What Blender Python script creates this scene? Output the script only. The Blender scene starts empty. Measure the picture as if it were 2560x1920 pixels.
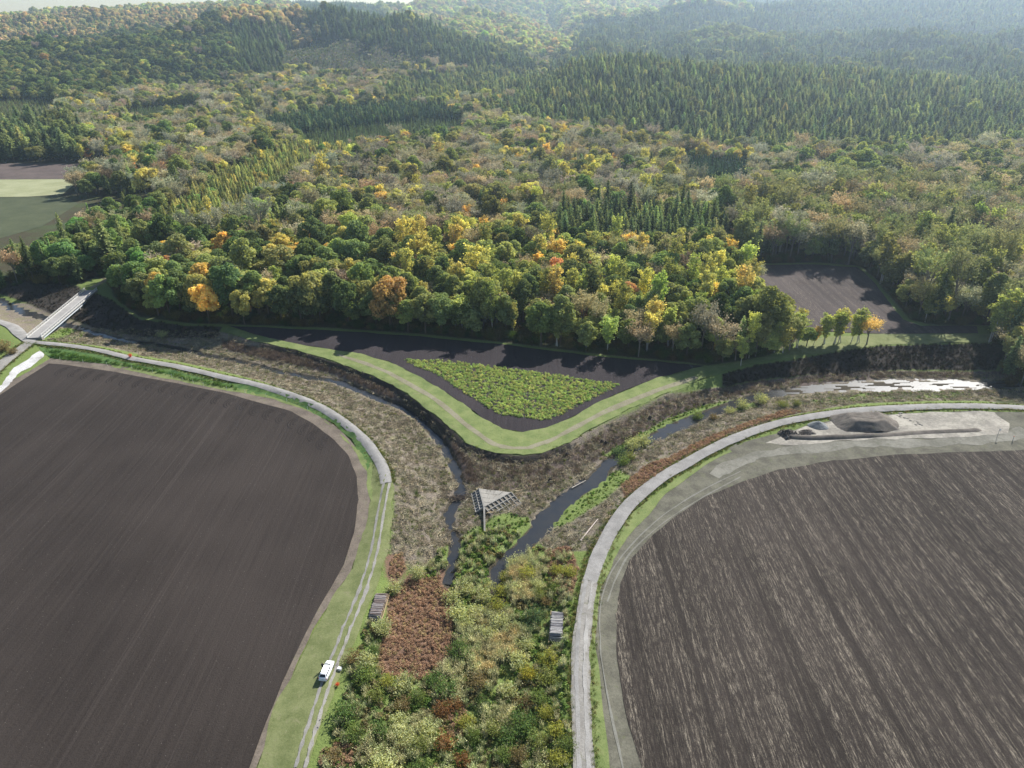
import bpy, bmesh, math, random
import numpy as np
from mathutils import Vector, Matrix, Euler
from mathutils.geometry import delaunay_2d_cdt

SC = bpy.context.scene
COL = SC.collection
RNG = np.random.default_rng(7)
random.seed(7)

# ------------------------------------------------------------------ camera (a drone 112 m above the fields)
cam_d = bpy.data.cameras.new('camera'); cam = bpy.data.objects.new('camera', cam_d); COL.objects.link(cam)
cam.location = (0, 0, 112.0)
cam.rotation_euler = (math.radians(90 - 26.75), 0, 0)
cam_d.sensor_fit = 'HORIZONTAL'; cam_d.angle = math.radians(71.0)
cam_d.clip_start = 1.0; cam_d.clip_end = 12000
SC.camera = cam

# ------------------------------------------------------------------ sky, sun, exposure
SUN_EL, SUN_AZ = math.radians(39), math.radians(36)      # azimuth measured from +Y towards +X
W = bpy.data.worlds.new('World'); SC.world = W; W.use_nodes = True
wn = W.node_tree.nodes; wl = W.node_tree.links
sky = wn.new('ShaderNodeTexSky'); sky.sky_type = 'NISHITA'; sky.sun_disc = False
sky.sun_elevation = SUN_EL; sky.sun_rotation = SUN_AZ
sky.altitude = 200; sky.air_density = 1.0; sky.dust_density = 0.6; sky.ozone_density = 1.0
bg = wn['Background']; bg.inputs['Strength'].default_value = 0.08
wl.new(sky.outputs['Color'], bg.inputs['Color'])
sun_d = bpy.data.lights.new('sun', 'SUN'); sun_d.energy = 5.0; sun_d.angle = math.radians(0.53); sun_d.color = (1.0, 0.965, 0.91)
sun = bpy.data.objects.new('sun', sun_d); COL.objects.link(sun)
sd = Vector((math.sin(SUN_AZ) * math.cos(SUN_EL), math.cos(SUN_AZ) * math.cos(SUN_EL), math.sin(SUN_EL)))
sun.rotation_euler = sd.to_track_quat('Z', 'Y').to_euler(); sun.location = (0, 0, 400)
SC.view_settings.view_transform = 'Standard'; SC.view_settings.look = 'None'
SC.view_settings.exposure = 0.78; SC.view_settings.gamma = 1.0; SC.view_settings.use_curve_mapping = False
SC.render.engine = 'CYCLES'
SC.cycles.max_bounces = 5; SC.cycles.diffuse_bounces = 3; SC.cycles.transmission_bounces = 4; SC.cycles.volume_bounces = 1
SC.cycles.use_denoising = True
HAZE_DENSITY = 0.000105

# ------------------------------------------------------------------ survey data, metres
BREAKS = [[[-44.1,78.7,0.0],[-44.0,87.6,0.0],[-43.5,98.9,0.0],[-42.2,109.5,0.0],[-40.5,118.9,0.0],[-39.0,129.4,0.0],[-38.8,141.2,0.0],[-40.1,154.6,0.0],[-42.9,165.3,0.0],[-47.4,176.0,0.0],[-53.4,185.0,0.0],[-61.4,193.9,0.0],[-70.9,202.2,0.0],[-83.3,208.5,0.0],[-98.1,215.8,0.0],[-116.7,222.7,0.0],[-140.0,230.8,0.0],[-161.6,237.0,0.0],[-170.1,238.6,0.0],[-172.3,214.1,0.0],[-176.0,185.0,0.0]],
[[-176.3,220.3,0.0],[-173.8,232.0,0.0],[-172.1,243.5,0.0],[-160.4,241.0,0.0],[-147.0,238.2,0.0],[-128.9,232.0,0.0],[-108.8,223.1,0.0],[-92.2,216.8,0.0],[-78.0,211.1,0.0],[-65.1,202.8,0.0],[-55.8,194.4,0.0],[-48.5,185.0,0.0],[-43.2,176.0,0.0],[-39.1,165.3,0.0],[-37.3,154.6,0.0],[-36.3,143.0,0.0],[-36.4,134.2,0.0],[-37.0,126.2,0.0],[-39.0,118.9,0.0],[-40.9,109.5,0.0],[-42.2,98.9,0.0],[-43.0,87.6,0.0],[-43.1,78.7,0.0]],
[[-186.8,256.1,1.3],[-177.9,254.3,1.3],[-167.8,252.1,1.3],[-154.9,247.8,1.3],[-139.3,240.7,1.3],[-121.3,234.3,1.3],[-103.3,226.3,1.3],[-86.4,219.1,1.3],[-71.5,210.6,1.3],[-60.3,202.0,1.3],[-50.8,192.2,1.3],[-43.3,182.3,1.3],[-38.5,173.7,1.3],[-35.5,166.8,1.3],[-33.8,160.5,1.3]],
[[-33.9,161.0,1.0],[-33.2,147.3,1.0],[-32.4,133.0,1.0],[-32.7,120.7,1.0],[-33.8,109.8,1.0],[-34.5,100.2,1.0],[-35.0,92.7,1.0],[-35.2,84.9,1.0],[-35.3,78.0,1.0]],
[[-32.0,161.0,0.7],[-29.6,147.7,0.7],[-29.1,135.1,0.7],[-29.6,125.5,0.7],[-30.4,118.1,0.7],[-31.3,110.1,0.7],[-32.4,101.6,0.7],[-33.2,92.9,0.7],[-33.7,86.1,0.7],[-34.2,78.2,0.7]],
[[-180.4,252.1,0.3],[-165.0,246.5,0.3],[-150.0,241.1,0.3],[-129.5,233.6,0.3],[-109.8,225.7,0.3],[-93.0,219.2,0.3],[-78.6,213.4,0.3],[-65.2,204.6,0.3],[-55.7,195.6,0.3],[-47.5,185.7,0.3],[-41.5,175.4,0.3],[-37.4,164.8,0.3],[-34.9,154.1,0.3]],
[[-142.0,248.9,-1.3],[-122.4,243.8,-1.3],[-102.9,237.8,-1.3],[-82.9,227.5,-1.3],[-64.6,219.3,-1.3],[-47.6,204.5,-1.3],[-34.8,188.5,-1.3],[-26.6,173.1,-1.3],[-22.1,160.6,-1.3],[-20.8,148.4,-1.3],[-20.3,137.5,-1.3]],
[[-116.7,273.1,1.0],[-75.9,268.6,1.0],[-37.8,262.4,1.0],[-1.1,253.3,1.0],[33.4,242.6,1.0],[63.0,236.5,1.0],[69.3,234.5,1.0],[61.7,230.7,1.0],[50.8,225.1,1.0],[39.9,216.9,1.0],[29.5,207.9,1.0],[19.6,198.0,1.0],[10.5,189.9,1.0],[3.4,187.6,1.0],[-3.0,189.9,1.0],[-8.8,195.6,1.0],[-16.0,206.3,1.0],[-24.5,216.2,1.0],[-33.6,226.9,1.0],[-45.1,238.5,1.0],[-60.3,246.8,1.0],[-71.6,250.2,1.0],[-91.4,257.7,1.0]],
[[-40.6,240.1,1.0],[-24.8,238.9,1.0],[-1.0,232.2,1.0],[15.3,227.3,1.0],[29.5,222.2,1.0],[36.8,219.7,1.0],[30.0,212.8,1.0],[21.6,204.7,1.0],[13.7,197.1,1.0],[9.2,194.7,1.0],[2.0,197.1,1.0],[-5.3,200.1,1.0],[-11.5,207.9,1.0],[-19.1,217.9,1.0],[-27.2,228.8,1.0],[-37.2,236.1,1.0]],
[[-116.5,267.1,1.0],[-97.9,255.5,1.0],[-81.7,248.5,1.0],[-69.3,240.5,1.0],[-53.8,230.7,1.0],[-40.6,219.7,1.0],[-31.3,207.9,1.0],[-23.5,197.1,1.0],[-17.7,188.5,1.0],[-13.8,181.7,1.0],[-8.9,177.9,1.0],[-2.8,175.4,1.0],[3.2,174.1,1.0],[8.5,175.9,1.0],[17.0,181.7,1.0],[27.8,192.7,1.0],[39.5,203.8,1.0],[51.8,213.5,1.0],[62.9,221.5,1.0],[74.5,229.3,1.3],[85.9,234.8,1.8],[100.9,239.7,2.3],[115.0,241.1,2.6]],
[[-115.0,262.2,-0.7],[-97.9,254.5,-0.7],[-81.7,247.5,-0.7],[-69.2,239.3,-0.7],[-54.6,229.6,-0.7],[-41.9,218.8,-0.7],[-32.8,207.2,-0.7],[-25.2,196.5,-0.7],[-19.4,187.5,-0.7],[-15.3,180.9,-0.7],[-9.9,176.6,-0.7],[-3.5,173.9,-0.7],[3.2,172.7,-0.7],[9.3,174.3,-0.7],[17.8,180.4,-0.7],[28.6,191.4,-0.7],[40.3,202.2,-0.7],[52.6,211.7,-0.7],[62.2,217.1,-0.7]],
[[-96.0,248.0,-1.7],[-80.2,241.4,-1.7],[-64.8,234.3,-1.7],[-50.9,222.5,-1.7],[-40.0,213.9,-1.7],[-30.3,204.3,-1.7],[-22.3,191.1,-1.7],[-16.8,178.6,-1.7],[-13.0,165.6,-1.7]],
[[-8.0,159.4,-0.8],[-4.5,159.9,-0.8],[-0.1,158.6,-0.8]],
[[-4.9,149.8,-0.9]],
[[-8.5,143.8,-2.1],[-3.0,145.7,-2.1],[2.7,154.4,-2.1]],
[[-259.8,328.7,-3.4],[-237.4,314.6,-3.4],[-224.3,303.7,-3.4],[-213.9,296.9,-3.4],[-203.5,291.3,-3.4],[-195.4,286.0,-3.4],[-179.1,277.7,-3.4],[-163.4,269.4,-3.4],[-154.0,265.6,-3.4],[-143.3,262.4,-3.4],[-130.3,257.9,-3.4],[-119.0,252.2,-3.4],[-106.7,247.5,-3.4],[-95.8,242.6,-3.4],[-85.5,237.1,-3.4],[-73.8,232.5,-3.4],[-62.6,229.5,-3.4],[-55.4,224.1,-3.4],[-48.2,218.2,-3.4],[-41.6,213.5,-3.4],[-37.4,211.5,-3.4],[-30.6,203.7,-3.4],[-24.8,193.9,-3.4],[-20.0,184.4,-3.4],[-16.5,174.4,-3.4],[-14.7,167.3,-3.4],[-14.1,161.8,-3.4],[-14.5,158.2,-3.4],[-15.7,155.1,-3.4],[-16.8,150.8,-3.4],[-15.5,146.0,-3.4],[-14.3,141.8,-3.4],[-13.9,137.5,-3.4],[-13.9,133.6,-3.4],[-14.0,129.1,-3.4],[-14.4,125.8,-3.4]],
[[189.2,226.6,-3.4],[167.9,226.6,-3.4],[153.2,226.6,-3.4],[138.4,226.6,-3.4],[126.6,225.9,-3.4],[112.9,224.4,-3.4],[98.9,221.6,-3.4],[85.0,218.2,-3.4],[69.8,209.0,-3.4],[59.1,202.1,-3.4],[50.3,195.7,-3.4],[41.7,188.4,-3.4],[33.7,181.3,-3.4],[28.6,176.1,-3.4],[24.1,169.2,-3.4],[19.1,162.9,-3.4],[13.9,157.6,-3.4],[9.9,151.5,-3.4],[6.3,144.5,-3.4],[2.1,137.5,-3.4],[-1.5,133.8,-3.4],[-3.6,130.1,-3.4],[-3.6,126.7,-3.4],[-2.7,121.8,-3.4]],
[[11.9,76.7,0.4],[12.6,87.2,0.5],[13.0,95.0,0.7],[13.8,103.7,1.0],[15.1,112.4,1.0],[17.3,122.9,1.0],[20.1,131.4,1.0],[24.6,141.7,1.0],[30.7,152.2,1.0],[39.5,162.5,1.0],[48.8,170.8,1.0],[58.7,178.9,1.0],[68.8,186.0,1.0],[82.4,193.3,1.0],[95.6,198.0,1.0],[110.4,201.6,1.0],[126.2,203.8,1.0],[141.7,204.7,1.0],[156.5,204.4,1.0],[165.2,203.5,1.0],[191.0,200.4,1.0]],
[[21.6,78.7,0.0],[20.7,89.5,0.0],[20.9,102.3,0.0],[22.0,113.4,0.0],[24.3,123.2,0.0],[27.6,131.0,0.0],[33.0,138.5,0.0],[40.2,146.7,0.0],[52.0,156.6,0.0],[62.4,162.9,0.0],[74.4,168.8,0.0],[91.9,173.5,0.0],[113.3,176.7,0.0],[134.3,178.2,0.0],[150.0,179.0,0.0],[177.0,181.0,0.0]],
[[13.1,76.7,0.3],[13.9,87.3,0.3],[14.6,97.0,0.3],[15.7,106.7,0.3],[17.0,115.7,0.3],[18.2,121.4,0.3],[21.1,129.8,0.3],[25.2,139.0,0.3],[31.2,149.1,0.3],[39.3,157.8,0.3],[48.0,166.6,0.3],[57.6,174.2,0.3],[68.8,182.5,0.3],[63.9,177.9,0.3],[55.7,171.8,0.3],[40.9,156.6,0.3],[33.4,146.2,0.3],[27.1,136.9,0.3],[22.8,128.6,0.3],[20.0,122.5,0.3],[18.1,114.4,0.3],[16.8,104.3,0.3],[16.9,97.0,0.3],[16.5,89.2,0.3],[16.3,78.5,0.3],[16.2,76.7,0.3]],
[[74.5,181.7,0.4],[82.0,187.6,0.4],[90.7,192.0,0.4],[100.7,195.8,0.4],[116.9,199.3,0.4],[132.5,201.2,0.4],[147.7,201.8,0.4],[154.4,200.5,0.4],[155.1,194.0,0.4],[150.0,188.1,0.4],[138.6,185.9,0.4],[117.2,184.9,0.4],[95.8,183.5,0.4],[81.0,180.4,0.4]],
[[115.0,241.1,2.6],[131.0,246.6,2.6],[139.4,249.6,2.6],[157.6,250.9,2.6],[181.0,251.8,2.6],[202.8,250.0,2.6]],
[[72.9,221.8,-1.3],[87.5,227.5,-1.3],[105.3,231.2,-1.3],[125.2,235.1,-1.3],[142.6,236.2,-1.3],[159.5,236.2,-1.3],[175.7,235.1,-1.3],[193.2,233.5,-1.3]],
[[120.9,349.2,2.6],[153.2,351.6,2.6],[172.3,347.0,2.6],[171.8,330.2,2.6],[166.4,304.2,2.6],[161.0,276.2,2.6],[165.1,269.1,2.6],[187.5,269.1,2.6],[183.1,260.9,2.6],[140.9,260.9,2.6],[118.5,264.2,2.6],[103.8,276.2,2.6],[110.5,304.2,2.6]],
[[99.4,240.3,2.6],[113.5,255.8,2.6],[140.7,260.5,2.6],[198.8,260.5,2.6],[193.4,251.8,2.6],[157.8,251.4,2.6],[139.6,250.0,2.6],[131.2,247.0,2.6],[117.4,242.8,2.6]],
[[98.1,229.3,-2.2],[124.0,231.9,-2.2],[141.1,232.7,-2.2],[157.8,232.7,-2.2],[173.4,230.8,-2.2],[190.7,229.3,-2.2]],
[[86.2,212.9,-2.0],[102.8,215.5,-2.0],[118.1,218.2,-2.0],[133.8,217.9,-2.0],[149.3,217.2,-2.0],[164.5,216.2,-2.0],[181.0,214.8,-2.0]],
[[40.0,178.9,-1.9],[49.8,186.8,-1.9],[60.2,195.1,-1.9],[74.4,204.1,-1.9]],
[[-13.6,116.7,-1.9],[-11.2,102.8,-1.9],[-7.3,88.6,-1.9],[-5.0,79.1,-1.9]],
[[-2.1,115.3,-1.9],[-4.2,101.7,-1.9],[-4.9,94.1,-1.9],[-5.0,79.1,-1.9]],
[[-25.8,125.0,-1.6],[-21.3,106.1,-1.6],[-20.7,94.9,-1.6],[-20.2,79.9,-1.6]],
[[7.8,126.5,-1.6],[7.0,106.1,-1.6],[6.5,94.9,-1.6],[5.8,79.9,-1.6]],
[[13.1,124.3,0.4],[11.3,113.0,0.4],[10.4,101.9,0.4],[10.1,87.3,0.4],[9.8,78.4,0.4]],
[[-186.8,256.1,1.3],[-186.0,244.4,1.3],[-184.8,234.3,1.3],[-184.5,214.3,1.3]],
[[-188.9,257.7,1.2],[-205.1,273.6,1.2],[-217.6,279.7,1.2],[-241.3,291.6,1.2]],
[[-194.2,318.6,1.5],[-195.5,336.4,1.5],[-194.5,344.4,1.5]],
[[-189.9,314.3,1.2],[-155.8,279.7,1.2],[-134.3,274.6,1.2],[-118.4,272.6,1.2]],
[[-271.5,341.6,1.2],[-236.8,337.3,1.2],[-212.6,330.2,1.2],[-196.7,319.5,1.2]],
[[-264.8,336.9,-2.0],[-220.0,307.7,-2.0],[-195.1,293.3,-2.0],[-162.1,271.4,-2.0],[-144.2,265.2,-2.0],[-122.6,257.4,-2.0]],
[[-223.0,292.7,-1.8],[-204.4,282.0,-1.8],[-187.5,272.9,-1.8],[-168.3,265.2,-1.8],[-151.3,256.9,-1.8]],
[[-502.4,655.2,0.0],[-430.1,657.5,0.0],[-373.7,659.8,0.0],[-326.1,662.2,0.0],[-313.1,637.0,0.0],[-319.5,587.8,0.0],[-372.2,585.9,0.0],[-452.2,584.0,0.0]],
[[-450.9,582.1,0.0],[-407.9,584.0,0.0],[-348.1,585.9,0.0],[-339.0,565.7,0.0],[-327.3,528.9,0.0],[-347.9,521.2,0.0],[-405.7,518.1,0.0]],
[[-404.6,516.6,0.0],[-347.0,519.6,0.0],[-326.6,525.8,0.0],[-299.4,499.1,0.0],[-288.3,436.2,0.0],[-297.0,409.8,0.0],[-306.3,377.3,0.0]],
[[-3400,40,0],[-300,40,0],[-90,55,0]],
[[90,55,0],[300,40,0],[3400,40,0]],
[[-330,60,0],[-330,230,0]],
[[-300,300,1.2],[-240,330,1.2],[-100,340,1.2],[0,340,1.2]],
[[330,60,0],[320,190,0]],
[[0,300,1.5],[80,300,1.5]],
[[120,330,2.6],[250,330,2.6],[300,290,2.6],[300,240,2.6]],
[[-824.3,1088.2,10],[-734.3,1101.4,10],[-675.8,1115.0,10],[-637.8,1157.6,10],[-593.8,1227.8,10],[-544.7,1288.3,10],[-433.0,1325.5,10]],
[[-422.5,1296.2,18],[-358.1,1316.2,18],[-247.7,1358.2,18],[-132.4,1426.1,18],[-22.8,1475.2,18],[66.6,1514.3,18]],
[[-613.9,793.2,2],[-562.9,828.3,2],[-502.6,907.8,2],[-430.4,1003.2,2],[-301.1,977.6,2],[-186.6,1003.2,2],[-68.0,1058.3,2]],
[[-504.7,670.7,1],[-381.7,675.6,1],[-311.1,709.3,1]],
[[-170.6,528.9,0],[-115.6,599.4,0],[-45.5,689.3,0],[43.3,744.1,0]],
[[-3.1,839.5,0.5],[96.1,804.0,0.5],[180.8,740.8,0.5],[263.0,712.5,0.5],[407.3,735.0,0.5],[558.3,755.7,0.5]],
[[163.6,519.5,2],[262.9,519.5,2],[395.3,519.5,2]],
[[-1.7,445.6,0.5],[85.0,445.6,0.5]],
[[-147.8,367.2,0.5],[-46.6,336.5,0.5],[42.3,322.8,0.5]],
[[60,1420,10],[200,1400,10],[500,1370,10],[900,1300,10]],
[[40,1650,20],[70,1950,20],[90,2300,20]],
[[-3400,4800,110],[0,4800,110],[3400,4800,110]],
[[-3400,3200,70],[-3400,3400,70],[-1800,2000,70]],
[[3400,3200,60],[3400,2200,60],[1700,1300,60]],
[[-1500,1150,4],[-1150,850,4],[-850,600,4]],
[[1500,900,4],[1000,700,4],[650,450,4]],
[[-1213.3,1640,38],[-1100.2,1690,38],[-999.0,1740,38],[-895.9,1780,38]],
[[-903.3,1800,48],[-808.7,1850,48],[-741.1,1900,48]],
[[-1360.1,1850,52],[-1229.5,1900,52],[-1038.5,1960,52],[-916.3,2020,52]],
[[650.8,1850,8],[793.7,1800,8],[933.1,1760,8],[1116.2,1700,8],[1268.7,1650,8]],
[[340.9,1450,8],[507.1,1430,8],[655.0,1380,8],[874.2,1320,8]],
[[872.8,2280,38],[1050.5,2260,38],[1309.4,2250,38],[1538.4,2200,38]],
[[222.5,1950,30],[365.5,1980,30],[481.3,2080,30]],
[[542.6,2480,34],[716.7,2480,34],[862.6,2400,34]],
[[678.8,3400,60],[1136.1,3600,60],[1815.5,3500,60]],
[[-394.0,3300,70],[-221.1,3600,70],[212.3,3900,70]],
[[-763.0,2150,40],[-573.3,2100,40],[-415.7,2050,40],[-235.6,1950,40],[-60.8,1850,40]],
[[-522.7,1750,25],[-453.1,1720,25]],
[[-1829.9,2535.0,104.9],[-1682.5,2535.0,110.0],[-1579.8,2535.0,112.6],[-1523.2,2535.0,107.4],[-1431.7,2535.0,121.7],[-1342.9,2535.0,128.1],[-1298.0,2535.0,133.3],[-1255.8,2535.0,128.1],[-1171.3,2535.0,117.8],[-1127.1,2535.0,120.4],[-1023.6,2535.0,129.4],[-883.2,2470.0,134.8]],
[[-1103.4,1495.0,35.3],[-984.1,1521.0,48.0],[-943.4,1547.0,57.9],[-885.8,1560.0,64.1],[-793.2,1599.0,75.9],[-705.4,1638.0,88.1],[-604.0,1677.0,99.2],[-504.2,1742.0,118.8]],
[[-698.7,1950.0,118.4],[-620.7,1924.0,133.6],[-521.4,1885.0,138.5],[-419.4,1820.0,147.0],[-353.4,1794.0,135.5],[-288.8,1768.0,123.3],[-235.4,1742.0,114.1],[-142.4,1690.0,87.5],[-53.7,1651.0,66.2],[13.2,1612.0,45.6],[55.0,1586.0,27.8]],
[[-1418.6,1950.0,74.8],[-1250.8,1950.0,69.7],[-1055.2,2015.0,82.4],[-930.1,2080.0,94.8]],
[[-450.0,1586.0,61.5],[-359.2,1599.0,71.2],[-278.9,1560.0,59.7],[-181.2,1495.0,40.1]],
[[-27.5,988.0,-4.9],[-3.7,1027.0,2.8],[15.3,1066.0,12.4],[62.2,1118.0,31.8],[91.2,1157.0,44.6],[127.5,1183.0,52.4],[207.9,1209.0,55.3],[279.2,1209.0,50.8],[347.2,1196.0,44.9],[444.2,1170.0,38.4],[537.5,1144.0,31.0],[626.2,1118.0,26.3],[718.7,1092.0,21.3],[823.7,1066.0,15.4]],
[[512.5,1690.0,12.5],[635.2,1677.0,24.0],[761.7,1638.0,39.6],[882.4,1599.0,46.9],[1007.2,1560.0,52.2],[1157.3,1534.0,56.9]],
[[164.2,1950.0,37.9],[267.5,1872.0,34.3],[410.9,1885.0,51.8],[499.3,1885.0,47.8],[640.8,1846.0,43.0]],
[[493.1,2275.0,68.7],[543.8,2275.0,85.2],[624.6,2288.0,96.9],[697.5,2262.0,85.3],[760.4,2210.0,71.8],[864.0,2145.0,63.6]],
[[700.7,2028.0,55.7],[861.8,2002.0,77.1],[976.2,2002.0,83.3],[1128.4,1963.0,79.5],[1228.1,1924.0,87.8],[1405.5,1885.0,93.8]],
[[172.7,2210.0,41.6],[250.0,2340.0,56.9],[395.7,2600.0,90.3],[563.5,2860.0,126.4],[651.4,3055.0,156.3],[807.8,3120.0,156.1],[986.6,3185.0,166.9],[1167.4,3185.0,170.1],[1346.6,3185.0,179.7],[1581.8,3120.0,190.5],[1871.5,2990.0,198.4],[2253.4,2860.0,201.1]],
[[-1163.3,3250.0,143.4],[-1174.7,4420.0,182.4],[-508.6,3770.0,152.7],[-404.2,4030.0,181.0],[-258.5,4290.0,205.8],[-15.0,4420.0,231.2],[500.8,4550.0,230.6],[864.0,4550.0,212.4],[1142.1,4420.0,200.2],[1491.2,4420.0,218.0],[2410.2,4290.0,255.0]],
[[-354.0,2990.0,111.7],[-159.2,2600.0,83.3],[-33.5,2210.0,51.2],[28.3,2015.0,28.8]],
[[-213.0,3510.0,140.7],[-11.2,3250.0,104.4],[117.3,2730.0,54.1]],
[[209.6,3900.0,155.2],[232.8,3250.0,79.3],[189.4,2730.0,32.6]]]
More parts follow.
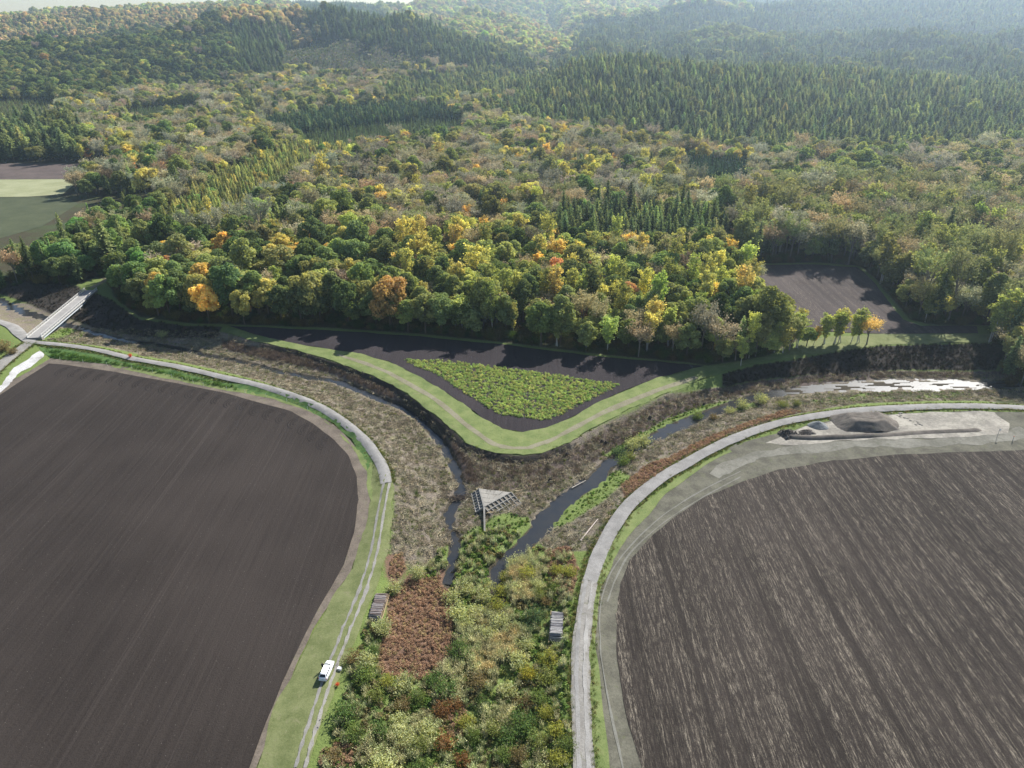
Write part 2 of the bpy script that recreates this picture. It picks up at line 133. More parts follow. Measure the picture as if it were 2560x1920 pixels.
O = {
 "FIELD_L": [[-44.06,78.72],[-44.05,87.58],[-43.48,98.88],[-42.16,109.53],[-40.49,118.89],[-38.95,129.36],[-38.81,141.16],[-40.1,154.57],[-42.91,165.31],[-47.38,175.96],[-53.39,184.98],[-61.41,193.86],[-70.9,202.18],[-83.31,208.48],[-98.14,215.76],[-116.73,222.74],[-139.98,230.84],[-161.59,237.04],[-170.11,238.63],[-172.3,214.05],[-175.99,184.93]],
 "VERGE_L": [[-176.16,220.14],[-173.74,231.97],[-171.96,243.36],[-160.32,240.97],[-146.92,238.16],[-128.87,231.92],[-108.79,223.01],[-92.18,216.7],[-77.91,210.95],[-65.06,202.69],[-55.74,194.31],[-48.5,184.88],[-43.21,175.85],[-39.07,165.26],[-37.3,154.54],[-36.27,142.87],[-36.34,134.19],[-37.02,126.18],[-38.96,118.85],[-40.9,109.5],[-42.22,98.86],[-42.96,87.56],[-43.04,78.7]],
 "ROAD_L": [[-186.92,256.26],[-178.23,254.81],[-167.96,252.43],[-155.0,247.93],[-139.59,241.13],[-121.48,234.65],[-103.51,226.69],[-86.62,219.55],[-71.65,211.07],[-60.38,202.35],[-50.92,192.46],[-43.39,182.56],[-38.5,173.85],[-35.55,166.98],[-33.84,160.9]],
 "TRACK_L": [[-33.84,160.9],[-33.26,147.38],[-32.46,133.13],[-32.67,120.74],[-33.81,109.86],[-34.56,100.28],[-35.03,92.75],[-35.25,85.01],[-35.41,78.18]],
 "GRASS_OUT_L": [[-32.0,160.95],[-29.59,147.74],[-29.08,135.14],[-29.62,125.57],[-30.42,118.19],[-31.31,110.16],[-32.43,101.64],[-33.22,92.94],[-33.74,86.1],[-34.21,78.27]],
 "STREAM_L": [[-252.42,319.38],[-236.9,313.88],[-223.96,303.33],[-213.54,296.41],[-203.18,290.88],[-195.21,285.66],[-178.92,277.41],[-163.0,268.79],[-153.7,265.06],[-143.08,262.06],[-130.11,257.45],[-118.96,252.03],[-106.53,247.16],[-95.67,242.3],[-85.37,236.63],[-73.73,232.22],[-62.48,228.99],[-55.38,223.9],[-48.14,217.79],[-41.47,212.74],[-37.29,210.73],[-30.5,202.96],[-24.75,193.34],[-19.93,183.95],[-16.44,174.01],[-14.63,166.86],[-14.05,161.71],[-14.44,158.04],[-15.71,155.0],[-16.82,150.54],[-15.51,145.91],[-14.27,141.73],[-13.85,137.41],[-13.91,133.58],[-14.02,129.08],[-14.38,125.52]],
 "STREAM_R": [[188.77,226.01],[167.74,226.33],[153.01,226.35],[138.26,226.35],[126.47,225.62],[112.86,224.25],[98.79,221.3],[84.91,217.99],[69.76,208.71],[59.04,202.04],[50.25,195.52],[41.71,188.23],[33.61,181.07],[28.58,175.96],[24.07,169.01],[19.08,162.74],[13.91,157.49],[9.9,151.45],[6.3,144.44],[2.14,137.33],[-1.55,133.73],[-3.58,130.06],[-3.62,126.63],[-2.69,121.54]],
 "STRIP_OUT": [[-116.64,267.52],[-98.07,255.86],[-81.93,249.18],[-69.52,241.22],[-53.9,231.03],[-40.68,219.92],[-31.35,208.22],[-23.5,197.41],[-17.77,188.81],[-13.84,181.98],[-8.9,178.03],[-2.8,175.69],[3.19,174.67],[8.55,176.07],[16.99,181.96],[27.82,192.96],[39.53,204.0],[51.89,213.76],[62.99,221.61],[74.59,229.44],[86.03,235.02],[100.94,239.77],[115.16,241.45]],
 "TRI_DARK": [[-116.69,273.0],[-75.89,268.61],[-37.77,262.38],[-1.07,253.25],[33.35,242.55],[62.98,236.47],[69.23,234.42],[61.73,230.67],[50.82,225.07],[39.91,216.9],[29.48,207.9],[19.59,197.97],[10.48,189.87],[3.37,187.65],[-2.97,189.87],[-8.84,195.6],[-16.01,206.29],[-24.45,216.22],[-33.56,226.92],[-45.11,238.49],[-60.32,246.75],[-71.58,250.19],[-91.42,257.75]],
 "CROP": [[-40.58,240.11],[-24.79,238.89],[-1.0,232.2],[15.33,227.29],[29.47,222.18],[36.83,219.69],[30.03,212.83],[21.62,204.71],[13.7,197.07],[9.24,194.72],[2.04,197.07],[-5.31,200.07],[-11.55,207.9],[-19.09,217.94],[-27.22,228.78],[-37.17,236.1]],
 "ROAD_R": [[11.88,76.8],[12.56,87.21],[12.97,95.06],[13.8,103.78],[15.14,112.52],[17.32,122.97],[20.09,131.54],[24.61,141.85],[30.7,152.27],[39.54,162.67],[48.89,170.96],[58.77,179.11],[68.87,186.11],[82.46,193.45],[95.7,198.09],[110.46,201.8],[126.3,203.87],[142.01,205.15],[156.8,204.75],[165.45,203.73],[191.41,200.79]],
 "FIELD_R": [[21.64,78.72],[20.68,89.5],[20.93,102.25],[22.01,113.4],[24.31,123.21],[27.63,130.94],[33.01,138.49],[40.24,146.67],[52.03,156.62],[62.39,162.84],[74.44,168.73],[91.9,173.48],[113.31,176.68],[134.32,178.2],[149.94,178.95],[176.87,180.92]],
 "GREEN_R": [[13.11,76.82],[13.9,87.33],[14.56,97.01],[15.67,106.7],[17.03,115.68],[18.2,121.32],[21.1,129.72],[25.17,138.88],[31.21,149.05],[39.34,157.84],[48.0,166.59],[57.61,174.2],[68.72,182.41],[63.96,177.99],[55.71,171.84],[40.96,156.64],[33.37,146.31],[27.16,136.95],[22.8,128.71],[19.99,122.62],[18.09,114.45],[16.84,104.35],[16.87,97.09],[16.52,89.28],[16.31,78.53],[16.26,76.83]],
 "SAND": [[74.54,181.67],[81.99,187.54],[90.64,192.0],[100.71,195.74],[116.79,199.19],[132.46,201.04],[147.61,201.64],[154.31,200.43],[155.09,194.02],[150.03,188.13],[138.65,185.94],[117.22,184.89],[95.84,183.54],[80.98,180.45]],
 "TERR_EDGE": [[115.16,241.45],[131.13,246.79],[139.41,249.72],[157.73,251.16],[181.08,251.89],[203.04,250.3]],
 "TERR_FOOT": [[72.84,221.53],[87.49,227.4],[105.33,231.35],[125.15,234.98],[142.53,236.14],[159.42,236.15],[175.67,235.07],[192.9,233.22]],
 "BROWN_R": [[120.98,349.56],[153.19,351.59],[172.32,347.01],[171.77,330.2],[166.37,304.17],[161.05,276.19],[165.08,269.11],[187.49,269.12],[183.12,260.92],[140.89,260.92],[118.46,264.25],[103.82,276.24],[110.52,304.23]],
 "GRASS_TR": [[99.47,240.54],[113.55,255.85],[140.68,260.46],[198.85,260.47],[193.42,251.84],[157.89,251.5],[139.56,250.06],[131.28,247.15],[117.38,242.83]],
 "BENCH": [[-180.33,251.94],[-164.96,246.51],[-150.05,241.13],[-129.57,233.62],[-109.77,225.68],[-92.96,219.19],[-78.48,213.1],[-65.17,204.5],[-55.68,195.52],[-47.51,185.66],[-41.49,175.36],[-37.43,164.8],[-34.87,154.0]],
 "far_brown": [[-500.23,652.27],[-426.88,652.6],[-373.15,658.79],[-325.91,661.74],[-312.97,636.72],[-319.43,587.75],[-372.12,585.85],[-451.89,583.6]],
 "far_pale": [[-450.59,581.75],[-407.79,583.79],[-348.1,585.89],[-338.96,565.7],[-327.33,528.9],[-347.93,521.12],[-405.16,517.45]],
 "far_dark": [[-404.16,516.02],[-347.01,519.59],[-326.58,525.76],[-299.41,498.99],[-288.14,436.02],[-296.96,409.78],[-305.98,376.96]],
 "zones": {
  "spruce_pocket": [[143.0,640.2],[174.2,614.9],[193.9,603.7],[159.4,489.6],[124.8,485.2],[128.6,554.0]],
  "larch_hill": [[-26.7,958.5],[-4.0,1095.0],[16.5,1148.4],[65.9,1182.8],[125.3,1588.6],[178.4,1653.1],[323.2,1876.8],[409.1,1769.1],[479.0,1648.0],[526.8,1570.9],[601.6,1582.4],[620.8,1459.9],[675.4,1435.7],[565.3,1096.5],[743.6,1325.9],[769.6,1261.8],[786.2,1192.7],[766.2,1098.9],[802.0,1090.5],[845.0,1092.1],[550.1,689.6],[526.7,693.9],[502.4,697.2],[477.2,699.9],[440.4,689.1],[404.2,678.1],[369.0,667.3],[343.4,665.4],[317.9,663.6],[292.5,661.7],[267.1,659.6],[241.8,657.3],[217.3,666.1],[192.3,675.5],[166.6,684.5],[135.6,751.0],[105.6,787.4],[72.0,819.0],[40.5,841.0],[7.3,854.1]],
  "young_larch": [[-203.7,403.6],[-217.0,481.6],[-221.6,562.6],[-216.8,613.1],[-211.2,672.7],[-199.8,725.9],[-186.8,788.1],[-151.8,781.7],[-141.0,655.0],[-152.6,599.7],[-162.5,552.4],[-163.2,466.4],[-162.1,411.8],[-176.7,394.9]],
  "conifer_row": [[20.1,420.9],[37.0,429.7],[54.6,438.8],[75.2,435.6],[95.0,430.2],[109.0,419.4],[122.4,409.2],[112.8,368.6],[91.6,367.5],[70.2,365.2],[54.5,367.0],[38.8,369.5],[22.8,371.2]],
  "conifer_row2": [[-109.2,789.7],[-77.0,867.0],[-52.9,818.0],[-63.7,707.9],[-84.5,662.1]],
  "spruce_rows": [[-289.2,886.7],[-268.2,938.5],[-242.4,987.3],[-201.6,1040.9],[-153.0,1076.7],[-88.1,999.2],[-55.9,868.1],[-85.6,845.3],[-110.3,797.7],[-134.6,767.5],[-157.3,739.6],[-177.9,711.0],[-210.0,733.0],[-251.6,781.0]],
  "mid_larch": [[-200.7,1320.3],[-148.4,1383.3],[-90.0,1435.9],[-23.1,1503.4],[48.4,1517.6],[91.9,1163.5],[76.9,1041.1],[38.3,1085.1],[-4.2,1153.0],[-44.5,1019.3],[-90.8,1082.9],[-131.2,1057.5],[-191.8,1118.4]],
  "dark_block": [[-599.5,1663.0],[-532.3,1694.7],[-496.9,1777.0],[-471.6,1735.9],[-398.7,1355.3],[-473.7,1365.8]],
  "ridge_conifer": [[-1325.4,4800.0],[-1152.0,4800.0],[-984.9,4800.0],[-638.9,3908.1],[-209.3,1686.2],[-209.2,2479.7],[-80.0,2085.4],[16.8,2051.9],[60.4,1738.0],[47.7,1494.4],[-14.2,1507.3],[-73.4,1445.1],[-133.3,1448.7],[-212.6,1503.8],[-291.7,1533.6],[-399.4,1702.1],[-466.2,1814.1]],
  "clearing": [[-493.9,1725.4],[-376.1,1675.9],[-277.4,1553.6],[-205.1,1547.0],[-126.7,1470.8],[-208.8,1373.1],[-264.2,1364.7],[-333.1,1416.8],[-386.2,1396.6],[-422.7,1446.5]],
  "left_larch": [[-608.5,827.4],[-581.8,836.6],[-554.6,846.1],[-527.5,856.9],[-495.9,861.3],[-400.5,705.7],[-371.6,604.5],[-397.5,601.7],[-423.5,599.5],[-449.4,597.3]],
  "hollow_a": [[-773.4,1099.2],[-726.1,1089.4],[-693.6,1101.9],[-628.8,1068.2],[-548.3,902.9],[-540.0,825.5],[-572.8,799.0]],
  "hollow_b": [[-513.2,1026.2],[-483.3,1064.5],[-444.2,1088.4],[-394.3,974.3],[-406.0,916.9],[-416.4,865.7],[-459.0,900.4]],
  "hollow_c": [[-223.9,799.2],[-193.2,831.0],[-159.6,862.3],[-124.3,901.2],[-89.7,913.8],[-52.5,898.1],[-49.8,762.9],[-77.2,753.5],[-102.6,734.3],[-126.8,715.9],[-149.9,698.3],[-193.8,700.7]],
  "oak_hill": [[-1272.7,1730.2],[-1216.4,1754.1],[-1178.2,1808.7],[-1177.4,1931.5],[-1132.8,1994.9],[-1058.7,2028.1],[-960.6,2016.4],[-938.0,2176.6],[-899.5,2273.3],[-601.5,1668.3],[-478.0,1378.8],[-439.5,1354.1],[-487.3,1307.5],[-552.8,1313.1],[-569.7,1228.5],[-579.9,1144.4],[-607.4,1104.5],[-633.7,1072.2],[-672.2,1063.2],[-719.3,1068.0],[-778.6,1089.4],[-807.5,1068.0]],
  "left_green": [[-271.5,327.0],[-266.1,342.8],[-259.8,359.6],[-260.1,383.4],[-256.2,409.7],[-254.6,459.3],[-239.8,491.9],[-197.8,438.4],[-184.2,363.9],[-168.9,315.5],[-173.8,296.1],[-188.3,299.0],[-202.2,300.5],[-216.4,302.3],[-227.4,299.6],[-232.0,289.2],[-245.3,290.2]],
  "oak_front": [[-187.2,335.3],[-183.6,359.4],[-167.9,364.4],[-151.8,369.6],[-132.1,368.4],[-112.2,366.3],[-98.3,368.5],[-84.1,370.6],[-59.1,349.1],[-51.0,294.5],[-44.8,252.8],[-57.8,251.6],[-70.6,250.5],[-81.6,251.0],[-93.3,253.3],[-105.7,256.9],[-117.7,258.9],[-135.2,266.7],[-153.7,275.1]],
  "yellow_mid": [[-62.7,358.2],[-49.7,367.6],[-36.2,379.2],[-19.4,380.1],[-2.5,381.4],[14.5,383.5],[31.6,384.4],[48.7,384.8],[64.9,384.4],[81.2,384.0],[97.0,382.2],[112.6,380.3],[110.1,336.5],[107.8,300.3],[94.5,256.8],[79.4,253.2],[64.7,249.5],[52.3,247.6],[40.0,245.6],[27.8,243.5],[15.8,241.3],[5.7,242.2],[-4.4,243.1],[-14.6,244.0],[-24.9,244.8],[-35.2,245.7],[-44.0,272.8],[-54.7,305.8]],
  "bare_mid": [[-98.2,506.2],[-82.2,545.8],[-63.9,591.7],[-42.5,645.0],[-11.7,728.2],[27.5,832.0],[60.7,799.3],[92.1,773.6],[121.4,747.9],[149.0,723.9],[124.8,499.9],[128.7,442.1],[111.5,441.4],[94.6,441.2],[77.6,441.4],[60.4,439.4],[43.3,437.4],[26.3,435.4],[7.5,423.5],[-10.5,411.5],[-27.5,400.6],[-49.1,395.6],[-70.3,391.7]],
  "right_bare": [[138.5,478.8],[163.7,491.7],[190.8,506.9],[211.8,508.4],[232.9,509.8],[254.1,511.3],[275.5,512.8],[296.9,514.3],[318.5,515.8],[340.1,517.3],[361.9,518.8],[383.8,520.3],[405.4,521.2],[426.5,521.6],[359.5,431.8],[311.1,367.1],[275.3,318.9],[246.6,280.3],[224.0,249.8],[211.9,249.8],[199.4,249.3],[187.5,249.6],[175.5,249.7],[162.4,251.4],[149.5,253.5],[155.3,284.8],[162.4,323.4],[150.2,325.2],[137.9,327.0],[125.4,328.8],[113.2,331.8],[123.7,393.1]],
  "right_green": [[212.0,638.9],[248.5,652.3],[286.3,665.8],[311.7,661.0],[336.6,656.1],[361.2,651.2],[383.7,648.1],[405.9,644.8],[427.8,641.4],[449.2,637.7],[470.2,633.8],[375.2,495.8],[356.5,496.0],[337.7,496.2],[318.9,496.3],[300.1,496.4],[281.3,496.5],[262.5,496.6],[243.6,496.7],[224.8,496.7],[205.9,496.7],[187.0,496.7],[178.5,530.6]],
  "far_oak_bump": [[472.7,2177.4],[650.4,2718.2],[740.0,2707.1],[821.4,2661.3],[728.1,2113.5],[680.4,1999.9],[535.7,1938.4],[469.5,2097.1]],
  "open_valley": [[-281.26,291.52],[-250.91,316.3],[-230.94,327.31],[-205.01,324.42],[-202.5,334.41],[-193.53,330.01],[-180.45,308.06],[-157.0,282.38],[-130.57,274.63],[-119.18,274.7],[-76.47,271.1],[-38.05,264.78],[-1.08,255.44],[33.58,244.59],[63.22,237.6],[70.92,234.57],[83.34,237.34],[94.63,241.23],[101.72,247.26],[114.23,257.69],[99.82,269.3],[107.57,304.66],[118.6,351.71],[154.4,354.79],[175.27,349.51],[173.99,330.22],[168.85,304.17],[163.91,276.19],[169.33,270.11],[193.4,269.63],[182.16,250.62],[184.12,246.18],[177.63,235.58],[159.44,208.68],[179.14,204.33],[218.94,198.26],[115.84,70.0],[-132.28,70.0],[-286.05,274.06]],
  "far_field_clear": [[-404.7,511.4],[-382.8,513.5],[-360.2,514.9],[-337.3,516.1],[-316.6,516.2],[-295.2,515.2],[-272.4,511.4],[-250.3,508.3],[-232.2,479.8],[-238.6,440.8],[-251.0,421.4],[-241.0,390.8],[-239.8,354.8],[-241.5,335.9],[-251.2,323.8],[-255.0,306.0],[-312.7,385.1]],
  "far_fields": [[-646.35,643.75],[-325.91,661.74],[-311.92,634.41],[-317.52,583.91],[-334.3,560.42],[-298.52,496.16],[-286.62,433.47],[-295.65,407.72],[-334.93,306.55]]}}
FIELD_L_POLY = [[-44.07,66.0],[-44.06,78.72],[-44.05,87.58],[-43.48,98.88],[-42.16,109.53],[-40.49,118.89],[-38.95,129.36],[-38.81,141.16],[-40.1,154.57],[-42.91,165.31],[-47.38,175.96],[-53.39,184.98],[-61.41,193.86],[-70.9,202.18],[-83.31,208.48],[-98.14,215.76],[-116.73,222.74],[-139.98,230.84],[-161.59,237.04],[-170.11,238.63],[-172.3,214.05],[-175.99,184.93],[-330.0,144.93],[-330.0,66.0]]
VERGE_POLY = [[-320.0,145.14],[-176.16,220.14],[-173.74,231.97],[-171.96,243.36],[-160.32,240.97],[-146.92,238.16],[-128.87,231.92],[-108.79,223.01],[-92.18,216.7],[-77.91,210.95],[-65.06,202.69],[-55.74,194.31],[-48.5,184.88],[-43.21,175.85],[-39.07,165.26],[-37.3,154.54],[-36.27,142.87],[-36.34,134.19],[-37.02,126.18],[-38.96,118.85],[-40.9,109.5],[-42.22,98.86],[-42.96,87.56],[-43.04,78.7],[-43.15,66.0],[-320.0,66.0]]
SLOPE_POLY = [[-180.89,252.39],[-166.23,249.04],[-153.3,244.37],[-138.01,237.49],[-119.99,230.81],[-102.36,223.24],[-87.56,218.99],[-76.06,212.91],[-64.35,205.1],[-54.75,195.5],[-47.73,186.97],[-42.81,179.12],[-39.32,171.41],[-39.07,165.26],[-43.21,175.85],[-48.5,184.88],[-55.74,194.31],[-65.06,202.69],[-77.91,210.95],[-92.18,216.7],[-108.79,223.01],[-128.87,231.92],[-146.92,238.16],[-160.32,240.97],[-171.96,243.36]]
BENCH_POLY = [[-147.66,239.73],[-129.22,232.78],[-109.47,224.84],[-86.8,216.24],[-75.38,210.18],[-66.1,203.86],[-58.68,196.41],[-51.4,187.41],[-45.32,179.9],[-39.76,171.61],[-37.88,162.85],[-36.68,151.78],[-38.69,159.59],[-40.86,168.05],[-44.03,175.22],[-47.7,181.55],[-53.97,190.17],[-60.8,197.95],[-68.4,204.58],[-77.33,209.44],[-86.04,213.71],[-108.14,221.32],[-127.39,228.59],[-145.98,236.24]]
GRASS_L_POLY = [[-39.29,172.91],[-36.02,170.7],[-32.96,164.07],[-32.0,160.95],[-29.59,147.74],[-29.08,135.14],[-29.62,125.57],[-30.42,118.19],[-31.31,110.16],[-32.43,101.64],[-33.22,92.94],[-33.74,86.1],[-34.21,78.27],[-34.95,66.0],[-43.15,66.0],[-43.04,78.7],[-42.96,87.56],[-42.22,98.86],[-40.9,109.5],[-38.96,118.85],[-37.02,126.18],[-36.34,134.19],[-36.27,142.87],[-37.3,154.54],[-39.07,165.26]]
FIELD_R_POLY = [[22.77,66.0],[21.64,78.72],[20.68,89.5],[20.93,102.25],[22.01,113.4],[24.31,123.21],[27.63,130.94],[33.01,138.49],[40.24,146.67],[52.03,156.62],[62.39,162.84],[74.44,168.73],[91.9,173.48],[113.31,176.68],[134.32,178.2],[149.94,178.95],[176.87,180.92],[320.0,170.92],[320.0,66.0]]
VERGE_R_POLY = [[14.53,66.0],[14.88,76.83],[15.22,87.34],[15.64,97.08],[17.37,113.11],[19.69,123.64],[23.99,133.88],[30.8,146.3],[39.85,157.25],[50.81,167.61],[66.15,181.1],[75.65,185.31],[92.7,193.77],[117.02,199.72],[147.77,201.93],[189.57,198.32],[174.07,177.15],[112.37,174.73],[76.25,166.45],[46.75,149.58],[32.29,134.24],[26.37,120.31],[23.1,104.62],[22.61,89.51],[22.98,76.99],[23.3,66.0]]
STRIP_POLY = [[-116.64,267.52],[-98.07,255.86],[-81.93,249.18],[-69.52,241.22],[-53.9,231.03],[-40.68,219.92],[-31.35,208.22],[-23.5,197.41],[-17.77,188.81],[-13.84,181.98],[-8.9,178.03],[-2.8,175.69],[3.19,174.67],[8.55,176.07],[16.99,181.96],[27.82,192.96],[39.53,204.0],[51.89,213.76],[62.99,221.61],[74.59,229.44],[86.03,235.02],[100.94,239.77],[115.16,241.45],[116.14,244.05],[101.68,242.07],[87.07,238.64],[75.78,234.09],[69.23,234.42],[61.73,230.67],[50.82,225.07],[39.91,216.9],[29.48,207.9],[19.59,197.97],[10.48,189.87],[3.37,187.65],[-2.97,189.87],[-8.84,195.6],[-16.01,206.29],[-24.45,216.22],[-33.56,226.92],[-45.11,238.49],[-60.32,246.75],[-71.58,250.19],[-91.42,257.75],[-116.19,271.57]]
STRIP_PATH_L = [[-65.44,244.66],[-45.89,230.68],[-27.38,211.16],[-14.78,193.28],[-7.72,183.33],[-2.85,179.42],[3.24,178.66],[7.34,180.2],[13.89,185.2],[25.44,196.48],[37.9,207.25],[51.01,216.56],[64.79,225.31]]
GRAVEL_R = [[17.32,122.97],[20.09,131.54],[24.61,141.85],[30.7,152.27],[39.54,162.67],[48.89,170.96],[58.77,179.11],[68.87,186.11],[82.46,193.45],[95.7,198.09],[110.46,201.8],[126.3,203.87],[142.01,205.15],[156.8,204.75],[165.45,203.73],[191.41,200.79]]
DIRT_R = [[11.17,66.0],[11.88,76.8],[12.56,87.21],[12.97,95.06],[13.8,103.78],[15.14,112.52],[17.32,122.97]]
LANE_SW = [[-186.57,256.27],[-186.41,247.83],[-184.82,234.35],[-182.0,215.04],[-178.48,190.33]]
LANE_NW = [[-186.63,256.93],[-195.39,263.9],[-205.05,273.44],[-219.04,281.74],[-252.08,300.38]]
LANE_N = [[-195.93,319.63],[-195.29,329.12],[-195.38,346.21],[-195.09,364.5]]
WHITE_POLY = [[-175.82,210.04],[-176.89,221.34],[-178.37,231.66],[-179.28,239.23],[-180.01,244.45],[-179.12,248.16],[-176.35,245.13],[-175.45,238.87],[-174.74,229.55],[-174.37,222.36],[-173.29,215.64],[-173.54,206.5]]
WHEEL_R = [[[19.32,66.0],[18.58,78.62],[17.98,88.87],[17.56,100.88],[18.0,108.17],[18.95,115.96],[20.89,122.37],[24.07,129.4],[30.86,139.18],[39.48,148.84],[51.37,159.04],[63.81,167.9]],
[[20.6,117.31],[23.35,124.59],[27.97,133.31],[36.05,142.92],[47.64,153.52],[63.06,165.24]]]
GREENS = [[[-5.46,148.79],[-0.72,152.12],[4.08,150.53],[5.15,145.24],[-0.11,136.53],[-5.03,131.57],[-11.53,130.77],[-13.23,139.94],[-11.2,144.68]],
[[9.02,153.69],[23.77,166.33],[31.02,172.46],[33.98,166.59],[23.68,155.0],[14.62,147.35],[9.79,144.53]],
[[25.11,179.39],[34.73,189.69],[46.72,200.94],[64.02,210.94],[81.44,217.07],[81.99,209.1],[62.33,203.36],[45.19,191.79],[31.88,178.52]],
[[94.05,208.96],[107.78,216.16],[123.66,219.81],[143.24,220.51],[156.97,220.68],[157.89,215.73],[122.85,211.83],[106.02,208.53]],
[[-186.89,264.4],[-188.66,277.86],[-181.51,280.61],[-175.18,274.06],[-174.01,259.52],[-178.93,255.98]],
[[-26.52,122.89],[-21.81,126.54],[-16.01,139.33],[-13.35,141.66],[-14.18,123.27],[7.83,126.43],[14.11,133.22],[9.49,78.65],[-33.97,75.96],[-33.14,92.95],[-30.79,107.78]]]
REDS = [[[-27.47,119.32],[-24.01,127.5],[-15.96,131.88],[-12.63,123.34],[-12.35,112.71],[-12.09,102.82],[-18.44,98.14],[-25.56,98.38],[-27.08,104.96],[-26.45,112.71]],
[[29.56,162.39],[37.39,171.6],[46.27,176.81],[59.57,187.22],[73.19,195.48],[89.56,205.0],[92.9,202.08],[77.08,194.31],[63.32,185.87],[48.33,174.25],[36.99,162.27],[29.72,155.21]],
[[8.28,136.81],[13.86,137.11],[15.24,127.49],[12.97,118.35],[8.64,121.59]],
[[-29.85,131.69],[-25.96,134.43],[-24.18,128.85],[-26.52,122.89],[-28.75,125.88]]]
STALKS = [[[-114.93,262.01],[-97.76,254.15],[-81.51,247.04],[-69.14,238.98],[-54.49,229.16],[-41.86,218.6],[-32.94,207.85],[-25.32,197.13],[-19.42,187.51],[-15.33,180.81],[-11.45,174.08],[-9.66,163.45],[-12.99,165.86],[-16.88,178.92],[-22.32,191.12],[-30.29,204.37],[-39.99,213.96],[-50.98,222.74],[-64.79,234.17],[-80.17,241.43],[-96.03,248.08],[-113.24,256.77]],
[[-13.03,179.11],[-8.85,176.2],[3.17,172.4],[17.74,180.23],[28.53,191.01],[40.24,202.04],[52.54,211.58],[62.07,216.81],[72.84,221.53],[87.49,227.4],[105.33,231.35],[125.15,234.98],[175.67,235.07],[192.9,233.22],[190.0,228.23],[173.43,230.87],[140.96,232.42],[114.3,228.15],[85.74,220.97],[67.66,213.15],[49.84,201.56],[29.59,182.42],[17.5,169.0],[8.09,161.82],[-8.23,159.4]]]
W_L = [3.2,3.2,3.2,3.2,3.2,3.2,1.364,1.364,1.364,1.364,1.364,1.364,1.24,1.24,1.24,1.488,1.488,1.488,1.612,1.612,1.8599999999999999,1.8599999999999999,1.8599999999999999,1.8599999999999999,1.8599999999999999,1.8599999999999999,1.8599999999999999,1.364,1.364,1.116,1.116,1.116,1.116,1.116,1.116,1.116]
W_R = [4,5,8,8.5,8,6,4.5,2.6,2.0,3.6,4.2,2.0,1.6,2.6,3.1,3.8,4.3,4.5,4.0,3.2,2.7,2.2,1.8,1.4]
SPOT = {"car_rear":[-35.59,95.08],"car_front":[-35.26,100.99],"person":[-36.32,98.52],"box":[-33.12,98.53],"redbag":[-32.81,94.98],"redsign":[-141.25,241.78],"pileL":[[-30.2,111.86],[-27.4,112.69],[-26.81,120.82],[-29.64,119.48]],"pileR":[[7.4,107.54],[10.03,106.29],[11.35,115.02],[8.4,116.54]],"pole":[[16.61,138.21],[21.61,146.27]],"dam":[-14.47,158.46],"bridge":[[-187.08,259.04],[-194.0,315.01]],"rev":[[-8.76,160.25],[-0.25,158.55],[-6.84,143.89],[-7.24,152.06]],"post1":[145.81,185.52],"post2":[149.53,183.84],"mound":[[102.0,188.39],[101.07,196.7],[119.01,196.07],[118.13,191.18]],"gravelm":[94.66,192.02],"darkm":[89.61,188.39],"darkm2":[83.22,187.02],"berm":[[81.99,187.54],[84.15,185.66],[92.3,185.12],[108.19,186.47],[126.1,188.66],[140.84,189.77],[143.02,190.61]],"stumps":[[27.12,185.54],[28.21,185.17],[15.93,177.51],[44.22,200.44],[64.02,210.94],[10.55,166.03]],"white_heap":[-140.56,266.64],"drift":[[16.43,163.11],[20.58,166.64]]}
FENCE = [[-167.67,241.86],[-158.01,239.83],[-147.72,237.03],[-137.45,234.26],[-128.54,231.19],[-119.85,227.08],[-115.2,224.89],[-110.62,222.73],[-106.27,220.6],[-97.3,217.82],[-90.07,215.07],[-82.2,212.35],[-74.28,208.96],[-65.96,203.3]]
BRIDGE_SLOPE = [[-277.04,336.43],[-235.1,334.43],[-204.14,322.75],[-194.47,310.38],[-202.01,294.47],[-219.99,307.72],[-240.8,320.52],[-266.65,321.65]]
REED_POLYS = [[[-11.85,114.08],[-6.66,117.49],[-0.6,116.22],[2.14,111.3],[1.75,102.7],[-4.21,101.69],[-10.74,103.43]],
[[-8.42,105.09],[-1.96,104.56],[-2.34,98.84],[-7.77,99.44]],
[[-2.33,134.82],[2.72,138.57],[6.46,132.62],[6.77,120.7],[1.42,118.38],[-2.18,122.26]],
[[-5.42,92.03],[0.34,91.41],[0.33,86.06],[-5.06,86.68]],
[[-14.94,102.74],[-9.25,101.69],[-8.06,93.04],[-12.6,92.45]],
[[-25.06,85.37],[-17.34,88.87],[-13.44,83.27],[-19.39,79.67],[-25.58,79.51]]]
TAN_POLYS = [[[-4.39,108.25],[1.83,110.01],[2.03,103.28],[-2.86,102.81]],
[[-0.65,129.71],[3.16,131.59],[4.48,119.53],[0.41,118.48]],
[[-8.02,104.61],[-2.88,103.99],[-3.26,99.97],[-7.34,100.0]]]
RUST_POLYS = [[[-27.26,117.98],[-23.78,125.53],[-15.64,128.06],[-12.69,120.01],[-12.35,110.12],[-12.0,101.66],[-18.44,98.14],[-25.47,98.95],[-26.82,105.01],[-25.98,111.51]],
[[-15.44,94.98],[-10.26,96.16],[-8.15,90.03],[-8.7,85.22],[-13.8,87.0]],
[[29.56,162.39],[37.39,171.6],[46.27,176.81],[59.57,187.22],[73.19,195.48],[89.56,205.0],[92.9,202.08],[77.08,194.31],[63.32,185.87],[48.33,174.25],[36.99,162.27],[29.72,155.21]],
[[8.28,136.81],[13.86,137.11],[15.24,127.49],[12.97,118.35],[8.64,121.59]],
[[-28.19,131.31],[-25.85,133.66],[-24.69,128.72],[-26.69,124.07],[-28.18,126.15]],
[[-33.03,81.69],[-28.03,84.07],[-24.0,79.32],[-32.29,78.49]]]
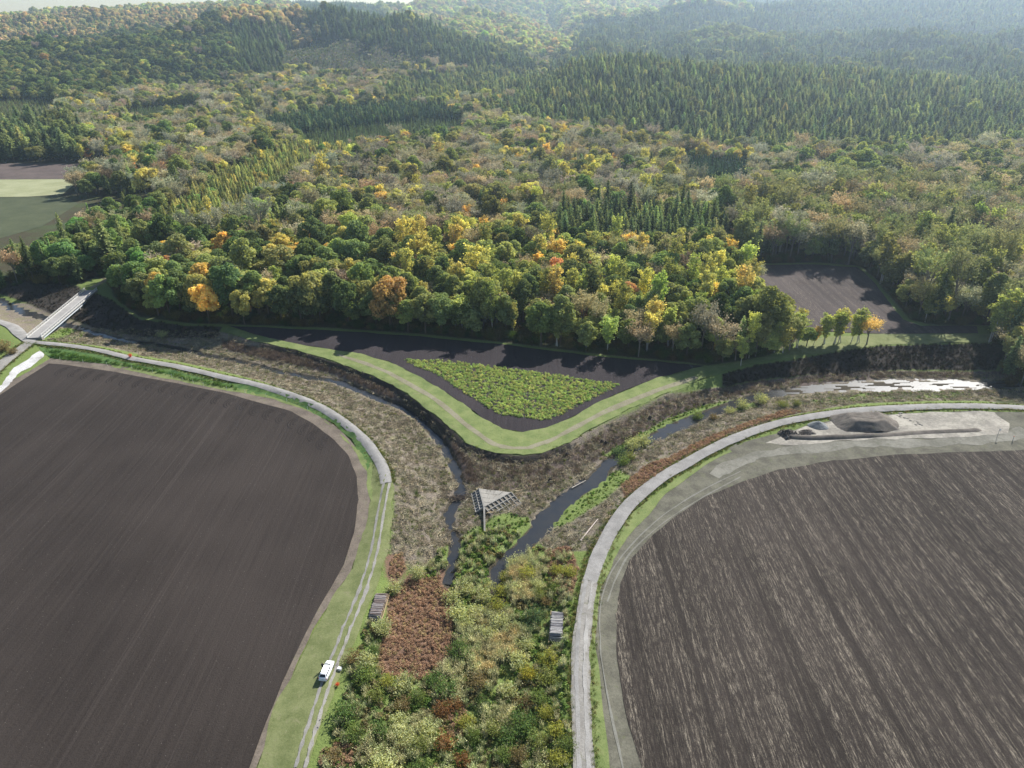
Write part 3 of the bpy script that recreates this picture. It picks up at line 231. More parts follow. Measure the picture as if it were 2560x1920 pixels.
LEFTLAND = [[-265.69,314.4],[-219.99,307.72],[-181.77,283.23],[-150.42,266.33],[-165.86,260.85],[-186.2,264.73],[-187.45,258.23],[-207.29,275.41],[-253.34,296.58]]
PALE_TRACK = [[55.34,165.06],[64.97,172.02],[74.53,177.29],[89.09,180.25],[109.13,182.36],[130.47,183.68],[149.77,185.84],[158.49,188.54]]
HEADLAND = [[-165.54,235.07],[-159.86,233.91],[-138.33,227.47],[-115.55,219.9],[-96.93,212.4],[-82.3,205.29],[-69.9,198.55],[-60.44,189.89],[-53.65,181.81]]
HERB_POLY = [[-26.52,122.89],[-21.81,126.54],[-16.01,139.33],[-8.24,143.93],[-0.7,146.01],[8.28,136.81],[14.11,133.22],[9.49,78.65],[9.43,75.47],[-33.49,75.22],[-34.21,78.27],[-33.14,92.95],[-30.79,107.78]]
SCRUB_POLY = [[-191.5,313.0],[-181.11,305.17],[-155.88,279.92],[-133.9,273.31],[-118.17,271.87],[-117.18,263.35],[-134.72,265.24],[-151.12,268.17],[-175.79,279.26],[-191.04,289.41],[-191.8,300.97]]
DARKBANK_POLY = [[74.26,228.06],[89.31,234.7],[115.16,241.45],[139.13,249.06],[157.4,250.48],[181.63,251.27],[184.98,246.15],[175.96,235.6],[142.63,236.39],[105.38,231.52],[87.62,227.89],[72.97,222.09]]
LEFTBANK_POLY = [[-179.47,251.99],[-164.79,246.17],[-150.05,241.13],[-129.57,233.62],[-109.67,225.4],[-92.81,218.69],[-92.18,216.7],[-108.79,223.01],[-128.87,231.92],[-146.92,238.16],[-160.32,240.97],[-170.05,243.02]]
CUT_BANK_SHADE = [[-98.07,255.86],[-81.93,249.18],[-69.52,241.22],[-53.9,231.03],[-40.68,219.92],[-31.35,208.22],[-23.5,197.41],[-17.77,188.81],[-13.84,181.98],[-8.9,178.03],[-2.8,175.69],[3.19,174.67],[8.55,176.07],[16.99,181.96],[17.74,180.23],[9.31,174.2],[3.17,172.4],[-3.45,173.56],[-9.93,176.34],[-15.33,180.81],[-19.42,187.51],[-25.32,197.13],[-32.94,207.85],[-41.86,218.6],[-54.49,229.16],[-69.14,238.98],[-81.51,247.04],[-97.76,254.15]]
CHANNEL_POLY = [[-182.97,259.57],[-159.41,255.72],[-125.23,242.68],[-88.43,224.8],[-61.41,206.48],[-42.52,185.16],[-34.89,168.44],[-31.84,159.88],[-29.81,147.69],[-28.53,133.63],[-21.97,127.95],[-16.01,139.33],[-7.66,143.89],[1.63,144.72],[9.38,136.5],[20.06,133.27],[26.01,145.59],[40.12,165.69],[59.84,183.11],[84.04,197.89],[113.49,208.3],[145.65,211.16],[183.52,210.16],[198.21,231.61],[142.43,235.9],[105.33,231.35],[72.84,221.53],[51.87,213.58],[27.79,192.73],[8.55,175.92],[3.19,174.49],[-2.8,175.57],[-13.84,181.85],[-31.32,207.98],[-53.85,230.76],[-81.89,248.97],[-116.5,267.1],[-153.21,273.42],[-179.72,278.99]]
SHRUBS = [[4.81,113.18,2.3,"teal"],[7.24,101.98,2.1,"yellowish"],[3.05,98.6,1.7,"yellow"],[6.79,97.81,2.3,"olive"],[1.83,86.98,2.7,"lush"],[5.02,93.13,1.9,"green"],[-1.12,81.68,1.7,"green"],[1.03,80.99,1.7,"brown"],[6.24,120.33,1.5,"olive"],[9.15,121.66,1.6,"green"],[7.68,118.25,1.5,"brown"],[2.41,92.27,1.8,"brown"],[8.03,85.5,1.9,"yellowish"],[9.28,82.49,1.6,"green"],[4.73,84.33,1.8,"olive"],[6.19,90.0,1.5,"yellowish"],[7.79,79.91,1.9,"yellowish"],[-27.97,96.67,2.1,"green"],[-25.28,93.01,1.7,"olive"],[-30.03,88.46,2.3,"lush"],[-27.79,84.47,2.0,"green"],[-30.23,80.3,1.7,"brown"],[-30.92,100.76,1.7,"brown"],[-27.44,102.77,1.6,"lush"],[-12.88,90.72,1.8,"rust"],[-10.42,92.08,1.6,"rust"],[-11.79,83.85,1.8,"rust"],[-17.44,93.37,1.5,"green"],[-20.52,88.8,1.6,"pale"],[-6.66,85.28,1.5,"green"],[-8.42,80.68,1.7,"rust"],[-13.4,119.96,2.2,"pale"],[-9.98,122.6,2.0,"pale"],[-6.26,120.37,2.1,"pale"],[-11.51,114.8,2.3,"pale"],[-7.58,115.66,2.0,"pale"],[-5.36,124.49,1.7,"pale"],[0.44,132.1,2.0,"pale"],[3.62,127.32,2.1,"yellowish"],[1.46,123.01,1.8,"pale"],[31.93,180.91,2.2,"teal"],[39.82,187.09,2.9,"pale"],[36.18,184.44,2.5,"pale"],[32.04,174.95,2.0,"green"],[34.44,177.66,1.9,"olive"],[60.04,202.54,2.1,"green"],[76.34,208.9,2.2,"pale"],[83.53,212.4,2.3,"pale"],[71.28,206.1,1.8,"pale"],[64.72,201.22,1.6,"brown"],[88.94,207.41,1.7,"olive"],[93.54,207.6,1.6,"olive"]]
CORNER = [[-191.83,247.52,3.2,"brown"],[-198.51,250.26,3.0,"brown"],[-186.39,244.43,2.0,"brown"]]
EDGE_TREES = [[76.56,237.11,"oak","olive",0.45],[81.58,238.27,"bare","brown",0.5],[85.98,239.52,"oak","green",0.45],[82.3,233.64,"birch","lime",0.5],[89.75,240.83,"bare","olive",0.55],[94.29,242.87,"oak","lime",0.5],[96.94,244.24,"birch","lime",0.62],[100.26,242.93,"birch","yellow",0.66],[103.66,245.35,"bare","olive",0.7],[107.21,247.04,"birch","lime",0.62],[111.32,248.76,"oak","green",0.42],[114.59,250.49,"birch","gold",0.42],[119.51,251.37,"birch","lime",0.6],[122.15,251.36,"birch","lime",0.66],[124.98,252.25,"birch","yellow",0.6],[129.58,252.25,"birch","lime",0.62],[132.06,252.25,"birch","lime",0.6],[134.82,250.48,"bare","gold",0.66],[182.88,253.15,"birch","lime",0.75],[185.62,253.59,"birch","lime",0.8],[186.35,251.85,"birch","yellow",0.9],[188.71,252.25,"birch","lime",0.9],[190.77,251.85,"birch","gold",0.85],[193.2,251.47,"oak","green",0.72],[195.94,250.23,"oak","lime",0.75],[200.26,251.48,"birch","green",0.8],[181.43,240.19,"bare","brown",0.7],[183.12,238.01,"bare","olive",0.75],[187.14,239.19,"bare","brown",0.75],[180.36,231.47,"bare","olive",0.6],[181.66,227.79,"bare","brown",0.65],[188.75,235.17,"bare","olive",0.75],[185.18,243.35,"oak","olive",0.45],[167.75,287.94,"oak","olive",0.62],[174.02,276.19,"oak","yellow",0.66],[178.78,277.22,"bare","brown",0.6],[177.4,295.29,"oak","green",0.6],[186.81,276.19,"bare","olive",0.7],[192.9,275.18,"oak","yellow",0.5],[215.2,287.98,"oak","gold",0.7],[175.4,316.73,"oak","green",0.62],[179.54,337.46,"oak","green",0.6]]
MARK_TREES = [[-81.71,452.23,"oak","gold",1.0],[-198.11,341.41,"larch","larch",0.95],[-140.45,354.47,"oak","orange",0.8],[-111.46,280.09,"oak","orange",0.5],[-140.47,367.25,"oak","rust",0.8],[61.11,353.74,"birch","gold",1.0],[-14.95,309.5,"birch","yellow",1.1],[-23.92,335.82,"birch","gold",1.0],[-49.29,322.57,"birch","gold",1.05],[-38.05,319.25,"birch","yellow",1.05],[-10.68,275.07,"birch","lime",1.05],[-3.09,279.9,"birch","lime",0.95],[-19.76,267.7,"birch","lime",0.9],[20.13,336.53,"birch","gold",1.0],[53.25,366.19,"oak","rust",0.7]]

# ------------------------------------------------------------------ helpers
def inside(poly, x, y):
    p = np.asarray(poly, float); x = np.asarray(x, float); y = np.asarray(y, float)
    r = np.zeros(x.shape, bool)
    x1, y1 = p[:, 0], p[:, 1]; x2, y2 = np.roll(x1, -1), np.roll(y1, -1)
    for a, b, c, d in zip(x1, y1, x2, y2):
        if b == d: continue
        c_ = ((b > y) != (d > y)) & (x < (c - a) * (y - b) / (d - b) + a)
        r ^= c_
    return r

def dist_line(line, x, y):
    p = np.asarray(line, float)[:, :2]; best = np.full(np.shape(x), 1e9)
    for a, b in zip(p[:-1], p[1:]):
        d = b - a; t = np.clip(((x - a[0]) * d[0] + (y - a[1]) * d[1]) / (d @ d + 1e-9), 0, 1)
        best = np.minimum(best, np.hypot(x - a[0] - t * d[0], y - a[1] - t * d[1]))
    return best

def smooth_line(p, n=4):
    p = np.asarray(p, float); P = np.vstack([2 * p[0] - p[1], p, 2 * p[-1] - p[-2]]); o = []
    for i in range(1, len(P) - 2):
        a, b, c, d = P[i - 1], P[i], P[i + 1], P[i + 2]
        for k in range(n):
            t = k / n
            o.append(0.5 * (2 * b + (c - a) * t + (2 * a - 5 * b + 4 * c - d) * t * t + (3 * b - a - 3 * c + d) * t ** 3))
    o.append(p[-1]); return np.array(o)

def offset_line(p, d):
    p = np.asarray(p, float); t = np.gradient(p, axis=0); t /= np.linalg.norm(t, axis=1)[:, None] + 1e-9
    return p + np.stack([-t[:, 1], t[:, 0]], 1) * np.asarray(d).reshape(-1, 1)

def mesh_from(name, V, F, mat=None, smooth=False):
    me = bpy.data.meshes.new(name); me.from_pydata([tuple(v) for v in V], [], [tuple(f) for f in F])
    for m in (mat if isinstance(mat, (list, tuple)) else [mat]):
        if m: me.materials.append(m)
    if smooth: me.shade_smooth()
    me.update(); return me

def link(name, me, parent=None, kind=None, label=None, cat=None, group=None):
    o = bpy.data.objects.new(name, me); COL.objects.link(o)
    if parent: o.parent = parent
    tag(o, label, cat, group, kind); return o

def tag(o, label=None, cat=None, group=None, kind=None):
    if label: o['label'] = label
    if cat: o['category'] = cat
    if group: o['group'] = group
    if kind: o['kind'] = kind

def empty(name, loc, rz=0.0, label=None, cat=None, group=None):
    o = bpy.data.objects.new(name, None); COL.objects.link(o); o.empty_display_size = 0.3
    o.location = loc; o.rotation_euler = (0, 0, rz); tag(o, label, cat, group); return o

def quad_mesh(name, V, mats, var=None, midx=None):
    """V: (n,4,3) quads -> mesh with a per-face 'var' attribute"""
    n = len(V); me = bpy.data.meshes.new(name)
    me.vertices.add(n * 4); me.vertices.foreach_set('co', np.asarray(V, np.float32).ravel())
    me.loops.add(n * 4); me.loops.foreach_set('vertex_index', np.arange(n * 4, dtype=np.int32))
    me.polygons.add(n); me.polygons.foreach_set('loop_start', np.arange(0, n * 4, 4, dtype=np.int32))
    for m in mats: me.materials.append(m)
    if midx is not None: me.polygons.foreach_set('material_index', np.asarray(midx, np.int32))
    me.update(calc_edges=True)
    a = me.attributes.new('var', 'FLOAT', 'FACE')
    a.data.foreach_set('value', np.asarray(var if var is not None else np.full(n, .5), np.float32))
    return me

def unit(v): return v / (np.linalg.norm(v, axis=-1, keepdims=True) + 1e-9)

def leaf_quads(c, nrm, size, rng, aspect=1.0):
    """leaf quads centred on c facing nrm, random spin"""
    n = len(c); r = unit(rng.normal(size=(n, 3))); a = unit(np.cross(nrm, r)); b = np.cross(nrm, a)
    s = np.asarray(size).reshape(-1, 1) * 0.5
    return np.stack([c - a * s - b * s * aspect * .6, c + a * s * .5 - b * s * aspect, c + a * s + b * s * aspect * .7, c - a * s * .6 + b * s * aspect], 1)

def tube_quads(p0, p1, r0, r1, k=5):
    p0 = np.atleast_2d(p0).astype(float); p1 = np.atleast_2d(p1).astype(float); n = len(p0)
    r0 = np.broadcast_to(np.asarray(r0, float), (n,)); r1 = np.broadcast_to(np.asarray(r1, float), (n,))
    d = unit(p1 - p0); h = np.where(np.abs(d[:, 2:3]) > .9, [[1, 0, 0]], [[0, 0, 1]]); a = unit(np.cross(d, h)); b = np.cross(d, a); out = []
    for i in range(k):
        t0, t1 = 2 * math.pi * i / k, 2 * math.pi * (i + 1) / k
        u0 = a * math.cos(t0) + b * math.sin(t0); u1 = a * math.cos(t1) + b * math.sin(t1)
        out.append(np.stack([p0 + u0 * r0[:, None], p0 + u1 * r0[:, None], p1 + u1 * r1[:, None], p1 + u0 * r1[:, None]], 1))
    return np.concatenate(out)

# ---- materials
class Mat:
    def __init__(s, name):
        s.m = bpy.data.materials.new(name); s.m.use_nodes = True; s.t = s.m.node_tree; s.t.nodes.clear()
        s.out = s.t.nodes.new('ShaderNodeOutputMaterial')
    def n(s, typ, ins=None, **props):
        nd = s.t.nodes.new('ShaderNode' + typ)
        for k, v in props.items(): setattr(nd, k, v)
        for k, v in (ins or {}).items():
            sock = nd.inputs[k]
            if isinstance(v, bpy.types.NodeSocket): s.t.links.new(v, sock)
            elif isinstance(v, bpy.types.Node): s.t.links.new(v.outputs[0], sock)
            else:
                if isinstance(v, tuple) and len(v) == 3 and sock.type == 'RGBA': v = v + (1,)
                sock.default_value = v
        return nd
    def math(s, op, a, b=0.0, c=None, clamp=False):
        ins = {0: a, 1: b}
        if c is not None: ins[2] = c
        return s.n('Math', ins, operation=op, use_clamp=clamp).outputs[0]
    def mix(s, f, a, b, mode='MIX'):
        nd = s.n('Mix', data_type='RGBA', blend_type=mode, clamp_factor=True)
        for k, v in (('Factor_Float', f), ('A_Color', a), ('B_Color', b)):
            sock = [q for q in nd.inputs if q.identifier == k][0]
            if isinstance(v, bpy.types.NodeSocket): s.t.links.new(v, sock)
            else: sock.default_value = (tuple(v) + (1,)) if isinstance(v, tuple) else v
        return [q for q in nd.outputs if q.identifier == 'Result_Color'][0]
    def pos(s): return s.n('TexCoord').outputs['Object']
    def map(s, vec, scale=(1, 1, 1), rot=0.0):
        return s.n('Mapping', {'Vector': vec, 'Scale': scale, 'Rotation': (0, 0, rot)}).outputs[0]
    def noise(s, vec, scale, detail=3.0, rough=0.6, dist=0.0):
        return s.n('TexNoise', {'Vector': vec, 'Scale': scale, 'Detail': detail, 'Roughness': rough, 'Distortion': dist}).outputs['Fac']
    def step(s, f, lo, hi):
        return s.n('MapRange', {'Value': f, 'From Min': lo, 'From Max': hi}, clamp=True, interpolation_type='SMOOTHSTEP').outputs[0]
    def attr(s, name, typ='GEOMETRY'): return s.n('Attribute', attribute_name=name, attribute_type=typ)
    def diffuse(s, col, rough=1.0, bump=None, strength=.3, dist=.1, spec=.15):
        ins = {'Base Color': col, 'Roughness': rough, 'Specular IOR Level': spec}
        if bump is not None: ins['Normal'] = s.n('Bump', {'Height': bump, 'Strength': strength, 'Distance': dist}).outputs[0]
        b = s.n('BsdfPrincipled', ins); s.t.links.new(b.outputs[0], s.out.inputs[0]); return b
    def done(s, sh): s.t.links.new(sh.outputs[0], s.out.inputs[0]); return s.m

def simple(name, col, rough=.8, metal=0.0, spec=.3, noise=0.0, nscale=3.0):
    m = Mat(name); c = col
    if noise:
        c = m.mix(m.noise(m.pos(), nscale, 4), tuple(v * (1 - noise) for v in col), tuple(min(1, v * (1 + noise)) for v in col))
    b = m.diffuse(c, rough, spec=spec); b.inputs['Metallic'].default_value = metal; return m.m

def leaf_mat(name, trans=.38, spread=.9, tcol=(1.25, 1.15, .6)):
    """foliage: the tint of the single tree (instance or object attribute) times a value of the leaf"""
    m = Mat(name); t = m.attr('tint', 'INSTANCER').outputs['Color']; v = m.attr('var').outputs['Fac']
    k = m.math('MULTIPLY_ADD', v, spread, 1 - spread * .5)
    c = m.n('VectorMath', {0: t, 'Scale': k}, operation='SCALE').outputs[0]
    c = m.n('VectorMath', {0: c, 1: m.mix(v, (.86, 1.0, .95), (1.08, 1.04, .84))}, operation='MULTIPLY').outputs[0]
    tc = m.n('VectorMath', {0: c, 1: tcol}, operation='MULTIPLY').outputs[0]
    d = m.n('BsdfDiffuse', {'Color': c}); tr = m.n('BsdfTranslucent', {'Color': tc})
    return m.done(m.n('MixShader', {0: trans, 1: d.outputs[0], 2: tr.outputs[0]}))

# ------------------------------------------------------------------ terrain height field
def axis(lo, hi, step, far_lo, far_hi, grow, mx):
    a = list(np.arange(lo, hi + 1e-6, step))
    s = step; v = lo; left = []
    while v > far_lo:
        s = min(s * grow, mx); v -= s; left.append(v)
    s = step; v = a[-1]; right = []
    while v < far_hi:
        s = min(s * grow, mx); v += s; right.append(v)
    return np.array(left[::-1] + a + right)

XS = axis(-262, 195, 0.8, -3500, 3500, 1.06, 40)
YS = axis(64, 262, 0.8, 20, 4900, 1.05, 34)
NX, NY = len(XS), len(YS)

def solve_terrain():
    fix = np.zeros((NY, NX), bool); val = np.zeros((NY, NX))
    for line in BREAKS:
        p = np.array(line, float)
        pts = [p[:1]]
        for a, b in zip(p[:-1], p[1:]):
            n = max(2, int(np.hypot(*(b - a)[:2]) / 0.6)); n = min(n, 1500)
            t = np.linspace(0, 1, n)[:, None]
            pts.append(a + (b - a) * t)
        q = np.concatenate(pts)
        ix = np.clip(np.searchsorted(XS, q[:, 0]), 1, NX - 1); ix -= (q[:, 0] - XS[ix - 1] < XS[ix] - q[:, 0])
        iy = np.clip(np.searchsorted(YS, q[:, 1]), 1, NY - 1); iy -= (q[:, 1] - YS[iy - 1] < YS[iy] - q[:, 1])
        fix[iy, ix] = True; val[iy, ix] = q[:, 2]
    if 'FIELD_L_POLY' in globals():
        X, Y = np.meshgrid(XS, YS)
        for q in (FIELD_L_POLY, FIELD_R_POLY):
            k = inside(q, X, Y); fix |= k; val[k] = 0
    z = None
    for k in (6, 5, 4, 3, 2, 1, 0):
        s = 2 ** k
        ny, nx = -(-NY // s), -(-NX // s)
        cnt = np.zeros((ny, nx)); sm = np.zeros((ny, nx))
        yy, xx = np.nonzero(fix)
        np.add.at(cnt, (yy // s, xx // s), 1); np.add.at(sm, (yy // s, xx // s), val[yy, xx])
        m = cnt > 0; v = np.where(m, sm / np.maximum(cnt, 1), 0)
        if z is None:
            z = np.full((ny, nx), v[m].mean())
        else:
            z = np.repeat(np.repeat(z, 2, 0), 2, 1)[:ny, :nx]
        for it in range(160 if k > 1 else 70):
            z[m] = v[m]
            p = np.pad(z, 1, mode='edge')
            z = 0.25 * (p[:-2, 1:-1] + p[2:, 1:-1] + p[1:-1, :-2] + p[1:-1, 2:])
        z[m] = v[m]
    p = np.pad(z, 1, mode='edge')
    z = 0.5 * z + 0.125 * (p[:-2, 1:-1] + p[2:, 1:-1] + p[1:-1, :-2] + p[1:-1, 2:])
    # far hills: smooth the creases and add gullies
    far = np.clip((YS - 900) / 300, 0, 1)[:, None]
    zs = z.copy()
    for it in range(5):
        p = np.pad(zs, 1, mode='edge')
        zs = 0.2 * (zs + p[:-2, 1:-1] + p[2:, 1:-1] + p[1:-1, :-2] + p[1:-1, 2:])
    z = z * (1 - far) + zs * far
    X, Y = np.meshgrid(XS, YS)
    g = np.sin(X / 61 + 1.3 * np.sin(Y / 97)) * np.sin(Y / 83 + np.sin(X / 71)) * 12 + np.sin(X / 23 + Y / 41) * np.sin(Y / 29 - X / 53) * 4.5
    z = z + g * np.clip((YS - 800) / 600, 0, 1.3)[:, None]
    return z

ZZ = solve_terrain()

def zat(x, y):
    x = np.asarray(x, float); y = np.asarray(y, float)
    ix = np.clip(np.searchsorted(XS, x) - 1, 0, NX - 2); iy = np.clip(np.searchsorted(YS, y) - 1, 0, NY - 2)
    tx = np.clip((x - XS[ix]) / (XS[ix + 1] - XS[ix]), 0, 1); ty = np.clip((y - YS[iy]) / (YS[iy + 1] - YS[iy]), 0, 1)
    return (ZZ[iy, ix] * (1 - tx) + ZZ[iy, ix + 1] * tx) * (1 - ty) + (ZZ[iy + 1, ix] * (1 - tx) + ZZ[iy + 1, ix + 1] * tx) * ty

# ------------------------------------------------------------------ ground, fields, roads, water
def jitter(poly, amp, step=2.0, seed=1, closed=True):
    p = np.asarray(poly, float)[:, :2]; o = []
    n = len(p)
    for i in range(n if closed else n - 1):
        a, b = p[i], p[(i + 1) % n]; k = max(1, int(np.hypot(*(b - a)) / step)); k = min(k, 120)
        for j in range(k): o.append(a + (b - a) * j / k)
    o = np.array(o); rs = np.random.default_rng(seed)
    nz = rs.normal(size=o.shape); nz = (nz + np.roll(nz, 1, 0) + np.roll(nz, -1, 0)) / 1.8
    return o + nz * amp

def sheet(name, poly, mat, off, step=3.0, label=None, zf=None, kind='structure', edge=None):
    """draped sheet filling poly, off metres above the ground"""
    p = np.asarray(poly, float)[:, :2]; lo, hi = p.min(0), p.max(0)
    gx, gy = np.meshgrid(np.arange(lo[0] + step / 2, hi[0], step), np.arange(lo[1] + step / 2, hi[1], step))
    gx = gx.ravel(); gy = gy.ravel(); k = inside(p, gx, gy)
    if k.any():
        d = dist_line(np.vstack([p, p[:1]]), gx[k], gy[k]); g = np.stack([gx[k], gy[k]], 1)[d > step * .3]
    else: g = np.zeros((0, 2))
    pts = [Vector(v) for v in np.vstack([p, g])]
    n = len(p)
    vo, _, fo, *_ = delaunay_2d_cdt(pts, [(i, (i + 1) % n) for i in range(n)], [], 1, 1e-4)
    V = np.array([(v.x, v.y) for v in vo])
    z = (zat(V[:, 0], V[:, 1]) if zf is None else zf(V[:, 0], V[:, 1])) + off
    me = mesh_from(name, np.column_stack([V, z]), [f if True else f for f in fo], mat, True)
    return link(name, me, kind=kind, label=label)

def ribbon(p, w0, w1=None):
    p = smooth_line(p, 5); w = np.linspace(w0, w1 if w1 is not None else w0, len(p)) * .5
    return np.vstack([offset_line(p, w), offset_line(p, -w)[::-1]])

Z = O['zones']
# -- masks for the ground material
X, Y = np.meshgrid(XS, YS)
near = (Y < 420) & (np.abs(X) < 420)
def soft(poly, feather=2.0):
    m = np.zeros(X.shape); xs, ys = X[near], Y[near]
    d = dist_line(np.vstack([np.asarray(poly, float), poly[:1]]), xs, ys); s = np.where(inside(poly, xs, ys), d, -d)
    m[near] = np.clip(.5 + s / (2 * feather), 0, 1); return m
m_valley = soft(Z['open_valley'], 3)
dl = np.full(X.shape, 99.0); dr = dl.copy()
dl[near] = dist_line(O['STREAM_L'], X[near], Y[near]); dr[near] = dist_line(O['STREAM_R'], X[near], Y[near])
m_wet = np.clip(1 - (np.minimum(dl - .8, dr - 1.5)) / 1.6, 0, 1)
m_green = soft(GREENS[0], 2)
for g in GREENS[1:]: m_green = np.maximum(m_green, soft(g, 2))
m_green = np.maximum(m_green, m_valley * (1 - np.maximum(soft(CHANNEL_POLY, 2), soft(LEFTLAND, 3))))
m_red = soft(REDS[0], 2)
for g in REDS[1:]: m_red = np.maximum(m_red, soft(g, 2))
m_stalk = soft(STALKS[0], 1.5)
for g in STALKS[1:]: m_stalk = np.maximum(m_stalk, soft(g, 1.5))
m_dark = np.maximum(np.maximum(soft(DARKBANK_POLY, 1.5), soft(SCRUB_POLY, 2)), np.maximum(soft(BRIDGE_SLOPE, 3), soft(CUT_BANK_SHADE, .8)))  # dark bank earth; tree shade and cut-bank shade are painted in too
# hummocks on the flood plain, furrow-free elsewhere
hm = RNG.normal(size=X.shape)
for _ in range(2):
    q = np.pad(hm, 1, mode='edge'); hm = .4 * hm + .15 * (q[:-2, 1:-1] + q[2:, 1:-1] + q[1:-1, :-2] + q[1:-1, 2:])
chan = np.clip((-.35 - ZZ) / .6, 0, 1) * m_valley
ZG = ZZ + hm * .38 * chan
def stream_cut(zg, line, wid):
    p = np.asarray(line, float); xs, ys = X[near], Y[near]; best = np.full(xs.shape, 1e9); hw = np.zeros(xs.shape)
    for i in range(len(p) - 1):
        a, d = p[i], p[i + 1] - p[i]; t = np.clip(((xs - a[0]) * d[0] + (ys - a[1]) * d[1]) / (d @ d), 0, 1)
        q = np.hypot(xs - a[0] - t * d[0], ys - a[1] - t * d[1]); k = q < best
        best[k] = q[k]; hw[k] = (wid[i] + (wid[i + 1] - wid[i]) * t[k]) * .5
    best = best + hm[near] * 1.0 + .35 * np.sin(xs * .9 + ys * .4) * np.sin(ys * .7)
    z = zg[near]; bank = np.maximum(z, -2.2); f = np.clip((best - hw + .3) / 1.1, 0, 1)
    z2 = -2.85 * (1 - f) + bank * f
    isl = np.sin(xs * .32 + 1.7 * np.sin(ys * .9)) * np.sin(ys * 1.35 + .8 * np.sin(xs * .21)) + hm[near] * .5
    z2 = np.where((hw > 1.9) & (xs > 60) & (isl > .12), np.maximum(z2, -2.32), z2)
    zg = zg.copy(); zg[near] = np.where(best < hw + 9, z2, z); return zg
ZG = stream_cut(ZG, O['STREAM_L'], W_L); ZG = stream_cut(ZG, O['STREAM_R'], W_R)

_s = np.zeros(X.shape, bool)
for q in (VERGE_POLY, VERGE_R_POLY, O['SAND'], GRASS_L_POLY, STRIP_POLY, O['TRI_DARK'], O['BROWN_R'], O['GRASS_TR'], SLOPE_POLY, O['GREEN_R'], ribbon(O['ROAD_L'], 4.2), ribbon(GRAVEL_R, 5.0), ribbon(DIRT_R, 4.6), ribbon(O['TRACK_L'], 3.0), ribbon(LANE_SW, 5), ribbon(LANE_NW, 5.4)): _s[near] |= inside(q, X[near], Y[near])
ZG = np.where(_s, ZG - .22, ZG)

def ground_material():
    m = Mat('ground'); p = m.pos()
    n1 = m.noise(p, .35, 5, .65); n2 = m.noise(p, 2.6, 4, .7); n3 = m.noise(p, .045, 3)
    floor = m.mix(n1, (.035, .036, .018), (.085, .07, .04))
    floor = m.mix(m.step(n3, .45, .65), floor, (.06, .075, .03))
    straw = m.mix(m.step(n2, .3, .7), (.10, .083, .066), (.27, .225, .18))
    straw = m.mix(m.step(n1, .42, .68), straw, m.mix(n2, (.12, .115, .06), (.23, .21, .125)))
    def ed(name): # ragged edge
        a = m.attr(name).outputs['Fac']; return m.step(m.math('ADD', a, m.math('MULTIPLY_ADD', n2, .7, -.35)), .35, .65)
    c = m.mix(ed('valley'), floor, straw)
    c = m.mix(ed('green'), c, m.mix(n2, (.07, .11, .03), (.22, .27, .08)))
    c = m.mix(ed('red'), c, m.mix(n2, (.10, .06, .042), (.23, .145, .10)))
    c = m.mix(ed('stalk'), c, m.mix(n2, (.055, .042, .038), (.2, .155, .13)))
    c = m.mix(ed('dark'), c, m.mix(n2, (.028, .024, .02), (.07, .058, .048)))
    c = m.mix(ed('wet'), c, m.mix(n2, (.035, .03, .024), (.09, .075, .05)))
    m.diffuse(c, 1, m.math('ADD', n2, n1), .7, .35); return m.m

def build_ground():
    V = np.stack([X, Y, ZG], -1).reshape(-1, 3)
    i = np.arange(NX * NY).reshape(NY, NX)
    F = np.stack([i[:-1, :-1], i[:-1, 1:], i[1:, 1:], i[1:, :-1]], -1).reshape(-1, 4)
    me = bpy.data.meshes.new('ground'); n = len(F)
    me.vertices.add(len(V)); me.vertices.foreach_set('co', V.astype(np.float32).ravel())
    me.loops.add(n * 4); me.loops.foreach_set('vertex_index', F.astype(np.int32).ravel())
    me.polygons.add(n); me.polygons.foreach_set('loop_start', np.arange(0, n * 4, 4, dtype=np.int32))
    me.materials.append(ground_material()); me.update(calc_edges=True); me.shade_smooth()
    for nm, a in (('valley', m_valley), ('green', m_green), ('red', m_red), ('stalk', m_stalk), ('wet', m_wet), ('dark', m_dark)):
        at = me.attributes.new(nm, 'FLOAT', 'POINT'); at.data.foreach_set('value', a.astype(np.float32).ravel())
    link('ground', me, kind='structure')
build_ground()

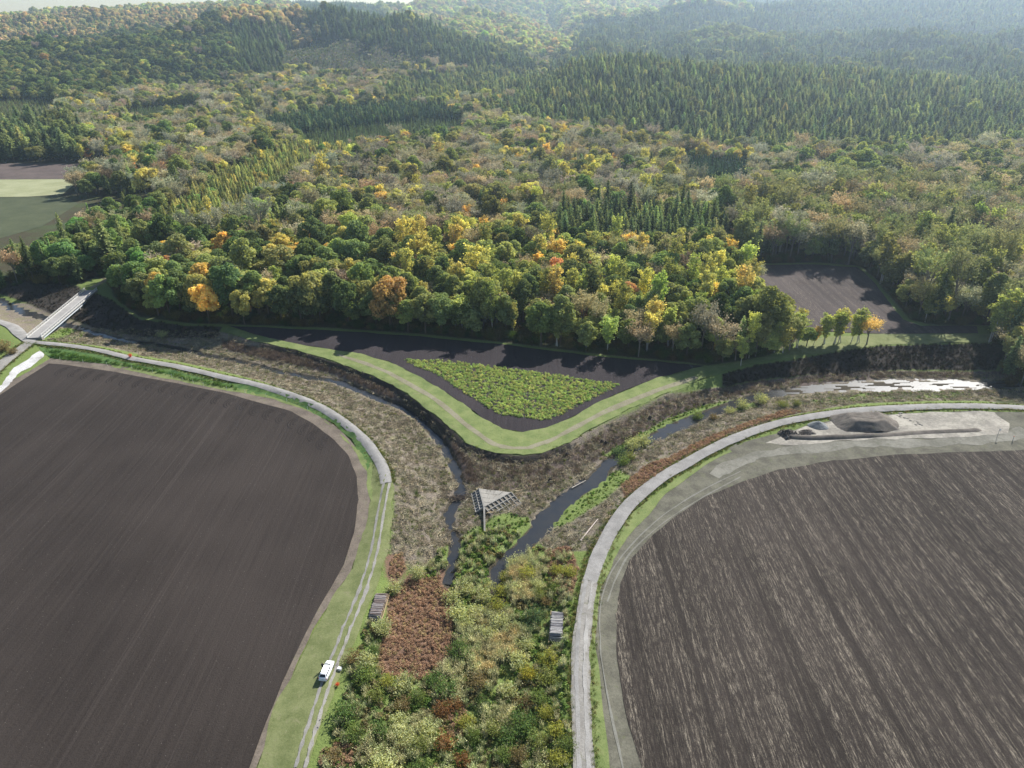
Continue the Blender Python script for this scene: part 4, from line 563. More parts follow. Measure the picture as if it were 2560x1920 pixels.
def field_mat(name, dark, light, rot, straw=None, straw_amt=.0, line=.5, wheel=.12):
    m = Mat(name); p = m.pos()
    q = m.map(p, (1, .03, 1), rot); q2 = m.map(p, (1, .12, 1), rot)
    rows = m.noise(q, .9, 3, .7); fine = m.noise(p, 3.2, 5, .75); big = m.noise(p, .022, 2)
    wide = m.noise(m.map(p, (1, .02, 1), rot), .22, 3, .6)
    f = m.math('ADD', m.math('MULTIPLY', rows, line), m.math('MULTIPLY', fine, 1 - line))
    c = m.mix(m.step(f, .3, .72), dark, light)
    c = m.mix(m.math('MULTIPLY', m.step(big, .35, .7), .35), c, tuple(v * 1.6 for v in light))
    if straw:
        q3 = m.map(p, (1, .085, 1), rot); mid_ = m.noise(m.map(p, (1, .012, 1), rot), .55, 4, .75)
        sp = m.step(m.noise(q3, 4.6, 4, .85), .46, .66); bits = m.step(m.noise(p, 5.5, 3, .8), .45, .65)
        rowm = m.math('MULTIPLY_ADD', m.step(mid_, .40, .62), .8, .14)
        s2 = m.math('MULTIPLY', m.math('MULTIPLY', sp, rowm), m.math('MULTIPLY_ADD', bits, .6, .4))
        c = m.mix(m.math('MULTIPLY', s2, straw_amt), c, straw)
        c = m.mix(m.math('MULTIPLY', m.step(m.noise(m.map(p, (1, .006, 1), rot), .33, 2), .5, .66), .35), c, tuple(v * .62 for v in dark))
    else: # a few thin wheel lines
        s = m.step(m.noise(m.map(p, (1, .004, 1), rot), 1.3, 0), .71, .74)
        c = m.mix(m.math('MULTIPLY', s, wheel), c, (.11, .09, .08))
        sp = m.step(m.n('TexVoronoi', {'Vector': p, 'Scale': .8}).outputs['Distance'], .09, .05)
        c = m.mix(m.math('MULTIPLY', sp, .35), c, (.25, .22, .2))
    h = m.math('ADD', m.math('MULTIPLY', rows, .8), fine)
    m.diffuse(c, 1, h, .8, .22); return m.m

def strip_mat(name, a, b, rot=None, scale=1.0, dirt=None, line=None):
    m = Mat(name); p = m.pos()
    n1 = m.noise(p, .25 * scale, 4, .6); n2 = m.noise(p, 2.4 * scale, 5, .75)
    c = m.mix(m.step(m.math('ADD', m.math('MULTIPLY', n1, .55), m.math('MULTIPLY', n2, .45)), .36, .64), a, b)
    if dirt: c = m.mix(m.math('MULTIPLY', m.step(m.noise(p, .5 * scale, 5, .7, 1.0), .55, .7), .7), c, dirt)
    m.diffuse(c, 1, n2, .6, .12); return m.m

M_FIELD_L = field_mat('dark_soil', (.0225, .0178, .0155), (.044, .0355, .0305), .02, line=.45)
M_FIELD_R = field_mat('stubble_soil', (.0225, .0180, .0155), (.046, .0375, .032), .0, straw=(.44, .38, .29), straw_amt=1.0, line=.35)
M_TRI = field_mat('tilled_soil', (.022, .019, .021), (.045, .037, .039), 1.2, line=.4, wheel=0)
M_BROWN = field_mat('stubble_soil_terrace', (.036, .029, .028), (.08, .065, .06), -.5, straw=(.3, .25, .19), straw_amt=.9, line=.35)
M_VERGE = strip_mat('verge_soil', (.10, .082, .066), (.19, .158, .125), dirt=(.14, .14, .075))
M_VERGE_G = strip_mat('verge_weedy', (.085, .08, .062), (.16, .152, .115), dirt=(.12, .128, .07))
M_GRASS = strip_mat('mown_grass', (.115, .135, .05), (.19, .205, .09), dirt=(.21, .2, .11))
M_GRASS2 = strip_mat('fresh_grass', (.115, .155, .05), (.195, .225, .085), dirt=(.21, .2, .1))
M_SLOPE = strip_mat('levee_grass', (.045, .10, .03), (.13, .21, .06), scale=1.4)
M_GRAVEL = strip_mat('pale_gravel', (.20, .192, .18), (.30, .288, .27), scale=1.2, dirt=(.235, .225, .205))
M_DIRT = strip_mat('dirt_track', (.19, .178, .16), (.29, .275, .25), dirt=(.16, .16, .11))
M_RUT = strip_mat('wheel_rut', (.20, .19, .17), (.30, .285, .26), scale=1.5, dirt=(.17, .18, .1))
M_SAND = strip_mat('pale_sand', (.19, .175, .15), (.40, .37, .31), scale=.5, dirt=(.17, .165, .13))
M_WHITE = strip_mat('white_sand', (.36, .35, .33), (.58, .57, .56), scale=.8, dirt=(.22, .2, .16))
M_PATH = strip_mat('earth_path', (.17, .155, .10), (.25, .23, .16), dirt=(.17, .19, .08))

rev = lambda p: [list(q) for q in p][::-1]
sheet('left_field', jitter(FIELD_L_POLY, .12, 2.5, 3), M_FIELD_L, .12, 6)
sheet('field_verge', jitter(VERGE_POLY, .15, 2.0, 4), M_VERGE, .03, 4)
sheet('levee_slope', jitter(SLOPE_POLY, .25, 2.0, 5), M_SLOPE, .07, 1.6)
sheet('levee_bench', jitter(BENCH_POLY, .25, 2.0, 6), M_GRASS2, .07, 1.8)
sheet('left_grass_verge', jitter(GRASS_L_POLY, .3, 2.0, 7), M_GRASS, .07, 2)
sheet('right_field', jitter(FIELD_R_POLY, .15, 2.5, 8), M_FIELD_R, .12, 6)
sheet('right_field_verge', jitter(VERGE_R_POLY, .2, 2.5, 9), M_VERGE_G, .03, 4)
sheet('right_grass_strip', jitter(O['GREEN_R'], .15, 2, 10), M_GRASS2, .09, 1.6)
sheet('sand_yard', jitter(O['SAND'], .4, 2, 11), M_SAND, .09, 2.5)
sheet('pale_track', jitter(ribbon(PALE_TRACK, 3.0, 6.0), .6, 2, 30), strip_mat('pale_track_soil', (.13, .125, .10), (.23, .22, .185), scale=.6, dirt=(.12, .12, .085)), .06, 2)
sheet('triangle_field', jitter(O['TRI_DARK'], .2, 2, 12), M_TRI, .06, 3)
sheet('grass_strip', jitter(STRIP_POLY, .25, 2, 13), M_GRASS2, .08, 1.6)
sheet('grass_strip_path', jitter(ribbon(STRIP_PATH_L, 2.0), .2, 2, 14), M_PATH, .11, 1.6)
sheet('terrace_field', jitter(O['BROWN_R'], .3, 3, 15), M_BROWN, .06, 4)
sheet('terrace_grass', jitter(O['GRASS_TR'], .3, 3, 16), M_GRASS, .09, 2)
sheet('far_tilled_field', O['far_brown'], strip_mat('far_soil', (.08, .062, .055), (.13, .1, .088), scale=.3), .1, 12)
sheet('far_pale_field', O['far_pale'], strip_mat('far_pale_crop', (.24, .25, .13), (.32, .325, .19), scale=.3), .1, 12)
sheet('far_green_field', O['far_dark'], strip_mat('far_green_crop', (.055, .066, .034), (.085, .095, .05), scale=.3), .1, 12)
sheet('gravel_road', jitter(ribbon(O['ROAD_L'], 3.1, 3.1), .08, 1.5, 17), M_GRAVEL, .14, 1.4)
sheet('gravel_road', jitter(ribbon(GRAVEL_R, 3.3, 4.3), .08, 1.5, 18), M_GRAVEL, .14, 1.4)
sheet('dirt_road', jitter(ribbon(DIRT_R, 3.7, 3.5), .1, 1.5, 19), M_DIRT, .12, 1.4)
for d in (-.8, .8):
    sheet('wheel_rut', jitter(ribbon(offset_line(smooth_line(O['TRACK_L'], 3), d), .62), .1, 1.2, 20), M_RUT, .11, 1.2)
    sheet('wheel_rut', jitter(ribbon(offset_line(smooth_line(DIRT_R, 3), d), .75), .08, 1.2, 21), strip_mat('packed_gravel', (.22, .21, .195), (.32, .31, .29), scale=1.5), .16, 1.2)
sheet('farm_road', jitter(ribbon(LANE_SW, 4.2), .1, 1.5, 22), M_DIRT, .13, 1.5)
sheet('farm_road', jitter(ribbon(LANE_NW, 4.6), .1, 1.5, 23), M_GRAVEL, .16, 1.5)
sheet('forest_path', jitter(ribbon(LANE_N, 3.2), .1, 1.5, 24), M_PATH, .13, 1.5)
sheet('white_sand_bank', jitter(WHITE_POLY, .5, 1.6, 25), M_WHITE, .12, 2)
for w in WHEEL_R:
    sheet('wheel_rut', jitter(ribbon(w, .35), .05, 1.5, 26), strip_mat('pale_rut', (.15, .145, .12), (.21, .205, .175)), .1, 1.5)

# turning marks of the tractor along the head of the left field
rt = np.random.default_rng(61); hd = smooth_line(HEADLAND, 3)
seg = np.concatenate([[0], np.cumsum(np.hypot(*np.diff(hd, axis=0).T))])
M_MARK = strip_mat('tyre_mark_soil', (.016, .013, .012), (.03, .025, .023))
for s in np.arange(4, seg[-1] - 3, 5.6):
    px, py = np.interp(s, seg, hd[:, 0]), np.interp(s, seg, hd[:, 1]) - 1.5
    for r_ in (1.3, 2.1, 2.9):
        a = np.linspace(1.7 + rt.normal() * .1, 4.3 + rt.normal() * .2, 9); arc = np.column_stack([px + 1.2 + np.cos(a) * r_, py - 1.0 + np.sin(a) * r_ * 1.25])
        sheet('tyre_mark', ribbon(arc, .3), M_MARK, .16, 2, zf=lambda x, y: np.zeros(np.shape(x)))

# -- water: one level sheet, the shore is where the ground rises through it
mw = Mat('stream_water'); pw = mw.pos()
bmp = mw.n('Bump', {'Height': mw.noise(pw, 1.6, 3, .6), 'Strength': .25, 'Distance': .06}).outputs[0]
wb = mw.n('BsdfPrincipled', {'Base Color': mw.mix(mw.noise(pw, .3, 3), (.016, .022, .032), (.045, .042, .036)), 'Roughness': mw.math('MULTIPLY_ADD', mw.step(mw.n('SeparateXYZ', {0: pw}).outputs[0], 80, 100), .2, .09), 'IOR': 1.33, 'Specular IOR Level': .6, 'Normal': bmp}); mw.done(wb)
WATER_Z = -2.45
for line, w in ((O['STREAM_L'], 8.5), (O['STREAM_R'], 15)):
    sheet('stream_water', ribbon(line, w), mw.m, 0, 6, zf=lambda x, y: np.full(np.shape(x), WATER_Z) + (0.0 if w < 10 else .012))

# ------------------------------------------------------------------ trees
M_LEAF = leaf_mat('leaves', .45); M_NEEDLE = leaf_mat('needles', .40, 1.15, (1.15, 1.1, .7)); M_TWIG = leaf_mat('twigs', .25, .7, (1.1, 1.0, .9))
M_BARK = simple('bark', (.10, .08, .06), .9, noise=.4, nscale=2); M_BIRCH = simple('birch_bark', (.45, .43, .39), .8, noise=.35, nscale=3); M_GREYBARK = simple('grey_bark', (.2, .175, .15), .9, noise=.3, nscale=2)

def branch_set(rng, base, n, spread, lo, hi, top, r0):
    """limbs from a trunk: returns start and end points"""
    a = np.arange(n) * 2.4 + rng.uniform(0, 6); h = rng.uniform(lo, hi, n)
    s = np.column_stack([base[0] + 0 * a, base[1] + 0 * a, h]); L = spread * rng.uniform(.6, 1, n)
    e = s + np.column_stack([np.cos(a) * L, np.sin(a) * L, (top - h) * rng.uniform(.35, .75, n)])
    return s, e

def make_oak(rng, H=16.0, R=4.6, leaf=.62, n=130, gap=0.0):
    nl = int(rng.integers(17, 23)); pos = []
    for i in range(nl):
        t = (i + .5) / nl; zc = .36 + .52 * t; rr = R * math.sqrt(max(.05, 1 - ((zc - .55) / .47) ** 2)) * rng.uniform(.45, .82)
        if t > .88: rr *= .4
        a = i * 2.399 + rng.normal() * .3; pos.append((math.cos(a) * rr, math.sin(a) * rr, zc * H))
    pos = np.array(pos); rad = rng.uniform(1.25, 2.1, nl) * R / 4.6; lv = rng.uniform(0, 1, nl)
    Q, var = [], []
    for c, r, v in zip(pos, rad, lv):
        k = int(n * (r / 1.6) ** 2); d = unit(rng.normal(size=(k, 3)) + np.array([0, 0, .35])); p = c + d * r * rng.uniform(.68, 1.06, (k, 1)) * np.array([1, 1, .82])
        nn = unit(d * .7 + rng.normal(size=(k, 3)) * .6 + np.array([0, 0, .45]))
        Q.append(leaf_quads(p, nn, leaf * rng.uniform(.65, 1.25, k), rng)); var.append(np.clip(.55 * v + .45 * rng.uniform(0, 1, k), 0, 1))
    tr = [tube_quads([(0, 0, -.4)], [(0.1, 0, .55 * H)], .32, .2, 6)]
    for c in pos[::2]: tr.append(tube_quads([(0, 0, min(.5 * H, c[2] * .75))], [tuple(c)], .14, .05, 4))
    return np.concatenate(Q), np.concatenate(var), np.concatenate(tr)

def make_birch(rng, H=18.0, R=2.5, leaf=.5, stems=1):
    Q, var, tr = [], [], []
    for s in range(stems):
        bx, by = (0, 0) if stems == 1 else tuple(rng.normal(size=2) * .5)
        lean = rng.normal(size=2) * (.6 if stems == 1 else 1.3); h = H * rng.uniform(.88, 1.05)
        top = np.array([bx + lean[0], by + lean[1], h]); b0 = np.array([bx, by, -.4])
        tr.append(tube_quads([b0], [top * .55 + b0 * .45], .17, .12, 5)); tr.append(tube_quads([top * .55 + b0 * .45], [top], .12, .03, 5))
        nb = 26 if stems == 1 else 15
        for i in range(nb):
            t = .30 + .70 * (i + rng.uniform()) / nb; o = b0 + (top - b0) * t; a = i * 2.4 + rng.normal() * .4
            prof = math.sin(math.pi * min(1, (1.04 - t) / .72) ** .75) ** .7 if t < 1.0 else .2
            L = R * prof * rng.uniform(.55, 1.05) * (1 if stems == 1 else .75) + .25
            e = o + np.array([math.cos(a) * L, math.sin(a) * L, L * rng.uniform(.35, .9)])
            tr.append(tube_quads([o], [e], .05, .02, 3))
            k = int(34 + 22 * L); u = rng.uniform(.25, 1.1, (k, 1)); p = o + (e - o) * u + rng.normal(size=(k, 3)) * np.array([.42, .42, .5]) * (.5 + .5 * L / R)
            p[:, 2] -= rng.uniform(0, .5, k)
            Q.append(leaf_quads(p, unit(rng.normal(size=(k, 3)) + np.array([0, 0, .2])), leaf * rng.uniform(.55, 1.15, k), rng)); v = rng.uniform()
            var.append(np.clip(.4 * v + .6 * rng.uniform(0, 1, k), 0, 1))
    return np.concatenate(Q), np.concatenate(var), np.concatenate(tr)

def make_bare(rng, H=16.0, R=4.0, leaves=.25):
    Q, var, tr = [], [], []
    tr.append(tube_quads([(0, 0, -.4)], [(.1, .1, .42 * H)], .26, .18, 6)); o0 = np.array([.1, .1, .42 * H])
    for i in range(9):
        a = i * 2.4 + rng.normal() * .3; L = R * rng.uniform(.35, .8); z1 = H * rng.uniform(.62, .84)
        s = np.array([.1, .1, H * rng.uniform(.28, .44)]); e = np.array([math.cos(a) * L, math.sin(a) * L, z1])
        tr.append(tube_quads([s], [e], .12, .05, 4))
        for j in range(6):
            b = a + rng.normal() * .9; s2 = s + (e - s) * rng.uniform(.4, 1); L2 = R * rng.uniform(.25, .5)
            e2 = s2 + np.array([math.cos(b) * L2, math.sin(b) * L2, rng.uniform(.6, 2.6)]); tr.append(tube_quads([s2], [e2], .045, .02, 3))
            k = 17; u = rng.uniform(.2, 1.05, (k, 1)); p = s2 + (e2 - s2) * u
            d = unit(np.column_stack([np.cos(b + rng.normal(size=k) * 1.0), np.sin(b + rng.normal(size=k) * 1.0), rng.uniform(.2, 1.4, k)])); ln = rng.uniform(.7, 1.6, (k, 1)); w = rng.uniform(.05, .1, (k, 1))
            sd_ = unit(np.cross(d, rng.normal(size=(k, 3)))) * w
            Q.append(np.stack([p - sd_, p + sd_, p + d * ln + sd_ * .4, p + d * ln - sd_ * .4], 1)); var.append(rng.uniform(.1, .8, k))
            k = int(rng.poisson(22 * leaves * 2)); c = e2 + rng.normal(size=(k, 3)) * .75
            if k: Q.append(leaf_quads(c, unit(rng.normal(size=(k, 3))), rng.uniform(.25, .5, k), rng)); var.append(rng.uniform(.5, 1, k))
    return np.concatenate(Q), np.concatenate(var), np.concatenate(tr)

def make_conifer(rng, H=20.0, R=2.7, base=.18, droop=.12, step=.62, per=8, size=.85, pw=.58, dens=5):
    Q, var = [], []; z = base * H; i = 0
    while z < H * .985:
        t = (z - base * H) / (H * (1 - base)); L = R * (1 - t) ** pw * min(1, .55 + 1.6 * t) * rng.uniform(.72, 1.08) + .18
        m = max(3, int(per * (.45 + .55 * (1 - t))))
        for j in range(m):
            a = i * 1.3 + 2 * math.pi * j / m + rng.normal() * .22; Lb = L * rng.uniform(.65, 1.1); k = max(2, int(dens * Lb / 1.6) + 1)
            u = (np.arange(k) + rng.uniform(.2, .8, k)) / k; rr = Lb * u
            p = np.column_stack([np.cos(a) * rr, np.sin(a) * rr, z - droop * rr + .05 * rr * rr + rng.normal(size=k) * .1])
            d = np.array([math.cos(a), math.sin(a), -droop]); side = np.array([-math.sin(a), math.cos(a), 0])
            s = size * (1.1 - .55 * u) * rng.uniform(.75, 1.25, k) * (.55 + .45 * (1 - t)); tilt = rng.normal(size=(k, 1)) * .5
            sv = side + np.array([0, 0, 1]) * tilt; dv = d + np.array([0, 0, 1]) * rng.normal(size=(k, 1)) * .3
            s = s[:, None]
            Q.append(np.stack([p - sv * s * .62 - dv * s * .3, p + sv * s * .5 - dv * s * .4, p + sv * s * .42 + dv * s * .75, p - sv * s * .35 + dv * s * .8], 1))
            var.append(np.clip(.05 + .35 * t + .45 * u + rng.normal(size=k) * .15, 0, 1))  # lighter up the crown and outwards: sunlit tops painted into the value
        z += step * rng.uniform(.8, 1.2) * (.6 + .4 * (1 - t)); i += 1
    Q.append(leaf_quads(np.array([[0, 0, H * .97], [0, 0, H * .99]]), np.array([[1., 0, 0], [0, 1., 0]]), np.array([.5, .5]), rng, 1.6)); var.append(np.array([.8, .8]))
    tr = [tube_quads([(0, 0, -.4)], [(0, 0, H * .5)], .2, .13, 6), tube_quads([(0, 0, H * .5)], [(0, 0, H * .96)], .13, .02, 5)]
    return np.concatenate(Q), np.concatenate(var), np.concatenate(tr)

KINDS = {}
def register(kind, makers, leafm, barkm):
    """each variant: crown mesh and trunk mesh (for single trees) and both in one mesh (for far woods)"""
    L = []
    for i, (fn, kw) in enumerate(makers):
        rng = np.random.default_rng(100 + 17 * i + len(KINDS) * 1000)
        q, v, t = fn(rng, **kw)
        cm = quad_mesh(kind + '_crown', q, [leafm], v); tm = quad_mesh(kind + '_trunk', t, [barkm])
        both = quad_mesh(kind + '_whole', np.concatenate([q, t]), [leafm, barkm], np.concatenate([v, np.full(len(t), .5)]), np.concatenate([np.zeros(len(q)), np.ones(len(t))]).astype(int))
        L.append((cm, tm, both))
    KINDS[kind] = L
register('broadleaf_tree', [(make_oak, dict(H=h, R=r, n=n)) for h, r, n in ((16, 4.6, 150), (14.5, 4.2, 150), (17.5, 4.4, 140), (15, 5.2, 140), (18, 4.8, 145), (12.5, 3.7, 160))], M_LEAF, M_BARK)
register('birch_tree', [(make_birch, dict(H=h, R=r, stems=s)) for h, r, s in ((18, 2.6, 1), (16, 2.3, 1), (19, 3.0, 1), (17, 3.0, 3), (15, 2.6, 3), (14, 2.2, 1))], M_LEAF, M_BIRCH)
register('bare_tree', [(make_bare, dict(H=h, R=r, leaves=l)) for h, r, l in ((16, 4.2, .2), (18, 4.4, .1), (14.5, 3.8, .5), (17, 4.0, .8), (15, 4.6, .35), (18.5, 3.8, .3))], M_TWIG, M_GREYBARK)
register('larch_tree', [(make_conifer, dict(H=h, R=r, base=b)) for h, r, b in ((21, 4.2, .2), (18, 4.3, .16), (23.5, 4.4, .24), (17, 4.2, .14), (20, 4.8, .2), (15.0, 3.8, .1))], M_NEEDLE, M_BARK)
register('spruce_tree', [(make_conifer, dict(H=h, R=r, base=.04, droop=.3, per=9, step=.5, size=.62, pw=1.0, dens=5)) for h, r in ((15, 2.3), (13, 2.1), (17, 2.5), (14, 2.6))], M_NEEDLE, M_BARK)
KN = list(KINDS); OAK, BIRCH, BARE, LARCH, SPRUCE = range(5)

# palettes: albedo of the leaves
PAL = {
 'green': (.066, .084, .032), 'deep': (.050, .067, .028), 'olive': (.098, .104, .042), 'lime': (.128, .142, .052), 'yellow': (.180, .168, .060),
 'gold': (.22, .165, .058), 'orange': (.20, .122, .055), 'rust': (.165, .095, .055), 'brown': (.140, .120, .070), 'grey': (.122, .118, .082), 'mauve': (.138, .115, .082),
 'larch': (.100, .112, .046), 'larchy': (.138, .138, .056), 'larchd': (.058, .076, .035), 'spruce': (.022, .040, .024), 'lush': (.070, .105, .038)}
PN = list(PAL); PV = np.array([PAL[k] for k in PN])
PAL = {k: tuple(np.array(v) * 3.2 * np.array([1.02, 1.0, 1.14])) for k, v in PAL.items()}; PV = PV * 3.2 * np.array([1.02, 1.0, 1.14])

# zone recipes: spacing, [(kind, palette, weight, scale)]
REC = {
 'spruce_pocket': (3.4, [(SPRUCE, 'spruce', 1, .85)]),
 'larch_hill': (9.0, [(LARCH, 'larchd', 6, 1.0), (LARCH, 'larch', 3, 1.05), (LARCH, 'larchy', .5, 1.0), (OAK, 'olive', .15, .9)]),
 'young_larch': (4.0, [(LARCH, 'larchy', 5, .55), (LARCH, 'larch', 4, .55), (BIRCH, 'yellow', .35, .6), (OAK, 'lush', .25, .55)]),
 'conifer_row': (5.8, [(LARCH, 'larchd', 5, .95), (LARCH, 'larch', 3, .9), (SPRUCE, 'spruce', .5, 1.1)]),
 'conifer_row2': (5.5, [(LARCH, 'larchd', 5, 1.1), (OAK, 'green', 2, 1)]),
 'spruce_rows': (4.0, [(SPRUCE, 'spruce', 5, 1.0), (LARCH, 'larchd', 1, .9)]),
 'mid_larch': (8.4, [(LARCH, 'larch', 5, .95), (LARCH, 'larchd', 3, .95), (OAK, 'olive', .6, .9)]),
 'dark_block': (8.6, [(SPRUCE, 'larchd', 3, 1.35), (LARCH, 'larchd', 4, 1.1)]),
 'ridge_conifer': (8.8, [(LARCH, 'larchd', 5, 1.05), (SPRUCE, 'larchd', 2, 1.3), (OAK, 'olive', .5, 1)]),
 'clearing': (5.5, [(LARCH, 'larchd', 3, .3), (OAK, 'olive', 2, .22), (BARE, 'grey', 1, .3)]),
 'left_larch': (8.0, [(LARCH, 'larchd', 5, 1.25), (LARCH, 'larch', 2, 1.2), (OAK, 'olive', .8, 1.2)]),
 'hollow_a': (4.5, [(SPRUCE, 'larch', 3, .35)]), 'hollow_b': (4.5, [(SPRUCE, 'larchd', 3, .4)]), 'hollow_c': (4.2, [(SPRUCE, 'larchd', 3, .5)]),
 'oak_hill': (11.5, [(OAK, 'green', 6, 1.0), (OAK, 'deep', 2, 1.0), (OAK, 'olive', 2.5, 1.0), (OAK, 'lime', 2.2, .95), (OAK, 'yellow', .5, .95), (OAK, 'orange', .25, .95), (BARE, 'mauve', .2, 1)]),
 'left_green': (7.0, [(OAK, 'lush', 4, .75), (OAK, 'green', 3, .8), (LARCH, 'larchd', 2.2, .8), (LARCH, 'larch', 1.5, .75), (OAK, 'olive', 1.3, .8), (BARE, 'brown', .8, .8), (SPRUCE, 'lush', .5, 1.1)]),
 'oak_front': (8.6, [(OAK, 'green', 4, 1.0), (OAK, 'deep', 2, 1.02), (OAK, 'olive', 3, 1.0), (OAK, 'lime', 1.5, .95), (OAK, 'yellow', .9, .95), (OAK, 'gold', .7, .95), (OAK, 'orange', .8, .85), (BARE, 'mauve', .4, .95)]),
 'yellow_mid': (7.2, [(OAK, 'green', 3.0, .88), (OAK, 'olive', 1.8, .9), (OAK, 'deep', .8, .9), (OAK, 'lime', 2.0, .85), (BIRCH, 'yellow', 1.8, .95), (BIRCH, 'lime', 1.6, .95), (BARE, 'brown', 1.2, .95), (BIRCH, 'gold', .2, .9), (OAK, 'rust', .2, .7)]),
 'bare_mid': (8.6, [(BARE, 'grey', 3, 1.0), (BARE, 'brown', 2.4, .95), (BARE, 'olive', 2, .95), (OAK, 'green', .8, .92), (OAK, 'olive', 3.0, .95), (BIRCH, 'yellow', 1.6, .9), (OAK, 'yellow', 1.2, .9), (BIRCH, 'gold', .45, .85), (LARCH, 'larchd', .6, .85)]),
 'right_bare': (6.6, [(BARE, 'grey', 2.2, 1.05), (BARE, 'brown', 1.8, 1.1), (BARE, 'olive', 4, 1.1), (OAK, 'olive', 1.5, .95), (BIRCH, 'olive', 1.8, 1.05), (OAK, 'green', .8, .95), (OAK, 'lime', .35, .9), (LARCH, 'larchd', .5, 1.0), (OAK, 'rust', .08, .8)]),
 'right_green': (8.6, [(OAK, 'green', 3, 1.0), (OAK, 'olive', 2.5, 1.0), (BARE, 'grey', 2.6, 1.05), (LARCH, 'larchd', 1.2, .9), (BARE, 'brown', 1.5, 1), (OAK, 'lime', .9, .9)]),
 'far_oak_bump': (13, [(OAK, 'lime', 3, 1.1), (OAK, 'olive', 3, 1.1)]),
 'mixed': (8.4, [(OAK, 'green', 1.6, .95), (OAK, 'olive', 2.6, .95), (BARE, 'grey', 2.0, 1.0), (BARE, 'brown', 2.0, .95), (BIRCH, 'yellow', .9, .9), (OAK, 'lime', 1.3, .9), (OAK, 'yellow', .7, .9), (LARCH, 'larchd', .7, .85), (LARCH, 'larch', .6, .8), (OAK, 'gold', .16, .85), (OAK, 'orange', .12, .85)]),
 'far_left': (8.5, [(LARCH, 'larchd', 3, 1.05), (LARCH, 'larch', 1.5, 1.0), (OAK, 'brown', 3, 1), (OAK, 'mauve', 1.2, 1)]),
 'far_centre': (10, [(OAK, 'lime', 3, 1.2), (OAK, 'brown', 2.6, 1.2), (OAK, 'olive', 2.4, 1.2), (LARCH, 'larch', .8, 1.1)]),
 'far_right': (7.4, [(LARCH, 'larchd', 6, 1.1), (LARCH, 'larch', 1.2, 1.05), (OAK, 'olive', .5, 1.1)]),
}
ORDER = ['clearing', 'hollow_a', 'hollow_b', 'hollow_c', 'spruce_pocket', 'larch_hill', 'young_larch', 'conifer_row', 'conifer_row2', 'spruce_rows', 'mid_larch', 'dark_block', 'far_oak_bump', 'ridge_conifer', 'left_larch', 'oak_hill', 'left_green', 'oak_front', 'yellow_mid', 'bare_mid', 'right_green', 'right_bare']

def view_ok(x, y, m):
    return (np.abs(x) < (y + 30) * .80 + m) & (y > 60)

def blocked(x, y):
    b = inside(Z['open_valley'], x, y)
    b |= inside(Z['far_field_clear'], x, y) | inside(Z['far_fields'], x, y)
    for k in ('far_brown', 'far_pale', 'far_dark', 'BROWN_R'): b |= inside(O[k], x, y)
    b |= dist_line(LANE_N, x, y) < 3.5
    return b

def grid(x0, x1, y0, y1, s, rng, jit=.42):
    gx, gy = np.meshgrid(np.arange(x0, x1, s), np.arange(y0, y1, s * .9)); gx[1::2] += s / 2
    return (gx + rng.normal(size=gx.shape) * s * jit * .6).ravel(), (gy + rng.normal(size=gy.shape) * s * jit * .6).ravel()

def field_noise(x, y, s, seed):
    r = np.random.default_rng(seed); v = 0
    for k in range(5):
        a, b, c, d = r.uniform(.6, 1.6, 4); v = v + np.sin(x / s * a * 3 + 4 * np.sin(y / s * b) + c * 9) * np.sin(y / s * d * 3 + k * 2.1 + 3 * np.sin(x / s * c))
    return v / 2.2

T = dict(x=[], y=[], kind=[], pal=[], sc=[], zone=[])
taken = []
def add_zone(name, x, y, rng):
    rec = REC[name][1]; w = np.array([r[2] for r in rec], float)
    # neighbours of a kind stand together: the draw follows a slow noise
    u = (.5 + .5 * field_noise(x, y, 60, len(name)) * .9 + rng.normal(size=len(x)) * .32) % 1.0
    order = np.argsort(np.random.default_rng(len(name)).uniform(size=len(w))); cw = np.cumsum(w[order]) / w.sum()
    ci = order[np.clip(np.searchsorted(cw, u), 0, len(w) - 1)]
    T['x'].append(x); T['y'].append(y); T['kind'].append(np.array([rec[i][0] for i in ci])); T['pal'].append(np.array([PN.index(rec[i][1]) for i in ci]))
    T['sc'].append(np.array([rec[i][3] for i in ci]) * rng.normal(1, .11, len(x)).clip(.7, 1.3)); T['zone'].append(np.full(len(x), (ORDER + ['mixed', 'far_left', 'far_centre', 'far_right']).index(name)))

rngT = np.random.default_rng(21)
for zi, name in enumerate(ORDER):
    p = np.array(Z[name]); lo, hi = p.min(0), np.minimum(p.max(0), [3000, 4600])
    x, y = grid(lo[0], hi[0], lo[1], hi[1], REC[name][0] * (1.25 if lo[1] > 1100 else 1), rngT, .18 if name in ('spruce_pocket', 'young_larch') else .42)
    k = inside(p, x, y) & view_ok(x, y, 70) & (y < 4500)
    for q in ORDER[:zi]: k &= ~inside(Z[q], x, y)
    k[k] &= ~blocked(x[k], y[k])
    add_zone(name, x[k], y[k], rngT)
def rest(y0, y1, s, pick):
    h = (y1 + 30) * .8 + 70; x, y = grid(-h, h, y0, y1, s, rngT)
    k = view_ok(x, y, 70)
    for q in ORDER: k[k] &= ~inside(Z[q], x[k], y[k])
    k[k] &= ~blocked(x[k], y[k]); x, y = x[k], y[k]; z = pick(x, y)
    for nm in set(z): add_zone(nm, x[z == nm], y[z == nm], rngT)
rest(225, 800, 8.6, lambda x, y: np.full(len(x), 'mixed'))
rest(800, 1300, 9.4, lambda x, y: np.where(x > 330, 'far_right', np.where(field_noise(x, y, 150, 5) > .5, 'mid_larch', 'mixed')))
rest(1300, 2000, 11, lambda x, y: np.where(x > 60 + (y - 1300) * .05, 'far_right', np.where((x < -330) & (y > 1550), 'far_left', 'mixed')))
rest(2000, 3000, 13, lambda x, y: np.where(x > 60 + (y - 1300) * .12, 'far_right', np.where(x < -400, 'far_left', 'far_centre')))
